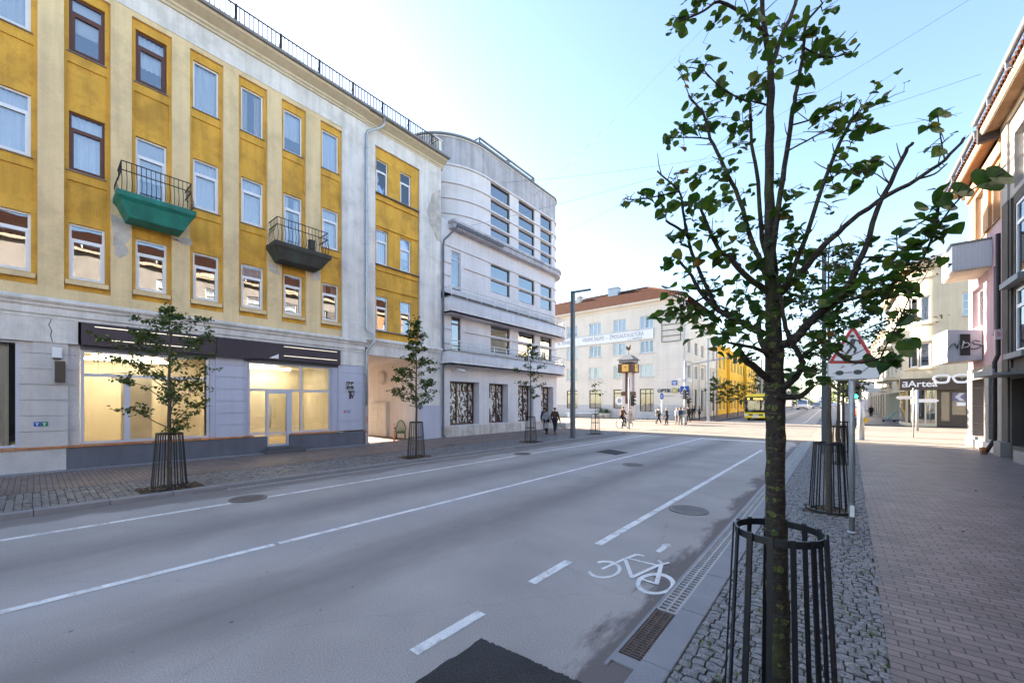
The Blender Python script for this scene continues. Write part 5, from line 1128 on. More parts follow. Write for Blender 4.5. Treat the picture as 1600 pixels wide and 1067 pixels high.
m2 = MB(); m2.add([(bxc-brr-.6, AY-.6, 14.45), (16, AY-.6, 14.45), (16, AY+12, 14.45), (bxc-brr-.6, AY+20, 14.45), (11, AY+6, 17)], [(0, 1, 4), (1, 2, 4), (2, 3, 4), (3, 0, 4)]); m2.build('roof', TIN, ab)
m2 = MB(); m2.box(bxc-brr+1, 16, AY+1.9, AY+12, 0, 14); m2.build('interior', DARK, ab)
# black shop front
m2 = MB(FA); m2.box(4.42, 8.0, 3.2, 4.22, -.1, .55); m2.box(8.0, 10.5, 3.2, 4.22, -.1, .15); fas = m2.build('shop_fascia', BRNP, ab)
text('Artea', .78, (5.85, AY-.57, 3.72), (1, 0, 0), (0, 0, 1), SIGW, fas, ext=.02, sx=1.0, bold=.012)
m2 = MB(FA)
for q in ((4.62, 4.9, 3.86, 3.96), (4.8, 4.92, 3.46, 3.9), (4.58, 4.84, 3.46, 3.54), (4.58, 4.66, 3.5, 3.72), (4.6, 4.84, 3.66, 3.74)): m2.box(*q, .55, .575)
m2.build('emblem', SIGW, fas)
m2 = MB(FA); m2.wall(6.75, 10.5, 0, 3.2, [(7.05, 7.55, .5, 3.0), (7.68, 8.5, 1.05, 2.95), (8.8, 10.2, .7, 2.9)], .12); m2.build('shop_front', BRNP, ab)
m2 = MB(FA); m2.quad((7.0, .5, -.1), (8.6, .5, -.1), (8.6, 3, -.1), (7.0, 3, -.1)); m2.build('shop_glass', DGLASS, ab)
m2 = MB(FA); m2.box(7.70, 8.48, 2.2, 2.93, -.09, -.05, 0); m2.build('poster', mat('lilac poster', (.16, .14, .26), .5, .05, 3, 0, 1, 0, 0), ab)
m2 = MB(FA); m2.prism([(8.1, 2.90, -.045), (8.40, 2.90, -.045), (8.12, 2.57, -.045), (8.42, 2.24, -.045), (8.15, 2.24, -.045), (7.84, 2.57, -.045)], (0, -.01, 0)); m2.build('poster', SIGG, ab)
m2 = MB(FA); m2.box(7.95, 8.46, 1.82, 2.12, -.09, -.05); m2.build('poster', SIGW, ab)
m2 = MB(FA); m2.box(8.1, 8.46, 1.1, 1.75, -.9, -.5); m2.build('display_box', ORA, ab)
en = MB(); 
plan_wall(en, [(5.0, AY+6), (5.0, AY+.6), (5.6, AY+.1), (6.75, AY)], .25, 3.2); en.build('entrance_glass', DGLASS, ab)
m2 = MB()
for x, y in ((5.0, AY+1.4), (5.0, AY+.6), (5.55, AY+.12), (6.1, AY+.05), (6.72, AY-.02)): m2.box(x-.05, x+.05, y-.05, y+.05, 0, 3.2)
plan_slab(m2, [(4.95, AY+6), (4.95, AY+.55), (5.58, AY+.02), (6.75, AY-.06), (6.75, AY+.1), (5.2, AY+.7), (5.2, AY+6)], 0, .28); m2.build('entrance_frame', CRM2, ab)
lo = MB(); plan_wall(lo, [(5.35, AY+6), (5.35, AY+1.0), (6.75, AY+.8)], .1, 3.2); lo.build('inner_screen', BRNP, ab)
gs = thing('glasses_sign', 'large white spectacles frame sculpture mounted above the optician shop window', 'sign', (7.6, AY-.4, 4.2))
m2 = MB(); pts = []
def lens(cx, w, hh):
    o, i2 = [], []
    for k in range(28):
        a = 2*math.pi*k/28; c, s = math.cos(a), math.sin(a); sq = lambda v: math.copysign(abs(v)**.7, v)
        f = 1+.18*(s > 0)*abs(c); o.append((cx+w*sq(c)*f, hh*sq(s))); i2.append((cx+w*.72*sq(c)*f, hh*.60*sq(s)+.02))
    return o, i2
g0 = 7.55; zc = 4.10
for sx_2 in (-1, 1):
    o, i2 = lens(sx_2*.56, .46, .40); n = len(o)
    for d0 in (.62, .72): m2.add([(g0+x, AY-d0, zc+z) for x, z in o+i2], [(k, (k+1) % n, n+(k+1) % n, n+k) for k in range(n)])
    for ls2 in (o, i2): m2.add([(g0+x, AY-.62, zc+z) for x, z in ls2]+[(g0+x, AY-.72, zc+z) for x, z in ls2], [(k, (k+1) % n, n+(k+1) % n, n+k) for k in range(n)])
m2.tube([(g0-.14, AY-.67, zc+.12), (g0, AY-.67, zc+.2), (g0+.14, AY-.67, zc+.12)], .06, 8); m2.build('frame', SIGW, gs)
m2 = MB(); 
for sx_2 in (-.6, .6): m2.bar((g0+sx_2, AY-.65, zc), (g0+sx_2, AY+.0, zc+.05), .05)
m2.build('bracket', GALV, gs)
simple_house('shop_building', 'cream terrace with dark shop fronts beyond the optician on the right pavement', 'building', FAE, 70.3, 100, 11.5, 1, CRM2, WHI, 7, ((.3, 3.3), (5, 7), (8.2, 10.2)), 2.0, TIN, 2, glass=DGLASS)
simple_house('distant_house', 'farther pale terrace at the end of the right pavement', 'building', FAE, 101, 150, 9.5, 1, BEI, WHI, 9, ((.3, 3.2), (5, 7.2)), 2.0, ROOF, 2.5, glass=DGLASS)
simple_house('end_house', 'distant grey block closing the right side of the street', 'building', FAE, 152, 230, 12, 1, GRYP, WHI, 12, ((.8, 3), (5, 7), (8.5, 10.4)), 2.0, TIN, 2)
# ================================================================ trees
BARK = mat('dark lime bark', (.026, .020, .017), .9, .35, 7, .5, 60, 0, 1, 40, stain=(.050, .058, .018), stain_amt=.9, stain_scale=3.2)
BARKF = mat('smooth young bark', (.105, .086, .068), .9, .2, 4, .2, 40, 0, .4, 50)
n_ = BARK.node_tree.nodes; l_ = BARK.node_tree.links; b_ = n_['Principled BSDF']; src_ = b_.inputs['Base Color'].links[0].from_socket
gg_ = n_.new('ShaderNodeNewGeometry'); mp_ = n_.new('ShaderNodeMapping'); mp_.inputs['Scale'].default_value = (14, 14, 75); l_.new(gg_.outputs['Position'], mp_.inputs[0])
ns_b = n_.new('ShaderNodeTexNoise'); ns_b.inputs['Scale'].default_value = 1; ns_b.inputs['Detail'].default_value = 5; l_.new(mp_.outputs[0], ns_b.inputs['Vector'])
rr_b = n_.new('ShaderNodeMapRange'); rr_b.inputs[1].default_value = .56; rr_b.inputs[2].default_value = .68; rr_b.inputs[4].default_value = .75; l_.new(ns_b.outputs['Fac'], rr_b.inputs[0])
mx_b = n_.new('ShaderNodeMix'); mx_b.data_type = 'RGBA'; l_.new(src_, mx_b.inputs[6]); mx_b.inputs[7].default_value = (.10, .075, .06, 1); l_.new(rr_b.outputs[0], mx_b.inputs[0]); l_.new(mx_b.outputs[2], b_.inputs['Base Color'])
LICH = mat('yellow green lichen', (.085, .10, .032), .95, .35, 30, .5, 120, 0, .5, 120)
LEAFN = leafmat('lime leaf', [(0, (.028, .070, .018)), (.62, (.078, .145, .030)), (.30, (.046, .105, .023)), (.93, (.085, .135, .024)), (.975, (.17, .14, .03)), (.99, (.23, .10, .035)), (1, (.25, .11, .04))], .46, .36, .45)
LEAFS = leafmat('small lime leaf', [(0, (.030, .060, .018)), (.5, (.055, .095, .024)), (.82, (.10, .14, .035)), (.95, (.20, .17, .04)), (1, (.28, .15, .04))], .30, .5, .4)
LEAFD = leafmat('dark small leaf', [(0, (.014, .030, .010)), (.6, (.030, .060, .016)), (.93, (.09, .10, .02)), (1, (.2, .13, .03))], .25, .5, .4)
HEART = [(-.05, .20), (.06, .42), (.28, .53), (.54, .48), (.78, .30), (.94, .11)]
def leaf(mb, c, d, nrm, s, r, fold=.28, curl=.22):
    d = d.normalized(); y = nrm.cross(d)
    if y.length < .05: y = V((1, 0, 0)).cross(d)
    y.normalize(); n = d.cross(y)
    def P(a, b): return c+d*(a*s)+y*(b*s)+n*(abs(b)*fold*s-curl*a*a*s)
    vs = [P(0, 0), P(.28, 0), P(.62, 0), P(1.06, 0)]; fs = []
    for sg in (1, -1):
        b = len(vs); vs += [P(a+r.uniform(-.03, .03), sg*(w+r.uniform(-.035, .035))) for a, w in HEART]
        fs += [(0, b, b+1, b+2, 1), (1, b+2, b+3, 2), (2, b+3, b+4, b+5, 3)]
    mb.add(vs, fs)
def sleaf(mb, c, d, nrm, s):
    d = d.normalized(); y = nrm.cross(d)
    if y.length < .05: y = V((1, 0, 0)).cross(d)
    y.normalize(); n = d.cross(y)
    mb.add([c, c+d*s*.3+y*s*.42+n*s*.12, c+d*s*.75+y*s*.26, c+d*s*1.05-n*s*.1, c+d*s*.75-y*s*.26, c+d*s*.3-y*s*.42+n*s*.12], [(0, 1, 2, 3), (0, 3, 4, 5)])
# ---- the near tree, its limbs laid out from sight lines with their own depths
DN = 2.30
near = thing('lime_tree', 'nearest street tree with lichen spotted trunk and large green leaves, in the foreground iron guard', 'tree', (TR[0][0], TR[0][1], 0), 'street trees')
wood = MB(); r = random.Random(21)
def limb(pts, r0, r1, d0=0., d1=0., seg=8, sub=4):
    """pts in photo pixels; depth goes from d0 to d1 metres behind the trunk plane"""
    P = [dp(x, y, DN+d0+(d1-d0)*i/(len(pts)-1)) for i, (x, y) in enumerate(pts)]; out = []
    for i in range(len(P)-1):
        a, b = P[max(i-1, 0)], P[i]; c, d = P[i+1], P[min(i+2, len(P)-1)]
        for k in range(sub):
            t = k/sub; out.append(.5*((2*b)+(c-a)*t+(2*a-5*b+4*c-d)*t*t+(3*b-a-3*c+d)*t**3))
    out.append(P[-1]); n = len(out)
    j = [p+V((r.uniform(-1, 1), r.uniform(-1, 1), r.uniform(-1, 1)))*r0*.20 for p in out]; j[0] = out[0]
    wood.tube(j, [r0+(r1-r0)*i/(n-1) for i in range(n)], seg); return j
base = V((TR[0][0], TR[0][1], -.02))
tp = [dp(x, y, DN) for x, y in ((1215, 940), (1212, 800), (1211, 700), (1211, 620), (1209, 540), (1207, 460), (1203, 380), (1201, 280), (1204, 150), (1205, 100))]
tr_ = [.055, .050, .048, .051, .044, .037, .030, .024, .020, .016]
pts = [base, base*.5+tp[0]*.5+V((.006, 0, 0))]+tp; rads = [.062, .058]+tr_
fine = []; fr_ = []
for i in range(len(pts)-1):
    for k in range(5): t = k/5; fine.append(pts[i].lerp(pts[i+1], t)); fr_.append(rads[i]*(1-t)+rads[i+1]*t)
fine.append(pts[-1]); fr_.append(rads[-1])
fine = [p+V((r.uniform(-1, 1), r.uniform(-1, 1), 0))*.0035 for p in fine]; fr_ = [x*r.uniform(.95, 1.06) for x in fr_]
wood.tube(fine, fr_, 14)
L = []
def lb(*a, **k): j = limb(*a, **k); L.append(j); return j
lb([(1205, 105), (1194, 40), (1188, -30)], .017, .010); lb([(1204, 110), (1220, 60), (1238, 20), (1252, -30)], .015, .009, 0, .1); lb([(1200, 60), (1172, 30), (1124, 3), (1100, 18), (1060, 35)], .012, .004, 0, -.1)
lb([(1215, 540), (1238, 532), (1280, 489), (1317, 458), (1333, 431), (1346, 402), (1371, 330), (1407, 250), (1428, 222)], .026, .007, -.02, -.30)
lb([(1203, 478), (1222, 455), (1246, 433), (1280, 392), (1318, 356), (1371, 315), (1434, 280), (1476, 250), (1507, 217)], .024, .008, .03, .22)
lb([(1434, 280), (1460, 272), (1480, 256)], .007, .004, .17, .2)
lb([(1222, 606), (1244, 590), (1254, 570), (1249, 555), (1234, 530), (1224, 490), (1216, 435)], .020, .010, -.05, -.08)
lb([(1250, 560), (1268, 546), (1288, 535), (1330, 566), (1392, 556)], .014, .005, -.06, -.42)
lb([(1215, 620), (1250, 618), (1272, 602)], .020, .010, -.04, -.14)
lb([(1200, 592), (1176, 572), (1152, 546)], .022, .015, -.02, -.12)
lb([(1203, 560), (1190, 548), (1160, 540), (1140, 536)], .014, .006, -.02, -.3)
lb([(1200, 550), (1190, 535), (1186, 505), (1192, 490)], .018, .012, -.03, 0.)
lb([(1196, 524), (1160, 505), (1124, 486), (1101, 464), (1080, 432), (1056, 398)], .021, .007, 0, .18)
lb([(1200, 455), (1169, 434), (1142, 405), (1120, 385), (1095, 326)], .019, .007, 0, -.2)
lb([(1124, 486), (1107, 456), (1082, 398), (1072, 367), (1040, 345)], .013, .006, .1, -.1); lb([(1072, 367), (1066, 320), (1060, 298), (1027, 268)], .008, .004, -.1, -.1)
lb([(1200, 440), (1185, 400), (1175, 379), (1155, 311), (1132, 262), (1110, 217), (1099, 180), (1076, 150)], .016, .006, 0, .25)
lb([(1198, 400), (1189, 360), (1185, 285), (1174, 225), (1172, 157)], .014, .007, .05, .12); lb([(1204, 430), (1215, 337), (1226, 262), (1237, 180), (1245, 139), (1256, 75), (1260, 37), (1286, 5)], .016, .005, -.04, -.18)
lb([(1212, 470), (1249, 397), (1286, 289), (1320, 206), (1340, 176)], .014, .006, -.05, -.25); lb([(1233, 235), (1270, 215), (1297, 202), (1330, 190)], .005, .003, -.1, -.2)
lb([(1240, 195), (1290, 180), (1325, 160)], .005, .003, -.12, -.1); lb([(1170, 160), (1130, 140), (1100, 110)], .005, .003, .1, .0)
lb([(1200, 165), (1160, 155)], .006, .003); lb([(1256, 75), (1290, 90), (1325, 85)], .005, .003, -.15, -.1)
lb([(1280, 480), (1320, 470), (1370, 455), (1430, 420), (1460, 360), (1470, 300)], .010, .004, -.1, -.45); lb([(1346, 402), (1390, 400), (1440, 385)], .006, .003, -.15, -.3)
lb([(1375, 560), (1410, 490), (1425, 455)], .004, .003, -.3, -.4); lb([(1460, 360), (1500, 310), (1540, 285), (1570, 270)], .004, .003, -.45, -.62); lb([(1476, 250), (1470, 215), (1465, 180)], .004, .003, .2, .2)
lb([(1101, 464), (1070, 480), (1045, 495)], .007, .003, .1, 0); lb([(1060, 300), (1010, 310), (980, 312)], .005, .003, -.1, -.1); lb([(1110, 217), (1075, 215), (1035, 216)], .005, .003, .2, .1)
wo = wood.build('trunk', BARK, near, norm=True, merge=False)
lc = MB(); r = random.Random(5)
for k in range(120):       # lichen rosettes on the bark
    i = r.randrange(6, 34); p = fine[i]; a = r.uniform(2.6, 6.2); d = V((math.cos(a), math.sin(a), 0)); rad = fr_[i]; s = r.uniform(.006, .022)
    t = V((-d.y, d.x, 0)); c = p+d*rad*1.01; n = 9
    vs = [c+d*.003]+[c+(t*math.cos(6.283*q/n)+V((0, 0, 1))*math.sin(6.283*q/n))*s*r.uniform(.5, 1.3)-d*(s*abs(math.cos(6.283*q/n)))**2/(2*rad) for q in range(n)]
    lc.add(vs, [(0, 1+q, 1+(q+1) % n) for q in range(n)])
struct(lc.build('lichen', LICH, near, norm=False), 'stuff')
def scr(p):
    dep = -SA*p.x+CA*p.y; return (p.x, p.y, p.z, 800+FPX*(CA*p.x+SA*p.y)/dep, HZY-FPX*(p.z-EYE)/dep)
allp = [scr(p) for j in L for p in j]
fol = MB(); tw = MB(); r = random.Random(77)
for j in L:
    for p in j[2:]:
        if r.random() < .55:
            d = V((r.gauss(0, 1), r.gauss(0, 1), r.gauss(.5, .7))).normalized(); ln = r.uniform(.02, .13); tw.tube([p, p+d*ln*.5+V((0, 0, .01)), p+d*ln+V((r.uniform(-.02, .02), r.uniform(-.02, .02), .02))], [.0032, .0024, .0014], 4)
CL = [(1060, 30, 24, 10), (1090, 12, 26, 12), (1125, 20, 24, 12), (1150, 48, 22, 12), (1175, 25, 22, 10), (1192, 55, 22, 12), (1215, 40, 26, 14), (1240, 62, 26, 14), (1270, 45, 18, 10), (1285, 20, 18, 6), (1285, 85, 16, 8), (1225, 92, 34, 20), (1265, 100, 24, 12), (1300, 90, 20, 9), (1325, 85, 12, 5),
      (1052, 42, 16, 5), (1105, 100, 18, 7), (1125, 128, 20, 8), (1065, 118, 18, 5), (1058, 108, 10, 3), (1090, 150, 20, 9), (1140, 150, 26, 13), (1180, 125, 24, 12), (1185, 160, 20, 8), (1105, 175, 16, 7), (1135, 182, 20, 9), (1065, 195, 22, 10), (1095, 202, 24, 12), (1045, 215, 14, 6), (1160, 200, 22, 9), (1150, 228, 22, 9), (1170, 190, 14, 5), (1245, 130, 18, 7), (1255, 160, 12, 4),
      (1280, 172, 20, 8), (1315, 168, 26, 13), (1350, 165, 22, 9), (1380, 160, 14, 5), (1340, 195, 24, 12), (1370, 200, 16, 6), (1300, 205, 16, 7), (1335, 225, 10, 4), (1330, 262, 26, 11), (1300, 280, 22, 8), (1350, 265, 20, 7), (1360, 245, 14, 5),
      (1465, 178, 14, 3), (1450, 200, 14, 3), (1470, 225, 14, 3), (1455, 238, 10, 2), (1300, 325, 14, 4), (1318, 300, 10, 3),
      (1000, 310, 16, 8), (1030, 300, 20, 10), (1060, 285, 20, 10), (1040, 330, 18, 9), (1075, 320, 24, 13), (1095, 275, 24, 13), (1120, 255, 24, 13), (1135, 285, 22, 11), (1110, 310, 22, 11), (1085, 345, 20, 9), (1130, 325, 18, 8), (1155, 340, 16, 6), (1060, 365, 18, 8), (1110, 365, 20, 8), (1150, 375, 18, 7), (1165, 300, 14, 5), (975, 312, 8, 2), (1185, 350, 16, 6), (1235, 300, 18, 7), (1222, 335, 22, 9), (1245, 355, 26, 13), (1235, 385, 20, 8), (1215, 280, 10, 4),
      (1050, 400, 14, 6), (1070, 425, 18, 8), (1110, 400, 20, 8), (1095, 440, 20, 10), (1060, 455, 18, 8), (1045, 480, 18, 8), (1080, 495, 26, 16), (1105, 515, 24, 14), (1120, 470, 22, 12), (1135, 445, 24, 14), (1150, 490, 28, 18), (1130, 520, 26, 15), (1155, 530, 24, 12), (1165, 455, 26, 15), (1180, 420, 22, 10), (1185, 490, 26, 15), (1190, 460, 22, 11), (1170, 400, 18, 7), (1140, 410, 20, 9), (1205, 430, 18, 7), (1175, 560, 16, 6),
      (1240, 425, 24, 12), (1235, 470, 18, 7), (1265, 400, 20, 9), (1275, 440, 24, 13), (1255, 455, 20, 9), (1300, 420, 22, 10), (1310, 455, 26, 15), (1285, 480, 24, 11), (1340, 445, 26, 15), (1335, 480, 28, 16), (1360, 470, 24, 13), (1375, 440, 26, 14), (1305, 500, 24, 11), (1350, 492, 16, 6), (1400, 430, 24, 12), (1385, 470, 20, 8), (1425, 410, 22, 10), (1410, 395, 16, 6), (1440, 385, 22, 8), (1450, 360, 18, 6), (1462, 330, 16, 5), (1468, 300, 14, 3), (1450, 350, 20, 5), (1380, 400, 18, 6), (1400, 365, 18, 4), (1320, 390, 18, 6), (1355, 380, 14, 4), (1300, 365, 12, 3),
      (1265, 530, 22, 9), (1285, 550, 22, 10), (1250, 580, 18, 6), (1265, 600, 22, 8), (1235, 605, 16, 5), (1300, 540, 16, 6), (1384, 566, 9, 4), (1395, 560, 10, 4), (1400, 520, 16, 4), (1415, 490, 14, 4), (1420, 458, 14, 3), (1222, 545, 14, 4)]
for cx, cy_, rad, n in CL:
    P0 = dp(cx, cy_, DN); q = min(allp, key=lambda p: math.hypot(p[3]-cx, p[4]-cy_))[:3]; q = V(q)
    dq = (q-V((0, 0, EYE))).dot(V((-SA, CA, 0))); dep = dq+r.uniform(-.10, .12)
    big = cx > 1380 or (cx > 1255 and cy_ > 520)
    if cx > 1500: dep = 1.75
    C = dp(cx, cy_, dep); rr_ = rad*dep/FPX
    tw.tube([q, q.lerp(C, .5)+V((0, 0, .012)), C], [.0035, .0028, .0018], 5)
    tips = []
    for k in range(3):
        e = C+V((r.gauss(0, 1), r.gauss(0, 1), r.gauss(0, .8)))*rr_*.7; tw.tube([C.lerp(q, .25), (C+e)/2+V((0, 0, .008)), e], [.002, .0017, .0012], 4); tips.append((C.lerp(q, .25), e))
    n2 = max(2, int(n*(1.02 if cy_ < 330 else 1.5)))
    for k in range(n2):
        a, e = r.choice(tips); b = a.lerp(e, r.uniform(.15, 1.1)); off = V((r.gauss(0, 1), r.gauss(0, 1), r.gauss(-.15, .7)))*rr_*.50
        c = b+off*.8; d = V((r.uniform(-1, 1), r.uniform(-1, 1), r.uniform(-.55, .3))); nr = V((r.gauss(0, .42), r.gauss(0, .42), 1))
        s = r.uniform(.024, .066)*(1.0 if not big else 1.15)
        leaf(fol, c, d, nr, s, r, r.uniform(.1, .45), r.uniform(.0, .4))
        tw.tube([b, c], [.0009, .0007], 3, cap=False)
# a few large leaves hanging nearest to the viewer on the right
for px, py, s, dx, dz, dep in ((1490, 300, .085, 1, .15, 1.78), (1525, 290, .115, 1, .30, 1.72), (1545, 278, .10, 1, .1, 1.70), (1462, 318, .095, 1, -.1, 1.82), (1475, 300, .07, -.4, -.7, 1.82), (1430, 325, .06, 1, .1, 1.9), (1455, 350, .065, .8, -.2, 1.9), (1468, 182, .07, .8, .3, 2.45), (1455, 205, .075, .9, .2, 2.45), (1472, 232, .07, -.6, -.5, 2.45), (1385, 560, .075, .8, -.3, 1.9), (1402, 548, .08, .9, .1, 1.88), (1350, 566, .07, .9, .1, 2.0)):
    c = dp(px, py, dep); leaf(fol, c, V((CA*dx, SA*dx, dz)), V((SA, -CA, .45)), s*1.15, r, .22, .08)
tw.build('twig', BARKF, near, norm=False); fol.build('foliage', LEAFN, near, norm=False)
# ---- young street trees
def young_tree(x, y, H, hc, w, nl, ls, seed, label, shape='oval', z=0., tr=.05, lm=None, group='street trees', dens=1., lean=0., up=.55, name='street_tree'):
    r = random.Random(seed); t = thing(name, label, 'tree', (x, y, z), group); wd = MB(); fo = MB(); base = V((x, y, z)); top = V((x+lean, y, z+H))
    N = 14; tk = [base.lerp(top, i/N)+V((r.uniform(-1, 1), r.uniform(-1, 1), 0))*.012*(i > 0) for i in range(N+1)]
    wd.tube(tk, [tr*(1-.86*(i/N)**1.1) for i in range(N+1)], 9)
    def trunk_at(h): f = min(.999, h/H)*N; i = int(f); return tk[i].lerp(tk[i+1], f-i)
    nb = int(22*dens*max(.7, (H-hc)/3)); tips = []
    for b in range(nb):
        u = (b+r.random())/nb; h = hc+(H-hc)*u*.94
        if shape == 'cone': pr = (1-u)**.75*1.0+.08
        elif shape == 'oval': pr = (math.sin(math.pi*min(1, (u+.12)/1.12))**.7)*.95+.12*(1-u)
        else: pr = .55+.45*math.sin(math.pi*u*.9)
        ln = w/2*pr*r.uniform(.65, 1.15); a = b*2.4+r.uniform(-.5, .5); d = V((math.cos(a), math.sin(a), 0)); p = trunk_at(h); pts = [p]
        for k in range(1, 5): f = k/4; pts.append(p+d*ln*f+V((0, 0, ln*up*f*(1.15-.5*f)))+V((r.gauss(0, .03), r.gauss(0, .03), r.gauss(0, .03)))*ln)
        r0 = tr*.32*(1-.6*u); wd.tube(pts, [r0, r0*.75, r0*.55, r0*.35, r0*.15], 5)
        for k in range(int(3+ln*4)):
            f = r.uniform(.25, 1); i = min(3, int(f*4)); q = pts[i].lerp(pts[i+1], f*4-i); e = q+(d*r.uniform(-.2, .6)+V((r.gauss(0, .5), r.gauss(0, .5), r.uniform(-.25, .5))))*ln*.34; tips.append((q, e)); wd.tube([q, e], [r0*.25, r0*.08], 3, cap=False)
        tips.append((pts[2], pts[4]))
    tips.append((trunk_at(H*.88), top))
    for k in range(nl):
        q, e = r.choice(tips); b = q.lerp(e, r.uniform(.1, 1.08)); c = b+V((r.gauss(0, .5), r.gauss(0, .5), r.gauss(-.1, .4)))*ls*1.1
        sleaf(fo, c, V((r.uniform(-1, 1), r.uniform(-1, 1), r.uniform(-.8, .3))), V((r.gauss(0, .6), r.gauss(0, .6), 1)), ls*r.uniform(.6, 1.2))
    wd.build('trunk', BARKF, t, norm=False); fo.build('foliage', lm or LEAFS, t, norm=False); return t
young_tree(*TL[0], 4.35, 1.15, 2.5, 3900, .072, 31, 'young street tree with wide airy crown in front of the lit shop window', 'oval', tr=.055, dens=1.25, up=.85)
young_tree(*TL[1], 5.25, 1.75, 2.1, 2900, .088, 32, 'slender pointed street tree in front of the passage', 'cone', tr=.05, dens=1.2)
young_tree(*TL[2], 5.3, 2.2, 1.9, 1050, .095, 33, 'small street tree in front of the rounded building', 'oval', tr=.05, dens=.8, up=.7)
tt = young_tree(TL[3][0], TL[3][1], 3.6, 2.3, 1.6, 55, .13, 34, 'thin nearly bare sapling at the crossing corner', 'oval', tr=.03, dens=.3)
young_tree(*TR[1], 5.0, 2.35, 2.5, 2600, .062, 35, 'dark leafy street tree right behind the nearest tree', 'oval', tr=.058, lm=LEAFD, dens=1.2, up=.6)
young_tree(*TR[2], 5.3, 2.3, 2.6, 1500, .085, 36, 'third street tree along the right kerb, before the white stone pillar', 'oval', tr=.055, lm=LEAFD, dens=1.0)
young_tree(*TR[3], 5.2, 2.4, 2.6, 1200, .09, 37, 'fourth street tree along the right kerb, nearest to the crossing', 'oval', tr=.055, lm=LEAFD, dens=.9)
for i, (y, H, w, lab) in enumerate(((55, 5.5, 2.1, 'young street tree by the crossing in front of the beige side wall'), (63, 5.5, 2.2, 'young street tree before the left end of the bright yellow building'), (71, 5.1, 2.7, 'young street tree just left of the yellow bus'))):
    young_tree(-12.0, y, H, 2.0, w*1.15, 2000, .15, 41+i, lab, 'oval', zr(y)+.1, .06, dens=.9, lm=LEAFS, group='trees along the far street')
for i, (x, y, H, w) in enumerate(((-12.2, 96, 8.5, 5), (-12.4, 112, 9, 6), (-12.2, 128, 9, 6), (-12.5, 150, 11, 8), (-12, 175, 12, 9), (2.0, 75, 7.5, 4), (2.2, 100, 8, 5), (2, 130, 9, 6))):
    young_tree(x, y, H, 2.4, w, 900, .34, 61+i, ('leafy tree lining the far street, ' + ('first', 'second', 'third', 'fourth', 'fifth')[i] + ' beyond the yellow bus') if x < 0 else ('leafy tree on the right pavement beyond the crossing, ' + ('nearest', 'second', 'farthest')[i-5] + ' of the three'), 'oval', zr(y)+.1, .12, lm=LEAFD, group='trees along the far street', dens=.6)
bkt = thing('tree_belt', 'dense green trees closing the end of the street', 'trees', (-6, 330, .8))
m2 = MB(); r = random.Random(9)
for k in range(2600):
    x = r.uniform(-70, 60); h = 9+4*math.sin(x*.11)+3*math.sin(x*.31+1); z = h*r.random()**.7; s = 1.1*r.uniform(.5, 1.3); sleaf(m2, V((x, 330+r.uniform(-6, 6), z)), V((r.uniform(-1, 1), r.uniform(-1, 1), r.uniform(-1, .6))), V((r.gauss(0, .6), r.gauss(0, .6)-.5, 1)), s*1.6)
o = m2.build('foliage', LEAFS, bkt, norm=False); bkt['kind'] = 'stuff'
# ---- iron tree guards
def guard(x, y, rt, rb, h, nb, label, z=0., wid=.020):
    t = thing('tree_guard', label, 'tree guard', (x, y, z), 'iron tree guards')
    m2 = MB(); c = (x, y, z)
    m2.lathe(c, [(rt-.004, h-.040), (rt+.004, h-.040), (rt+.004, h), (rt-.004, h), (rt-.004, h-.040)], 48, smooth=False); m2.build('top_ring', DKM, t)
    m2 = MB(); m2.lathe(c, [(rb-.03, .012), (rb+.03, .012), (rb+.03, .028), (rb-.03, .028), (rb-.03, .012)], 36); 
    m2.build('base_ring', DKM, t); m2 = MB()
    if h > 1.2 and wid < .02: k = .55; rm = rb+(rt-rb)*k; m2.lathe(c, [(rm-.008, h*k), (rm+.004, h*k), (rm+.004, h*k+.02), (rm-.008, h*k+.02), (rm-.008, h*k)], 30); m2.build('middle_ring', DKM, t)
    for k in range(nb):
        a = 6.283*(k+.35)/nb; d = V((math.cos(a), math.sin(a), 0)); m2 = MB(); p = V(c)
        m2.bar(p+d*rb+V((0, 0, .02)), p+d*(rt+.009)+V((0, 0, h+.006)), wid, .010 if wid > .015 else .012, up=d); m2.build('bar', DKM, t, norm=False)
    return t
guard(*TR[0], .218, .285, 1.25, 14, 'dark iron tree guard around the nearest trunk, largest in view', wid=.026)
guard(*TR[1], .222, .30, 1.26, 16, 'dark iron tree guard beside the road works sign post')
guard(*TR[2], .222, .30, 1.26, 16, 'dark iron tree guard behind the one beside the sign post')
guard(*TR[3], .222, .30, 1.26, 16, 'dark iron tree guard farthest along the right kerb')
guard(*TL[0], .235, .33, 1.30, 16, 'dark iron tree guard in front of the lit shop window', wid=.024)
guard(*TL[1], .23, .33, 1.32, 18, 'thin barred iron tree guard in front of the passage', wid=.016)
guard(*TL[2], .23, .33, 1.32, 16, 'thin barred iron tree guard before the rounded building', wid=.016)
guard(*TL[3], .23, .33, 1.35, 14, 'thin barred iron tree guard of the bare sapling at the crossing', wid=.016)
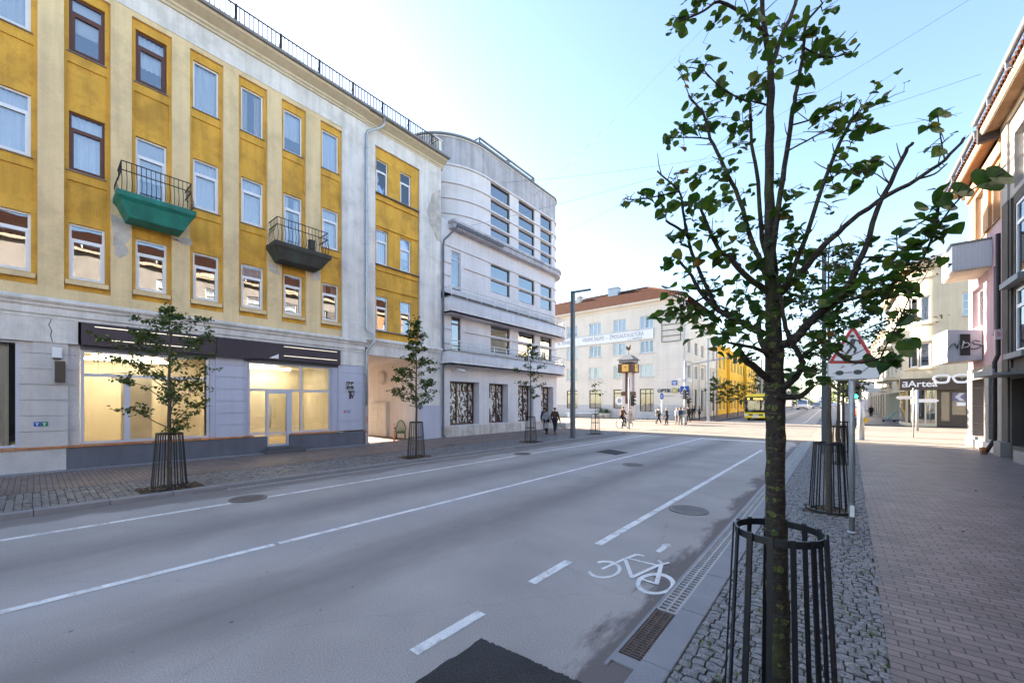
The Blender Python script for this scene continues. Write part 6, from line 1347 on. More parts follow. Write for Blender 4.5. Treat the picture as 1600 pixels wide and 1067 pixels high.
# ================================================================ street furniture
def pole_lamp(x, y, z, H, armlen, adir, label, rad=.085, group='street lamps', m=None):
    t = thing('street_lamp', label, 'street lamp', (x, y, z), group); m = m or STEEL; d = V(adir).normalized()
    m2 = MB(); m2.box(x-rad, x+rad, y-rad, y+rad, z, z+H); m2.box(x-rad*1.12, x+rad*1.12, y-rad*1.12, y+rad*1.12, z, z+2.9); m2.build('post', m, t, bevel=.008)
    m2 = MB(); m2.box(x-rad*2, x+rad*2, y-rad*2, y+rad*2, z, z+.03); m2.build('base_plate', m, t)
    m2 = MB(); p = V((x, y, z+H-.06)); m2.bar(p-d*rad, p+d*armlen*.45, rad*1.5, .10); m2.build('arm', m, t)
    m2 = MB(); m2.bar(p+d*armlen*.45, p+d*armlen, rad*2.2, .08); m2.build('lamp_head', m, t)
    return t
pole_lamp(-11.86, 20.0, 0, 8.55, 1.1, (1, .15, 0), 'tall square dark steel street lamp before the rounded building', .10)
pole_lamp(-11.3, 49.2, 0, 9.5, 1.2, (1, 0, 0), 'pale street lamp on the far side of the crossing beside the beige house', .11, m=GALV)
pole_lamp(-.36, 20.0, 0, 8.2, 1.0, (-1, 0, 0), 'street lamp on the right kerb, half hidden behind the nearest tree', .075, m=STEEL)
for px, y, H in ((1190, 80, 9.5), (1238, 118, 9), (1253, 140, 9), (1265, 165, 9)):
    X = ay(y, px, 640)[0]; pole_lamp(X, y, zr(y), H, 1.2, (1, 0, 0), 'small distant street lamp along the far street, ' + {80: 'just behind the yellow bus', 118: 'left of the white panel van', 140: 'right behind the white panel van', 165: 'farthest from the crossing'}[y], .10, 'distant street lamps', m=GALV)
# ---- traffic signals
GLAMP = mat('green signal lens', (.02, .75, .45), .3, 0, 1, 0, 1, 0, 0, emit=2.2); RLEN = mat('dull red lens', (.16, .012, .012), .3, 0, 1, 0, 1, 0, 0); YLEN = mat('dull amber lens', (.16, .09, .01), .3, 0, 1, 0, 1, 0, 0); GLEN = mat('dull green lens', (.01, .08, .05), .3, 0, 1, 0, 1, 0, 0)
def head(t, c, n, f, s=1., lit=None, name='signal_head'):
    """c centre, f direction faced"""
    f = V(f).normalized(); sd = V((-f.y, f.x, 0)); h = .30*n*s; c = V(c); fr = (c-V((0, 0, c.z)), sd, f); m2 = MB(fr)
    m2.box(-.15*s, .15*s, c.z-h/2, c.z+h/2, -.12*s, .10*s); o = m2.build(name, BLK, t, bevel=.02)
    for k in range(n):
        z = c.z+h/2-(k+.5)*.30*s; lens = MB(); q = 16
        lens.add([c*0+V((c.x, c.y, z))+f*.105*s+sd*.10*s*math.cos(6.283*i/q)+V((0, 0, .10*s*math.sin(6.283*i/q))) for i in range(q)], [tuple(range(q))])
        kind = (RLEN, YLEN, GLEN)[k] if n == 3 else (RLEN, GLEN)[k]
        lens.build('lens', GLAMP if lit == k else kind, o, norm=False)
        v = MB(); vs = []
        for i in range(9):
            a = math.pi*i/8; w = sd*.125*s*math.cos(a)+V((0, 0, .125*s*math.sin(a))); vs += [V((c.x, c.y, z))+f*.1*s+w, V((c.x, c.y, z-.03))+f*.30*s+w]
        v.add(vs, [(2*i, 2*i+1, 2*i+3, 2*i+2) for i in range(8)]); v.build('visor', BLK, o, norm=False)
    return o
x, y = -11.6, 41.3
t = thing('traffic_signal', 'traffic signal mast with a long rising arm over the far road', 'traffic signal', (x, y, -.05))
m2 = MB(); m2.tube([(x, y, -.05), (x, y, 3), (x, y, 6.3)], [.16, .14, .10], 12); m2.build('post', GALV, t)
ex, ez = ay(41.3, 1147, 557); m2 = MB(); m2.tube([(x, y, 5.75), (x+.8, y, 5.95), (ex, y, ez)], [.09, .08, .055], 8); m2.build('arm', GALV, t)
head(t, (ex+.1, y-.05, ez-.15), 3, (0, -1, 0), 1.15); head(t, (x+.05, y-.28, 2.9), 3, (1, -.3, 0), 1.0); head(t, (x+.28, y+.1, 2.3), 2, (1, 0, 0), .9)
m2 = MB(); m2.box(x+.35, x+.6, y-.1, y+.1, 4.2, 4.45); m2.bar((x, y, 4.3), (x+.4, y, 4.3), .04); m2.box(x-.75, x-.35, y-.1, y+.1, 4.3, 4.6); m2.bar((x-.4, y, 4.4), (x, y, 4.4), .05); m2.build('detector_box', SIGW, t)
cs = thing('crossing_sign', 'blue square pedestrian crossing sign with white triangle on the far signal mast', 'traffic sign', (x, y-.2, 3.2)); FS = frame((x, y-.2, 0), V((CA, SA, 0))*.6+V((.4, 0, 0)), (0, -1, 0)); u_ = V((1, .35, 0)).normalized(); FS = (V((x, y-.22, 0)), u_, V((u_.y, -u_.x, 0)))
m2 = MB(FS); m2.box(-.40, .40, 2.95, 3.75, 0, .03); m2.build('plate', SIGB, cs); m2 = MB(FS); m2.poly([(-.33, 3.04, .035), (.33, 3.04, .035), (0, 3.68, .035)]); m2.build('triangle', SIGW, cs)
m2 = MB(FS); m2.tube([(0, 3.48, .04), (0.02, 3.45, .04)], .045, 8); m2.bar((.0, 3.42, .04), (-.02, 3.25, .04), .07, .01); m2.bar((-.02, 3.26, .04), (-.1, 3.08, .04), .04, .01); m2.bar((0, 3.26, .04), (.09, 3.09, .04), .04, .01); m2.bar((.0, 3.4, .04), (.1, 3.28, .04), .03, .01); m2.build('figure', SIGK, cs)
m2 = MB(FS); m2.box(-.4, .4, 2.5, 2.82, .0, .03); o = m2.build('subplate', SIGG, cs)
g3 = gp(983, 670, -.05); x, y = g3.x, g3.y; zt = EYE+(631-590)*(-SA*x+CA*y)/FPX
t = thing('traffic_signal', 'short traffic signal post in front of the clock tower', 'traffic signal', (x, y, -.05)); m2 = MB(); m2.tube([(x, y, -.05), (x, y, zt)], .065, 12); m2.build('post', GALV, t); head(t, (x+.28, y-.02, EYE+.25), 3, (1, -.15, 0), .95)
x, y = 1.08, 29.5
t = thing('traffic_signal', 'pedestrian traffic signal showing green on a pale post at the right kerb', 'traffic signal', (x, y, -.05)); m2 = MB(); m2.tube([(x, y, -.05), (x, y, 2.2)], .16, 14); m2.tube([(x-.40, y+.5, -.05), (x-.40, y+.5, 2.2)], .07, 10); m2.tube([(x, y, 2.15), (x, y, 3.3)], .05, 8); m2.build('post', GALV, t)
m2 = MB(); m2.box(x-.3, x+.3, y-.3, y+.3, -.05, -.02); m2.build('base_plate', GALV, t); head(t, (x-.22, y-.1, 2.75), 3, (-.15, -1, 0), 1.15, lit=2)
m2 = MB(); m2.box(x+.15, x+.3, y-.1, y+.05, .95, 1.2); m2.build('push_button_box', mat('signal yellow', (.75, .5, .02), .5, 0, 1, 0, 1, 0, 0), t)
sp = thing('stone_pillar', 'pale rectangular stone pillar beside the right kerb behind the tree guards', 'pillar', (.55, 27.8, -.05)); m2 = MB(); m2.box(.22, .78, 27.5, 28.0, -.05, 1.95); m2.build('shaft', GRAN, sp, bevel=.02); m2 = MB(); m2.box(.17, .83, 27.45, 28.05, 1.95, 2.05); m2.build('cap', GRYP, sp, bevel=.015)
# ---- road works sign with the spectacles plate
SY = 8.0; sx0 = .19
sg = thing('traffic_sign', 'red bordered warning triangle with a digging figure over a white plate with spectacles', 'traffic sign', (sx0, SY, 0))
m2 = MB(); m2.tube([(sx0, SY, 0), (sx0, SY, 3.2)], .038, 14); m2.lathe((sx0, SY, 0), [(.07, .0), (.06, .02), (.04, .03)], 14); po = m2.build('post', GALV, sg)
m2 = MB(); q = [V((ay(SY-.05, *p)[0], SY-.045, ay(SY-.05, *p)[1])) for p in ((1333, 790), (1333, 808))]; m2.box(sx0-.025, sx0+.03, SY-.041, SY-.037, q[1].z, q[0].z); m2.build('sticker', SIGW, po)
def flat(pxs, Y): return [V((ay(Y, *p)[0], Y, ay(Y, *p)[1])) for p in pxs]
def rounded(pts, rad, n=5):
    o = []
    for i, p in enumerate(pts):
        a = (pts[i-1]-p); b = (pts[(i+1) % len(pts)]-p); a.normalize(); b.normalize(); p0, p1 = p+a*rad, p+b*rad
        for k in range(n+1): t = k/n; o.append(p0*(1-t)**2+p*2*t*(1-t)+p1*t*t)
    return o
YS = SY-.05
tri = rounded(flat([(1333, 505), (1372, 569), (1292, 569)], YS), .035); m2 = MB(); m2.prism(tri, (0, .012, 0)); tp_ = m2.build('triangle_plate', SIGW, sg)
c = sum(tri, V())/len(tri); m2 = MB(); o_ = [c+(p-c)*.955+V((0, -.004, 0)) for p in tri]; i_ = [c+(p-c)*.74+V((0, -.004, 0)) for p in tri]; n = len(tri); m2.add(o_+i_, [(k, (k+1) % n, n+(k+1) % n, n+k) for k in range(n)]); m2.build('red_border', SIGR, tp_)
Zs = lambda l: [(1260+x/4.445, 480+y/4.445) for x, y in l]
fg = MB(); ZY = YS-.006
def fpoly(l): fg.poly(flat(Zs(l), ZY))
def fbar(l, w):
    P = flat(Zs(l), ZY)
    for a, b in zip(P, P[1:]): fg.bar(a, b, w, .003, up=V((0, 1, 0)))
    
cc = flat(Zs([(317, 201)]), ZY)[0]; fg.add([cc+V((.030*math.cos(6.283*k/14), 0, .022*math.sin(6.283*k/14))) for k in range(14)], [tuple(range(14))])
fpoly([(318, 216), (348, 224), (330, 262), (338, 276), (316, 284), (296, 276)]); fbar([(342, 228), (366, 234), (372, 256)], .020); fbar([(318, 222), (300, 248), (282, 262)], .020); fbar([(318, 274), (296, 300), (280, 322)], .030); fbar([(326, 272), (344, 290), (330, 318)], .028); fbar([(368, 214), (425, 198)], .010)
fpoly([(212, 342), (226, 320), (250, 318), (240, 342)]); fg.build('figure', SIGK, tp_)
pl2 = rounded(flat([(1292.5, 563.5), (1375, 561.5), (1375, 592.5), (1292.5, 594.5)], YS-.002), .03); m2 = MB(); m2.prism(pl2, (0, .012, 0)); pp_ = m2.build('rectangle_plate', SIGW, sg)
c = sum(pl2, V())/len(pl2); m2 = MB(); o_ = [V((c.x+(p.x-c.x)*.985, p.y-.003, c.z+(p.z-c.z)*.965)) for p in pl2]; i_ = [V((c.x+(p.x-c.x)*.962, p.y-.003, c.z+(p.z-c.z)*.90)) for p in pl2]; n = len(pl2); m2.add(o_+i_, [(k, (k+1) % n, n+(k+1) % n, n+k) for k in range(n)]); m2.build('black_border', SIGK, pp_)
fg = MB(); ZY = YS-.008
for cx0, cy0 in ((230, 456), (357, 450)):
    c = flat(Zs([(cx0, cy0)]), ZY)[0]; fg.add([c+V((.052*math.cos(6.283*k/20), 0, .036*math.sin(6.283*k/20))) for k in range(20)], [tuple(range(20))])
fbar([(266, 456), (320, 450)], .009); fbar([(392, 446), (445, 405)], .009); fbar([(196, 458), (186, 462)], .009); fbar([(240, 424), (255, 408), (262, 416)], .008); fg.build('spectacles', SIGK, pp_)
# ---- direction sign posts
for (px, py), lab, arm, z, rad in (((1427, 683), 'thin grey post with a white direction arrow pointing left near the optician', -1, None, .035), ((1433, 673), 'thick pale post with a white direction arrow pointing right near the optician', 1, None, .085)):
    p = gp(px, py, -.05); D = -SA*p.x+CA*p.y; t = thing('direction_sign', lab, 'direction sign', tuple(p)); zt = EYE+(631-(606 if arm < 0 else 609))*D/FPX
    m2 = MB(); m2.tube([p, (p.x, p.y, zt)], rad, 10); m2.build('post', GALV, t); zc = EYE+(631-(621 if arm < 0 else 626))*D/FPX
    m2 = MB(); ln = .75 if arm < 0 else 1.05; h2 = .10 if arm < 0 else .13; s0 = rad*arm; a = [(p.x+s0, p.y-.1, zc-h2), (p.x+s0+arm*ln*.85, p.y-.1, zc-h2), (p.x+s0+arm*ln, p.y-.1, zc), (p.x+s0+arm*ln*.85, p.y-.1, zc+h2), (p.x+s0, p.y-.1, zc+h2)]; m2.prism(a, (0, .03, 0)); m2.build('arrow_board', SIGW, t)
# ---- small round blue sign on the far corner
p = gp(1034, 662, -.05); t = thing('cycle_path_sign', 'slim white post with a small blue oval sign beside the walking pedestrian', 'traffic sign', tuple(p)); D = -SA*p.x+CA*p.y
m2 = MB(); m2.tube([p, (p.x, p.y, EYE+.75)], .05, 8); m2.build('post', SIGW, t); zc = EYE+(631-619)*D/FPX; u_ = V((1, .45, 0)).normalized(); n_ = V((u_.y, -u_.x, 0)); c = V((p.x, p.y, zc))+n_*.09
m2 = MB(); pts = [c+u_*.17*math.cos(6.283*k/20)+V((0, 0, .34*math.sin(6.283*k/20))) for k in range(20)]; m2.prism(pts, tuple(n_*.03)); m2.build('plate', SIGB, t)
m2 = MB(); m2.bar(c+n_*.04+V((0, 0, -.16)), c+n_*.04+V((0, 0, .16)), .06, .01, up=n_); m2.build('symbol', SIGW, t)
# ---- projecting shop signs far right
for px, py, w, h, Y in ((1351, 602, .95, .8, 62), (1363, 610, .8, .5, 68)):
    X, Z = ay(Y, px, py); t = thing('projecting_sign', 'white box sign projecting over the far right pavement, ' + ('larger upper one' if Y == 62 else 'smaller lower one'), 'sign', (X, Y, Z)); m2 = MB(); m2.box(X-w*.9, X+w*.9, Y-.1, Y+.1, Z-h/2, Z+h/2); m2.build('board', SIGW, t, bevel=.02); m2 = MB(); m2.bar((X+w*.9, Y, Z+h/2-.05), (4.95, Y, Z+h/2-.05), .05); m2.bar((X+w*.9, Y, Z-h/2+.05), (4.95, Y, Z-h/2+.05), .05); m2.build('bracket', IRON, t)
# ---- clock tower
x, y = ay(46., 982, 640)[0], 46.; D = -SA*x+CA*y; k_ = D/FPX; zz_ = lambda py: EYE+(631-py)*k_
ct = thing('clock_tower', 'pale square clock pillar with yellow dial, brown clock box and a weathercock on top', 'clock tower', (x, y, -.05))
hw = .60; zb = zz_(582); CLB = mat('brown clock wood', (.10, .045, .025), .6, .15, 4, .1, 40, .1, .05); PILL = mat('pinkish stone pillar', (.60, .53, .52), .8, .08, 2, .1, 50, .1, .1)
m2 = MB()
for sx_3 in (-1, 1):
    for sy_3 in (-1, 1): m2.box(x+sx_3*hw-.43*(sx_3 > 0), x+sx_3*hw+.43*(sx_3 < 0), y+sy_3*hw-.43*(sy_3 > 0), y+sy_3*hw+.43*(sy_3 < 0), -.05, zb)
m2.box(x-hw+.02, x+hw-.02, y-hw+.02, y+hw-.02, -.05, 2.0); m2.build('pillar', PILL, ct, bevel=.02)
m2 = MB(); m2.box(x-.28, x+.28, y-.5, y+.5, 2.0, zb); m2.box(x-.5, x+.5, y-.28, y+.28, 2.0, zb); m2.build('wood_core', CLB, ct)
m2 = MB(); m2.box(x-hw-.06, x+hw+.06, y-hw-.06, y+hw+.06, zz_(618), zz_(612)); m2.build('belt', CLB, ct)
bw2 = .95; z0, z1 = zz_(582.5), zz_(569); m2 = MB(); m2.box(x-bw2, x+bw2, y-bw2, y+bw2, z0, z1); cb2 = m2.build('clock_box', CLB, ct, bevel=.03)
DIAL = mat('yellow dial', (.62, .36, .07), .4, .05, 3, 0, 1, 0, 0, emit=.03)
for f in (V((0, -1, 0)), V((1, 0, 0)), V((-1, 0, 0))):
    s = V((-f.y, f.x, 0)); c = V((x, y, (z0+z1)/2))+f*(bw2+.03); h2 = (z1-z0)*.40; m2 = MB(); m2.poly([c-s*h2-V((0, 0, h2)), c+s*h2-V((0, 0, h2)), c+s*h2+V((0, 0, h2)), c-s*h2+V((0, 0, h2))]); di = m2.build('dial', DIAL, cb2, norm=False)
    m2 = MB(); m2.bar(c+f*.02, c+f*.02+s*.12+V((0, 0, h2*.6)), .05, .01, up=f); m2.bar(c+f*.02, c+f*.02-s*.16+V((0, 0, h2*.35)), .05, .01, up=f); m2.build('hand', BLK, cb2)
m2 = MB(); zr1, zr2, zr3 = zz_(567.5), zz_(563), zz_(553.5); e1, e2 = .98, .62
for za, zb_, ra, rb2 in ((zr1, zr2, .78, .86),): m2.box(x-.85, x+.85, y-.85, y+.85, za, zb_)
m2.add([(x+sx_*r_, y+sy_*r_, z) for r_, z in ((1.08, zr2), (.5, zr2+(zr3-zr2)*.75), (.08, zr3)) for sx_, sy_ in ((-1, -1), (1, -1), (1, 1), (-1, 1))], [(0, 1, 5, 4), (1, 2, 6, 5), (2, 3, 7, 6), (3, 0, 4, 7), (4, 5, 9, 8), (5, 6, 10, 9), (6, 7, 11, 10), (7, 4, 8, 11), (0, 3, 2, 1)]); m2.build('roof', TIN, ct)
m2 = MB(); m2.tube([(x, y, zr3), (x, y, zr3+.5)], .04, 6); co_ = V((x, y, zr3+.5)); s = V((CA, SA, 0))
m2.prism([co_+s*a+V((0, 0, b)) for a, b in ((-.35, .35), (-.2, .02), (.1, -.02), (.25, .2), (.22, .5), (.34, .52), (.2, .66), (.08, .45), (-.05, .28), (-.2, .55))], tuple(V((SA, -CA, 0))*.06)); m2.build('weathercock', CLB, ct)
# ---- wires across the street
for i, (a, b, sag) in enumerate((((XL+.1, 17.5, 13.2), (4.4, 23.6, 14.9), .35), ((XL+.1, 20.5, 17.2), (4.3, 26, 14.8), .4), ((XL+.1, 24, 17.6), (5, 12, 17), .5), ((XL+.1, 26.0, 15.0), (4.4, 19.0, 15.2), .45))):
    a, b = V(a), V(b); m2 = MB(); m2.tube([a.lerp(b, k/16)-V((0, 0, sag*4*(k/16)*(1-k/16))) for k in range(17)], .007, 4); o = m2.build('overhead_wire', STEEL); tag(o, 'thin overhead wire ' + ('from the upper ledge of the rounded building to the peeling eaves', 'from the parapet of the rounded building to the pink house eaves', 'climbing steeply from the rounded building parapet over the dark house', 'from the far windows of the rounded building to the dark house eaves')[i], 'wire', 'overhead wires')
# ================================================================ people
SKIN = mat('skin', (.55, .33, .24), .6, .05, 6, .03, 40, 0, 0); 
def cloth(name, c): return MATS.get(name) or mat(name, c, .9, .12, 6, .1, 60, 0, .15, 40)
def skinmesh(verts, edges, rad, root=0, sub=1):
    me = bpy.data.meshes.new('s'); me.from_pydata([tuple(v) for v in verts], edges, []); o = bpy.data.objects.new('s', me); COL.objects.link(o)
    md = o.modifiers.new('skin', 'SKIN'); sv = me.skin_vertices[0].data
    for i, r_ in enumerate(rad):
        sv[i].radius = r_ if hasattr(r_, '__len__') else (r_, r_); sv[i].use_root = i == root
    s2 = o.modifiers.new('sub', 'SUBSURF'); s2.levels = sub; s2.render_levels = sub
    dg = bpy.context.evaluated_depsgraph_get(); ev = o.evaluated_get(dg); m2 = bpy.data.meshes.new_from_object(ev)
    vs = [v.co.copy() for v in m2.vertices]; fs = [tuple(p.vertices) for p in m2.polygons]; bpy.data.objects.remove(o); bpy.data.meshes.remove(m2); return vs, fs
def person(label, x, y, z, ang, H=1.72, stride=.0, arm=.12, top=None, bot=None, shoe=None, hair=(.05, .035, .025), skirt=0., coat=0., bag=False, seat=None, turn=0., hold=0., group=None, hood=False, lean=0.):
    t = thing('person', label, 'person', (x, y, z), group); F = V((math.cos(ang), math.sin(ang), 0)); Sd = V((-F.y, F.x, 0)); O = V((x, y, z))
    def W(f, s, h): return O+F*f*H+Sd*s*H+V((0, 0, h*H))
    hip = .52 if seat is None else seat['hip']; off = 0 if seat is None else seat.get('f', 0)
    def T(f, s, h): return W(off+f+lean*(h-.52), s, h-.52+hip)
    pel = T(0, 0, .53); J = {'pel': pel, 'waist': T(.0, 0, .61), 'chest': T(.005, 0, .745), 'neck': T(.0, 0, .835), 'nb': T(.008, 0, .875), 'head': T(.018, 0, .925), 'crown': T(.010, 0, .972)}
    for s, nm in ((1, 'L'), (-1, 'R')):
        J['sh'+nm] = T(0, s*.105, .805); sw = (arm*s)*(1 if stride else .25)
        if seat: J['el'+nm] = T(.09, s*.14, .66); J['wr'+nm] = T(.23, s*.11, .62); J['ft'+nm] = T(.275, s*.105, .615)
        elif hold: J['el'+nm] = T(.01, s*.15, .64); J['wr'+nm] = T(.13, s*.09, .67); J['ft'+nm] = T(.18, s*.06, .68)
        else: J['el'+nm] = T(-sw*.5-.01, s*.135, .635); J['wr'+nm] = T(-sw*1.1+.03, s*.135, .49); J['ft'+nm] = T(-sw*1.3+.045, s*.13, .435)
        J['hp'+nm] = T(0, s*.052, .515); st = stride*s
        if seat: k = seat[nm]; J['kn'+nm] = W(off+k[0], s*.06, k[1]); J['an'+nm] = W(off+k[2], s*.055, k[3]); J['to'+nm] = W(off+k[2]+.1, s*.06, k[3]-.02)
        else: J['kn'+nm] = W(st*.42+.015, s*.052, .285); J['an'+nm] = W(st*1.0-(.02 if st < 0 else 0), s*.05, .05+(.03 if st < -.08 else 0)); J['to'+nm] = W(st*1.0+.085, s*.06, .018)
    def build(names, edges, rads, root):
        return skinmesh([J[n] for n in names], [(names.index(a), names.index(b)) for a, b in edges], [r_*H if not hasattr(r_, '__len__') else (r_[0]*H, r_[1]*H) for r_ in rads], names.index(root))
    N = ['pel', 'waist', 'chest', 'neck', 'nb', 'head', 'crown']; E = [('pel', 'waist'), ('waist', 'chest'), ('chest', 'neck'), ('neck', 'nb'), ('nb', 'head'), ('head', 'crown')]; Rr = [.075, .066, .085, .036, .034, .052, .040]
    for nm in 'LR':
        N += ['sh'+nm, 'el'+nm, 'wr'+nm, 'ft'+nm, 'hp'+nm, 'kn'+nm, 'an'+nm, 'to'+nm]; E += [('chest', 'sh'+nm), ('sh'+nm, 'el'+nm), ('el'+nm, 'wr'+nm), ('wr'+nm, 'ft'+nm), ('pel', 'hp'+nm), ('hp'+nm, 'kn'+nm), ('kn'+nm, 'an'+nm), ('an'+nm, 'to'+nm)]; Rr += [.034, .025, .018, .019, .052, .034, .023, .018]
    vs, fs = build(N, E, Rr, 'pel'); b = MB(); b.add(vs, fs, 0, True)
    for nm in 'LR':       # fingers and thumb
        h0, h1 = J['wr'+nm], J['ft'+nm]; d = (h1-h0).normalized(); s = Sd if abs(d.dot(Sd)) < .8 else F; s = (s-d*s.dot(d)).normalized(); q = d.cross(s)
        for k, ln in enumerate((.040, .046, .043, .034)): a = h1+s*(k-1.5)*.010*H; b.tube([a, a+d*ln*H*.55+q*.004*H, a+d*ln*H*.85+q*.016*H], [.0052*H, .0048*H, .004*H], 5)
        a = h0.lerp(h1, .45)+s*.016*H; b.tube([a, a+s*.016*H+d*.016*H, a+s*.02*H+d*.034*H], [.0065*H, .006*H, .0045*H], 5)
    hc = J['head']; b.tube([hc+F*.047*H+V((0, 0, .012*H)), hc+F*.066*H-V((0, 0, .010*H))], [.005*H, .010*H], 6)
    for s in (-1, 1): b.tube([hc+Sd*s*.048*H+V((0, 0, .010*H)), hc+Sd*s*.053*H-V((0, 0, .015*H))], [.008*H, .006*H], 6); e = hc+F*.049*H+Sd*s*.018*H+V((0, 0, .008*H)); b.tube([e, e+F*.004*H], .005*H, 6, 1)
    m_ = hc+F*.050*H-V((0, 0, .026*H)); b.tube([m_-Sd*.013*H, m_+Sd*.013*H], .0035*H, 5, 2)
    b.build('body', [SKIN, BLK, cloth('lips', (.35, .12, .1))], t, norm=True, merge=False)
    # clothes
    JN = ['pel', 'waist', 'chest', 'neck']; JE = [('pel', 'waist'), ('waist', 'chest'), ('chest', 'neck')]; JR = [.090+.01*coat, .086, .100, .050]
    for nm in 'LR': JN += ['sh'+nm, 'el'+nm, 'wr'+nm]; JE += [('chest', 'sh'+nm), ('sh'+nm, 'el'+nm), ('el'+nm, 'wr'+nm)]; JR += [.050, .040, .030]
    vs, fs = build(JN, JE, JR, 'pel'); b = MB(); b.add(vs, fs, 0, True)
    if coat:
        n = 16; ring_ = []
        for h, w1, w2 in ((.60, .088, .072), (.50, .098, .080), (.40, .104, .088), (.52-coat, .112, .098)): ring_ += [W(w2*math.cos(6.283*k/n)+off, w1*math.sin(6.283*k/n), h) for k in range(n)]
        b.add(ring_, [(i*n+k, i*n+(k+1) % n, (i+1)*n+(k+1) % n, (i+1)*n+k) for i in range(3) for k in range(n)], 0, True)
    b.build('coat' if coat else 'jacket', top, t, norm=True, merge=False)
    TN = ['pel']; TE = []; TR_ = [.086]
    for nm in 'LR': TN += ['hp'+nm, 'kn'+nm, 'an'+nm]; TE += [('pel', 'hp'+nm), ('hp'+nm, 'kn'+nm), ('kn'+nm, 'an'+nm)]; TR_ += [.062, .046, .036]
    vs, fs = build(TN, TE, TR_, 'pel'); b = MB(); b.add(vs, fs, 0, True); b.build('trousers', bot, t, norm=True, merge=False)
    for nm in 'LR':
        b = MB(); a, e = J['an'+nm], J['to'+nm]; b.tube([a+(a-e)*.35-V((0, 0, .02*H)), a-V((0, 0, .018*H)), a.lerp(e, .6), e+(e-a)*.15], [.020*H, .027*H, .024*H, .014*H], 8); b.build('shoe', shoe or RUB, t)
    HM = cloth('hair %.2f' % hair[0], hair); b = MB(); n = 12
    for_r = [(.058, -.03), (.060, .01), (.054, .035), (.036, .055), (.0, .062)]
    vs = []
    for r_, z_ in for_r: vs += [hc+(-F*.012+F*(r_*math.cos(6.283*k/n)*(1 if math.cos(6.283*k/n) < .2 else (.86 if z_ > .02 else .30)))+Sd*r_*.95*math.sin(6.283*k/n)+V((0, 0, z_)))*H for k in range(n)] if False else [hc-F*.010*H+F*r_*H*math.cos(6.283*k/n)*(1 if math.cos(6.283*k/n) < .25 else (.92 if z_ > .02 else .25))+Sd*r_*.92*H*math.sin(6.283*k/n)+V((0, 0, z_*H)) for k in range(n)]
    b.add(vs, [(i*n+k, i*n+(k+1) % n, (i+1)*n+(k+1) % n, (i+1)*n+k) for i in range(4) for k in range(n)], 0, True); b.build('hood' if hood else 'hair', top if hood else HM, t, norm=True)
    if bag:
        b = MB(); c = J['chest']-F*.13*H-V((0, 0, .03*H)); u = Sd*.075*H; w = F*.045*H; h = V((0, 0, .10*H)); b.add([c+a*u+b_*w+e*h for a in (-1, 1) for b_ in (-1, 1) for e in (-1, 1)], [(0, 1, 3, 2), (4, 6, 7, 5), (0, 4, 5, 1), (2, 3, 7, 6), (0, 2, 6, 4), (1, 5, 7, 3)]); bp_ = b.build('backpack', BLK, None, bevel=.03); tag(bp_, 'small black backpack on the striding pedestrian', 'backpack')
    return t
OLIVE = cloth('olive brown jacket', (.085, .055, .03)); DEN = cloth('dark denim', (.018, .026, .05)); GREYC = cloth('grey checked coat', (.34, .34, .36)); BLKC = cloth('black cloth', (.014, .014, .016)); NAVC = cloth('navy cloth', (.03, .04, .08)); BRNC = cloth('brown jacket', (.13, .06, .035)); TAN = cloth('tan cloth', (.35, .25, .15)); WHC = cloth('white cloth', (.72, .70, .68)); GRC = cloth('mid grey cloth', (.20, .20, .21)); REDC = cloth('orange red cloth', (.55, .09, .04)); YLC = cloth('yellow cloth', (.7, .45, .05))
away = math.atan2(CA, -SA)     # direction along the view axis
p = gp(867, 678); person('man in olive brown jacket and dark jeans walking away past the rounded building', p.x, p.y, 0, math.atan2(1, -.05), 1.78, .09, .10, OLIVE, DEN, cloth('brown shoe', (.25, .12, .07)), (.16, .12, .10))
p = gp(854, 678); person('woman in long grey checked coat and black boots walking beside the man in olive brown', p.x, p.y, 0, math.atan2(1, -.1), 1.66, .07, .06, GREYC, BLKC, BLKC, (.03, .022, .018), coat=.28)
p = gp(849, 676); person('person in navy top half hidden behind the woman in the grey checked coat', p.x-.1, p.y+.3, 0, math.atan2(1, 0), 1.76, .06, .06, NAVC, GRC, WHC, (.03, .022, .018))
p = gp(1029, 662, -.05); person('pedestrian in dark jacket with black backpack striding across the crossing', p.x, p.y, -.05, YAW+.1, 1.74, .17, .12, GRC, BLKC, BLKC, (.08, .05, .03), bag=True)
p = gp(1041.5, 664, -.05); person('blond pedestrian in black coat standing right of the striding one', p.x, p.y, -.05, YAW+2.4, 1.68, .04, .05, BLKC, BLKC, BLKC, (.45, .30, .14), coat=.18)
for (px, py), lab, top, bot, hr, H_ in (((1058, 663.5), 'pale clad person at the left of the group waiting by the signal mast', WHC, GRC, (.4, .28, .15), 1.68), ((1063, 664), 'person in navy jacket and grey trousers in front of the group by the signal mast', NAVC, GRC, (.10, .06, .04), 1.74), ((1068, 663), 'pale trousered person at the right of the group by the signal mast', GRC, WHC, (.14, .08, .05), 1.7), ((1076, 659), 'person in dark jacket just right of the signal mast', BLKC, BLKC, (.05, .04, .03), 1.8)):
    p = gp(px, py, -.05); person(lab, p.x, p.y, -.05, YAW+1.9, H_, .05, .06, top, bot, BLKC, hr)
for (px, py), lab, top, bot, hld in (((1085, 656), 'person in tan trousers and black jacket reading outside the beige side wall', BLKC, TAN, 1), ((1081.5, 656), 'black clad person left of the one in tan trousers by the beige side wall', BLKC, BLKC, 0), ((1093, 656), 'person in dark navy standing right of the one in tan trousers', NAVC, BLKC, 1)):
    p = gp(px, py, .0); person(lab, p.x, p.y, 0, YAW+2.6, 1.78, 0, .05, top, bot, BLKC, (.06, .04, .03), hold=hld)
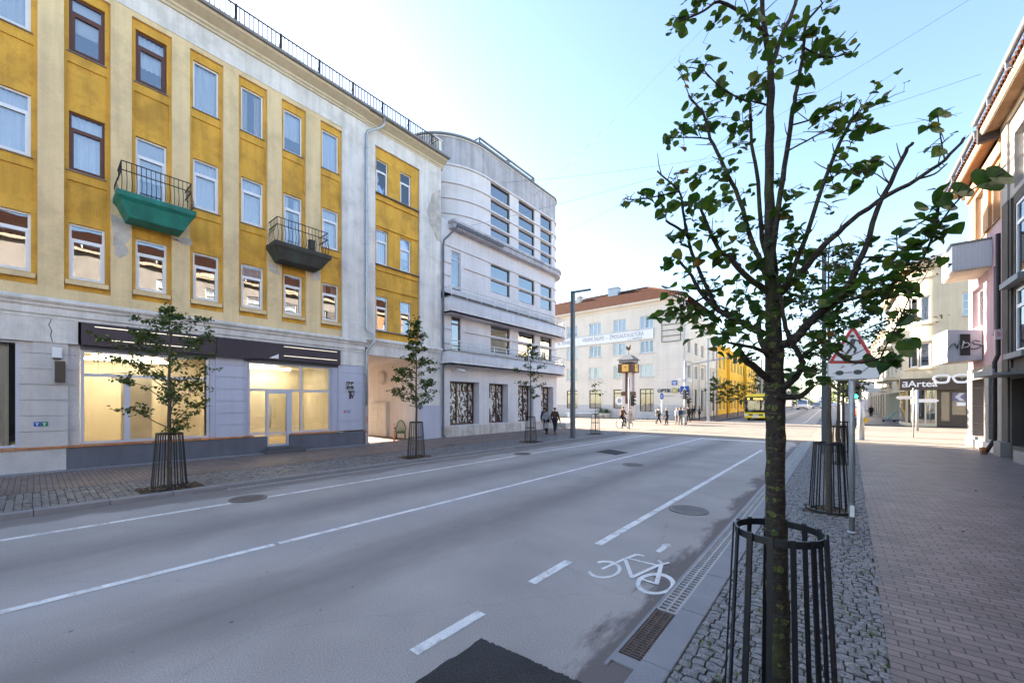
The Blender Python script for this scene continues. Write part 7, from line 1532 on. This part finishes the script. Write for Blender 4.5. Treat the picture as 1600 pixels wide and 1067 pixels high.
p = gp(985, 661, -.05); person('person in tan and grey standing behind the signal post by the clock tower', p.x, p.y, -.05, YAW, 1.7, .03, .05, GRC, TAN, BLKC, (.08, .05, .03))
p = gp(1361, 652.5, 0); person('black clad walker far off on the right pavement', p.x, p.y, .0, -1.6, 1.75, .1, .1, BLKC, BLKC, BLKC, (.35, .22, .1))
p = gp(1339, 668, -.05); person('person in orange red top and blue trousers partly hidden by the road works sign post', p.x, p.y, -.05, 1.5, 1.75, .05, .06, REDC, NAVC, BLKC, (.08, .05, .03))
# ---- cyclist and bicycle
p = gp(975, 669.5, -.05); bx, by = p.x, p.y; hd_ = V((.95, -.30, 0)).normalized(); sd_ = V((-hd_.y, hd_.x, 0)); B0 = V((bx, by, -.05))
bk = thing('bicycle', 'city bicycle with a front carrier ridden across the sunny crossing', 'bicycle', tuple(B0))
def BP(f, z, s=0): return B0+hd_*f+sd_*s+V((0, 0, z))
for f in (-.53, .55):
    m2 = MB(); m2.tube([BP(f+.335*math.cos(6.283*k/28), .35+.335*math.sin(6.283*k/28)) for k in range(29)], .018, 6); wl_ = m2.build('wheel', RUB, bk)
    m2 = MB(); m2.tube([BP(f+.305*math.cos(6.283*k/28), .35+.305*math.sin(6.283*k/28)) for k in range(29)], .009, 5)
    for k in range(14): a = 6.283*k/14; m2.bar(BP(f, .35), BP(f+.3*math.cos(a), .35+.3*math.sin(a)), .004)
    m2.build('rim', GALV, wl_)
    m2 = MB(); m2.tube([BP(f+.37*math.cos(a), .35+.37*math.sin(a)) for a in [R(q) for q in range(20, 175, 15)]], .014, 5); m2.build('mudguard', GALV, bk)
m2 = MB(); bb, st_, hdT, hdB = (-.08, .30), (-.22, .78), (.36, .86), (.42, .66)
for a, b in ((bb, st_), (bb, hdB), (st_, (.34, .70)), (bb, (-.53, .35)), (st_, (-.53, .35)), (hdT, hdB), (hdB, (.55, .35)), (st_, (-.26, .90)), (hdT, (.33, 1.0))): m2.tube([BP(*a), BP(*b)], .016, 6)
m2.build('frame', GALV, bk)
m2 = MB(); m2.tube([BP(.2, 1.02, .28), BP(.3, 1.04, .2), BP(.34, 1.0, 0), BP(.3, 1.04, -.2), BP(.2, 1.02, -.28)], .014, 6); m2.build('handlebar', BLK, bk)
m2 = MB(); m2.prism([BP(-.40, .91, .10), BP(-.40, .91, -.10), BP(-.12, .93, -.03), BP(-.12, .93, .03)], (0, 0, .06)); m2.build('saddle', BLK, bk, bevel=.02)
m2 = MB()
for k in range(6): m2.bar(BP(.42, .80, -.2+.08*k), BP(.85, .80, -.2+.08*k), .015)
for f in (.42, .85): m2.bar(BP(f, .80, -.2), BP(f, .80, .2), .018); m2.bar(BP(f, .95, -.2), BP(f, .95, .2), .018)
for s in (-.2, .2): m2.bar(BP(.42, .95, s), BP(.85, .95, s), .018); m2.bar(BP(.85, .8, s), BP(.85, .95, s), .018)
m2.build('carrier', BLK, bk)
m2 = MB(); m2.tube([BP(-.08, .30, -.1), BP(-.08, .30, .1)], .03, 8)
for s, a in ((1, -.9), (-1, .9)): m2.bar(BP(-.08, .30, s*.08), BP(-.08+.16*math.sin(a), .30+.16*math.cos(a)*-1*s, s*.08), .02); m2.bar(BP(-.08+.16*math.sin(a), .30-.16*math.cos(a)*s, s*.06), BP(-.08+.16*math.sin(a), .30-.16*math.cos(a)*s, s*.18), .05, .02)
m2.build('crank', IRON, bk)
person('cyclist in brown jacket and dark trousers riding across the sunny crossing', bx, by, -.05, math.atan2(hd_.y, hd_.x), 1.74, 0, 0, BRNC, BLKC, BLKC, (.03, .025, .02), seat={'hip': .575, 'f': -.15, 'L': (.20, .46, .13, .15), 'R': (.18, .38, .06, .06)}, lean=.25)
# ================================================================ vehicles
BUSY = mat('bus yellow paint', (.92, .64, .03), .3, .03, 1, .02, 30, .04, 0, coat=.4); CARW = mat('white vehicle paint', (.78, .78, .79), .3, .03, 1, .02, 30, .04, 0, coat=.4); CARG = mat('silver vehicle paint', (.34, .35, .37), .3, .05, 1, .02, 30, .03, 0, metal=.5, coat=.4)
LAMPM = mat('headlamp lens', (.85, .85, .82), .1, 0, 1, 0, 1, 0, 0); WSG = glassmat('windscreen glass', (.10, .12, .13), .25)
AMB = mat('amber display text', (1, .52, .08), .5, 0, 1, 0, 1, 0, 0, emit=1.8)
def vehicle(name, label, cat, x, y, z, w, ln, H, prof, paint, ws, group=None, face=-1, wr=.34, wheels=(.16, .80)):
    """prof : side outline (fraction of length from the front, height in m); front faces -y. ws : windscreen span (h0, f0, h1, f1)"""
    t = thing(name, label, cat, (x, y, z), group); sy = 1 if face < 0 else -1
    m2 = MB(); hw = w/2; P = [(f*ln, h) for f, h in prof]; n = len(P)
    def xw(h): return hw*(1 if h < H*.5 else 1-.12*(h-H*.5)/(H*.5))
    vs = [(x-xw(h), y+sy*f, z+h) for f, h in P]+[(x+xw(h), y+sy*f, z+h) for f, h in P]; m2.add(vs, [tuple(range(n)), tuple(range(n, 2*n))]+[(i, (i+1) % n, n+(i+1) % n, n+i) for i in range(n)]); m2.build('body', paint, t, bevel=.06)
    h0, f0, h1, f1 = ws; m2 = MB(); e = .02; a, b = xw(h0)*.93, xw(h1)*.90; m2.add([(x-a, y+sy*(f0*ln-e), z+h0), (x+a, y+sy*(f0*ln-e), z+h0), (x+b, y+sy*(f1*ln-e), z+h1), (x-b, y+sy*(f1*ln-e), z+h1)], [(0, 1, 2, 3)]); m2.build('windscreen', DGLASS, t)
    for s in (-1, 1):
        m2 = MB(); X = x+s*(xw((h0+h1)/2)+.012); m2.add([(X, y+sy*(f0*ln+.35), z+h0+.05), (X, y+sy*ln*.78, z+h0+.05), (X, y+sy*ln*.74, z+h1-.05), (X, y+sy*(f1*ln+.2), z+h1-.05)], [(0, 1, 2, 3)]); m2.build('side_window', DGLASS, t)
        for q in wheels:
            m2 = MB(); c = V((x+s*(hw-.12), y+sy*ln*q, z+wr)); m2.tube([c-V((.10, 0, 0)), c+V((.10, 0, 0))], wr, 18, smooth=False); wo_ = m2.build('wheel', RUB, t); m2 = MB(); m2.tube([c+V((s*.09, 0, 0)), c+V((s*.115, 0, 0))], wr*.6, 14, smooth=False); m2.build('rim', GALV, wo_)
        m2 = MB(); m2.box(x+s*hw*.60-.14, x+s*hw*.60+.14, y-sy*.035-.03, y-sy*.035+.03, z+.62, z+.80); m2.build('headlight', LAMPM, t)
        m2 = MB(); m2.box(x+s*(hw+.12)-.09, x+s*(hw+.12)+.09, y+sy*(f0*ln+.25)-.06, y+sy*(f0*ln+.25)+.06, z+h0+.02, z+h0+.26); m2.build('wing_mirror', BLK, t)
    m2 = MB(); m2.box(x-hw*.5, x+hw*.5, y-sy*.03-.02, y-sy*.03+.02, z+.50, z+.68); m2.build('grille', BLK, t); m2 = MB(); m2.box(x-hw*.96, x+hw*.96, y-sy*.06-.05, y-sy*.06+.05, z+.26, z+.46); m2.build('bumper', BLK if cat != 'car' else paint, t, bevel=.02)
    m2 = MB(); m2.box(x-.26, x+.26, y-sy*.12-.01, y-sy*.12+.01, z+.36, z+.47); m2.build('number_plate', SIGW, t); return t
vanp = [(0, .3), (0, .85), (.03, 1.08), (.16, 1.2), (.30, 2.2), (.36, 2.42), (1, 2.42), (1, .3)]; carp = [(0, .25), (0, .62), (.05, .75), (.26, .92), (.42, 1.42), (.72, 1.45), (.9, 1.0), (1, .92), (1, .25)]
Yv = 112; vehicle('white_van', 'white panel van driving towards the crossing on the far street', 'van', ay(Yv, 1253, 640)[0], Yv, zr(Yv), 2.0, 5.4, 2.45, vanp, CARW, (1.28, .175, 2.14, .292))
Yv = 126; vehicle('silver_car', 'silver car driving behind the white panel van', 'car', ay(Yv, 1276, 640)[0], Yv, zr(Yv), 1.8, 4.4, 1.45, carp, CARG, (.95, .275, 1.38, .405))
Yv = 150; vehicle('white_truck', 'white box truck queueing behind the silver car on the far street', 'truck', ay(Yv, 1286, 636)[0], Yv, zr(Yv), 2.4, 7.5, 3.2, [(0, .4), (0, 1.2), (.02, 2.2), (.05, 3.2), (1, 3.2), (1, .4)], CARW, (1.3, .002, 2.15, .018), wr=.45)
Yv = 165; vehicle('dark_car', 'small dark car farthest off beside the white box truck', 'car', ay(Yv, 1303, 636)[0], Yv, zr(Yv), 1.8, 4.4, 1.45, carp, CARG, (.95, .275, 1.38, .405))
# bus
Yb = 57.; xb0, xb1 = -8.95, -6.40; xm = (xb0+xb1)/2; zb0 = -.10; bt = thing('city_bus', 'yellow city bus with black windscreen surround facing the crossing', 'bus', (xm, Yb+6, zb0)); FBUS = frame((xm, Yb, zb0), (1, 0, 0), (0, -1, 0)); hw = (xb1-xb0)/2
m2 = MB(FBUS); m2.box(-hw, hw, .32, 3.0, -12, -.12); m2.prism([(-hw, .32, -.12), (hw, .32, -.12), (hw, .32, 0), (-hw, .32, 0)], (0, 0, .95)); m2.build('body', BUSY, bt, bevel=.08)
m2 = MB(FBUS); m2.box(-hw+.22, hw-.22, 3.0, 3.38, -10, -.35); m2.add([(-hw+.1, 2.98, -.05), (hw-.1, 2.98, -.05), (hw-.3, 3.38, -.4), (-hw+.3, 3.38, -.4)], [(0, 1, 2, 3)]); m2.build('roof_fairing', BUSY, bt, bevel=.05)
m2 = MB(FBUS); m2.box(-hw+.03, hw-.03, .98, 2.98, -.12, .0); m2.build('front_surround', BLK, bt, bevel=.05)
m2 = MB(FBUS); m2.quad((-hw+.1, 1.3, .012), (hw-.1, 1.3, .012), (hw-.12, 2.5, .006), (-hw+.12, 2.5, .006)); m2.build('windscreen', DGLASS, bt)
m2 = MB(FBUS); m2.box(-hw+.25, hw-.25, 2.55, 2.86, .0, .012); db_ = m2.build('destination_display', BLK, bt); text('21', .26, (xm-hw+.5, Yb-.02, zb0+2.71), (1, 0, 0), (0, 0, 1), AMB, db_, ext=.003); text('Gubernija', .25, (xm+.25, Yb-.02, zb0+2.71), (1, 0, 0), (0, 0, 1), AMB, db_, ext=.003)
text('MAN', .17, (xm-.65, Yb-.01, zb0+1.14), (1, 0, 0), (0, 0, 1), GALV, bt, ext=.004)
m2 = MB(FBUS); m2.box(-.75, .75, .66, .82, .0, .02); m2.build('grille', BLK, bt); m2 = MB(FBUS); m2.box(-.3, .3, .68, .80, .02, .03); m2.build('number_plate', SIGW, bt); m2 = MB(FBUS); m2.box(-.38, .38, .40, .55, .0, .015); m2.build('bumper_panel', SIGW, bt)
for s in (-1, 1):
    m2 = MB(FBUS); m2.prism([(s*hw*.97, .62, .005), (s*hw*.97, .86, .005), (s*hw*.62, .70, .005), (s*hw*.66, .60, .005)], (0, -.02, 0)); m2.build('headlight', LAMPM, bt)
    m2 = MB(FBUS); m2.tube([(s*(hw-.1), 2.75, 0), (s*(hw+.2), 2.8, .25), (s*(hw+.3), 2.6, .3)], .04, 6); m2.box(s*(hw+.3)-.12, s*(hw+.3)+.12, 2.0, 2.6, .2, .38); m2.build('wing_mirror', BLK, bt)
    for d in (-2.6, -8.6): m2 = MB(); c = V((xm+s*(hw-.16), Yb-d, zb0+.48)); m2.tube([c-V((.15, 0, 0)), c+V((.15, 0, 0))], .48, 20, smooth=False); wo_ = m2.build('wheel', RUB, bt); m2 = MB(); m2.tube([c+V((s*.14, 0, 0)), c+V((s*.165, 0, 0))], .28, 14, smooth=False); m2.build('rim', GALV, wo_)
    m2 = MB(FBUS); m2.quad((s*(hw+.01), 1.25, -.5), (s*(hw+.01), 1.25, -11.8), (s*(hw+.01), 2.7, -11.8), (s*(hw+.01), 2.7, -.5)); m2.build('side_window', DGLASS, bt)
# ---- electric scooter lying tilted by the shop fronts
p = gp(1391, 659, .0); x, y = p.x-.1, p.y; es = thing('electric_scooter', 'turquoise electric scooter parked leaning on the far right pavement', 'scooter', (x, y, 0)); TEAL = mat('turquoise paint', (.05, .52, .46), .4, .03, 3, 0, 1, 0, 0)
m2 = MB(); m2.bar((x-.35, y, .16), (x+.35, y-.1, .16), .16, .06); m2.build('deck', BLK, es, bevel=.02); m2 = MB(); m2.tube([(x-.3, y, .16), (x+.1, y, .55), (x+.62, y-.05, 1.12)], .045, 8); m2.build('stem', TEAL, es); m2 = MB(); m2.tube([(x+.62, y-.3, 1.12), (x+.62, y+.2, 1.12)], .025, 8); m2.build('handlebar', BLK, es)
for f in (-.45, .42): m2 = MB(); m2.tube([(x+f, y-.04, .12), (x+f, y+.04, .12)], .12, 14, smooth=False); m2.build('wheel', RUB, es)
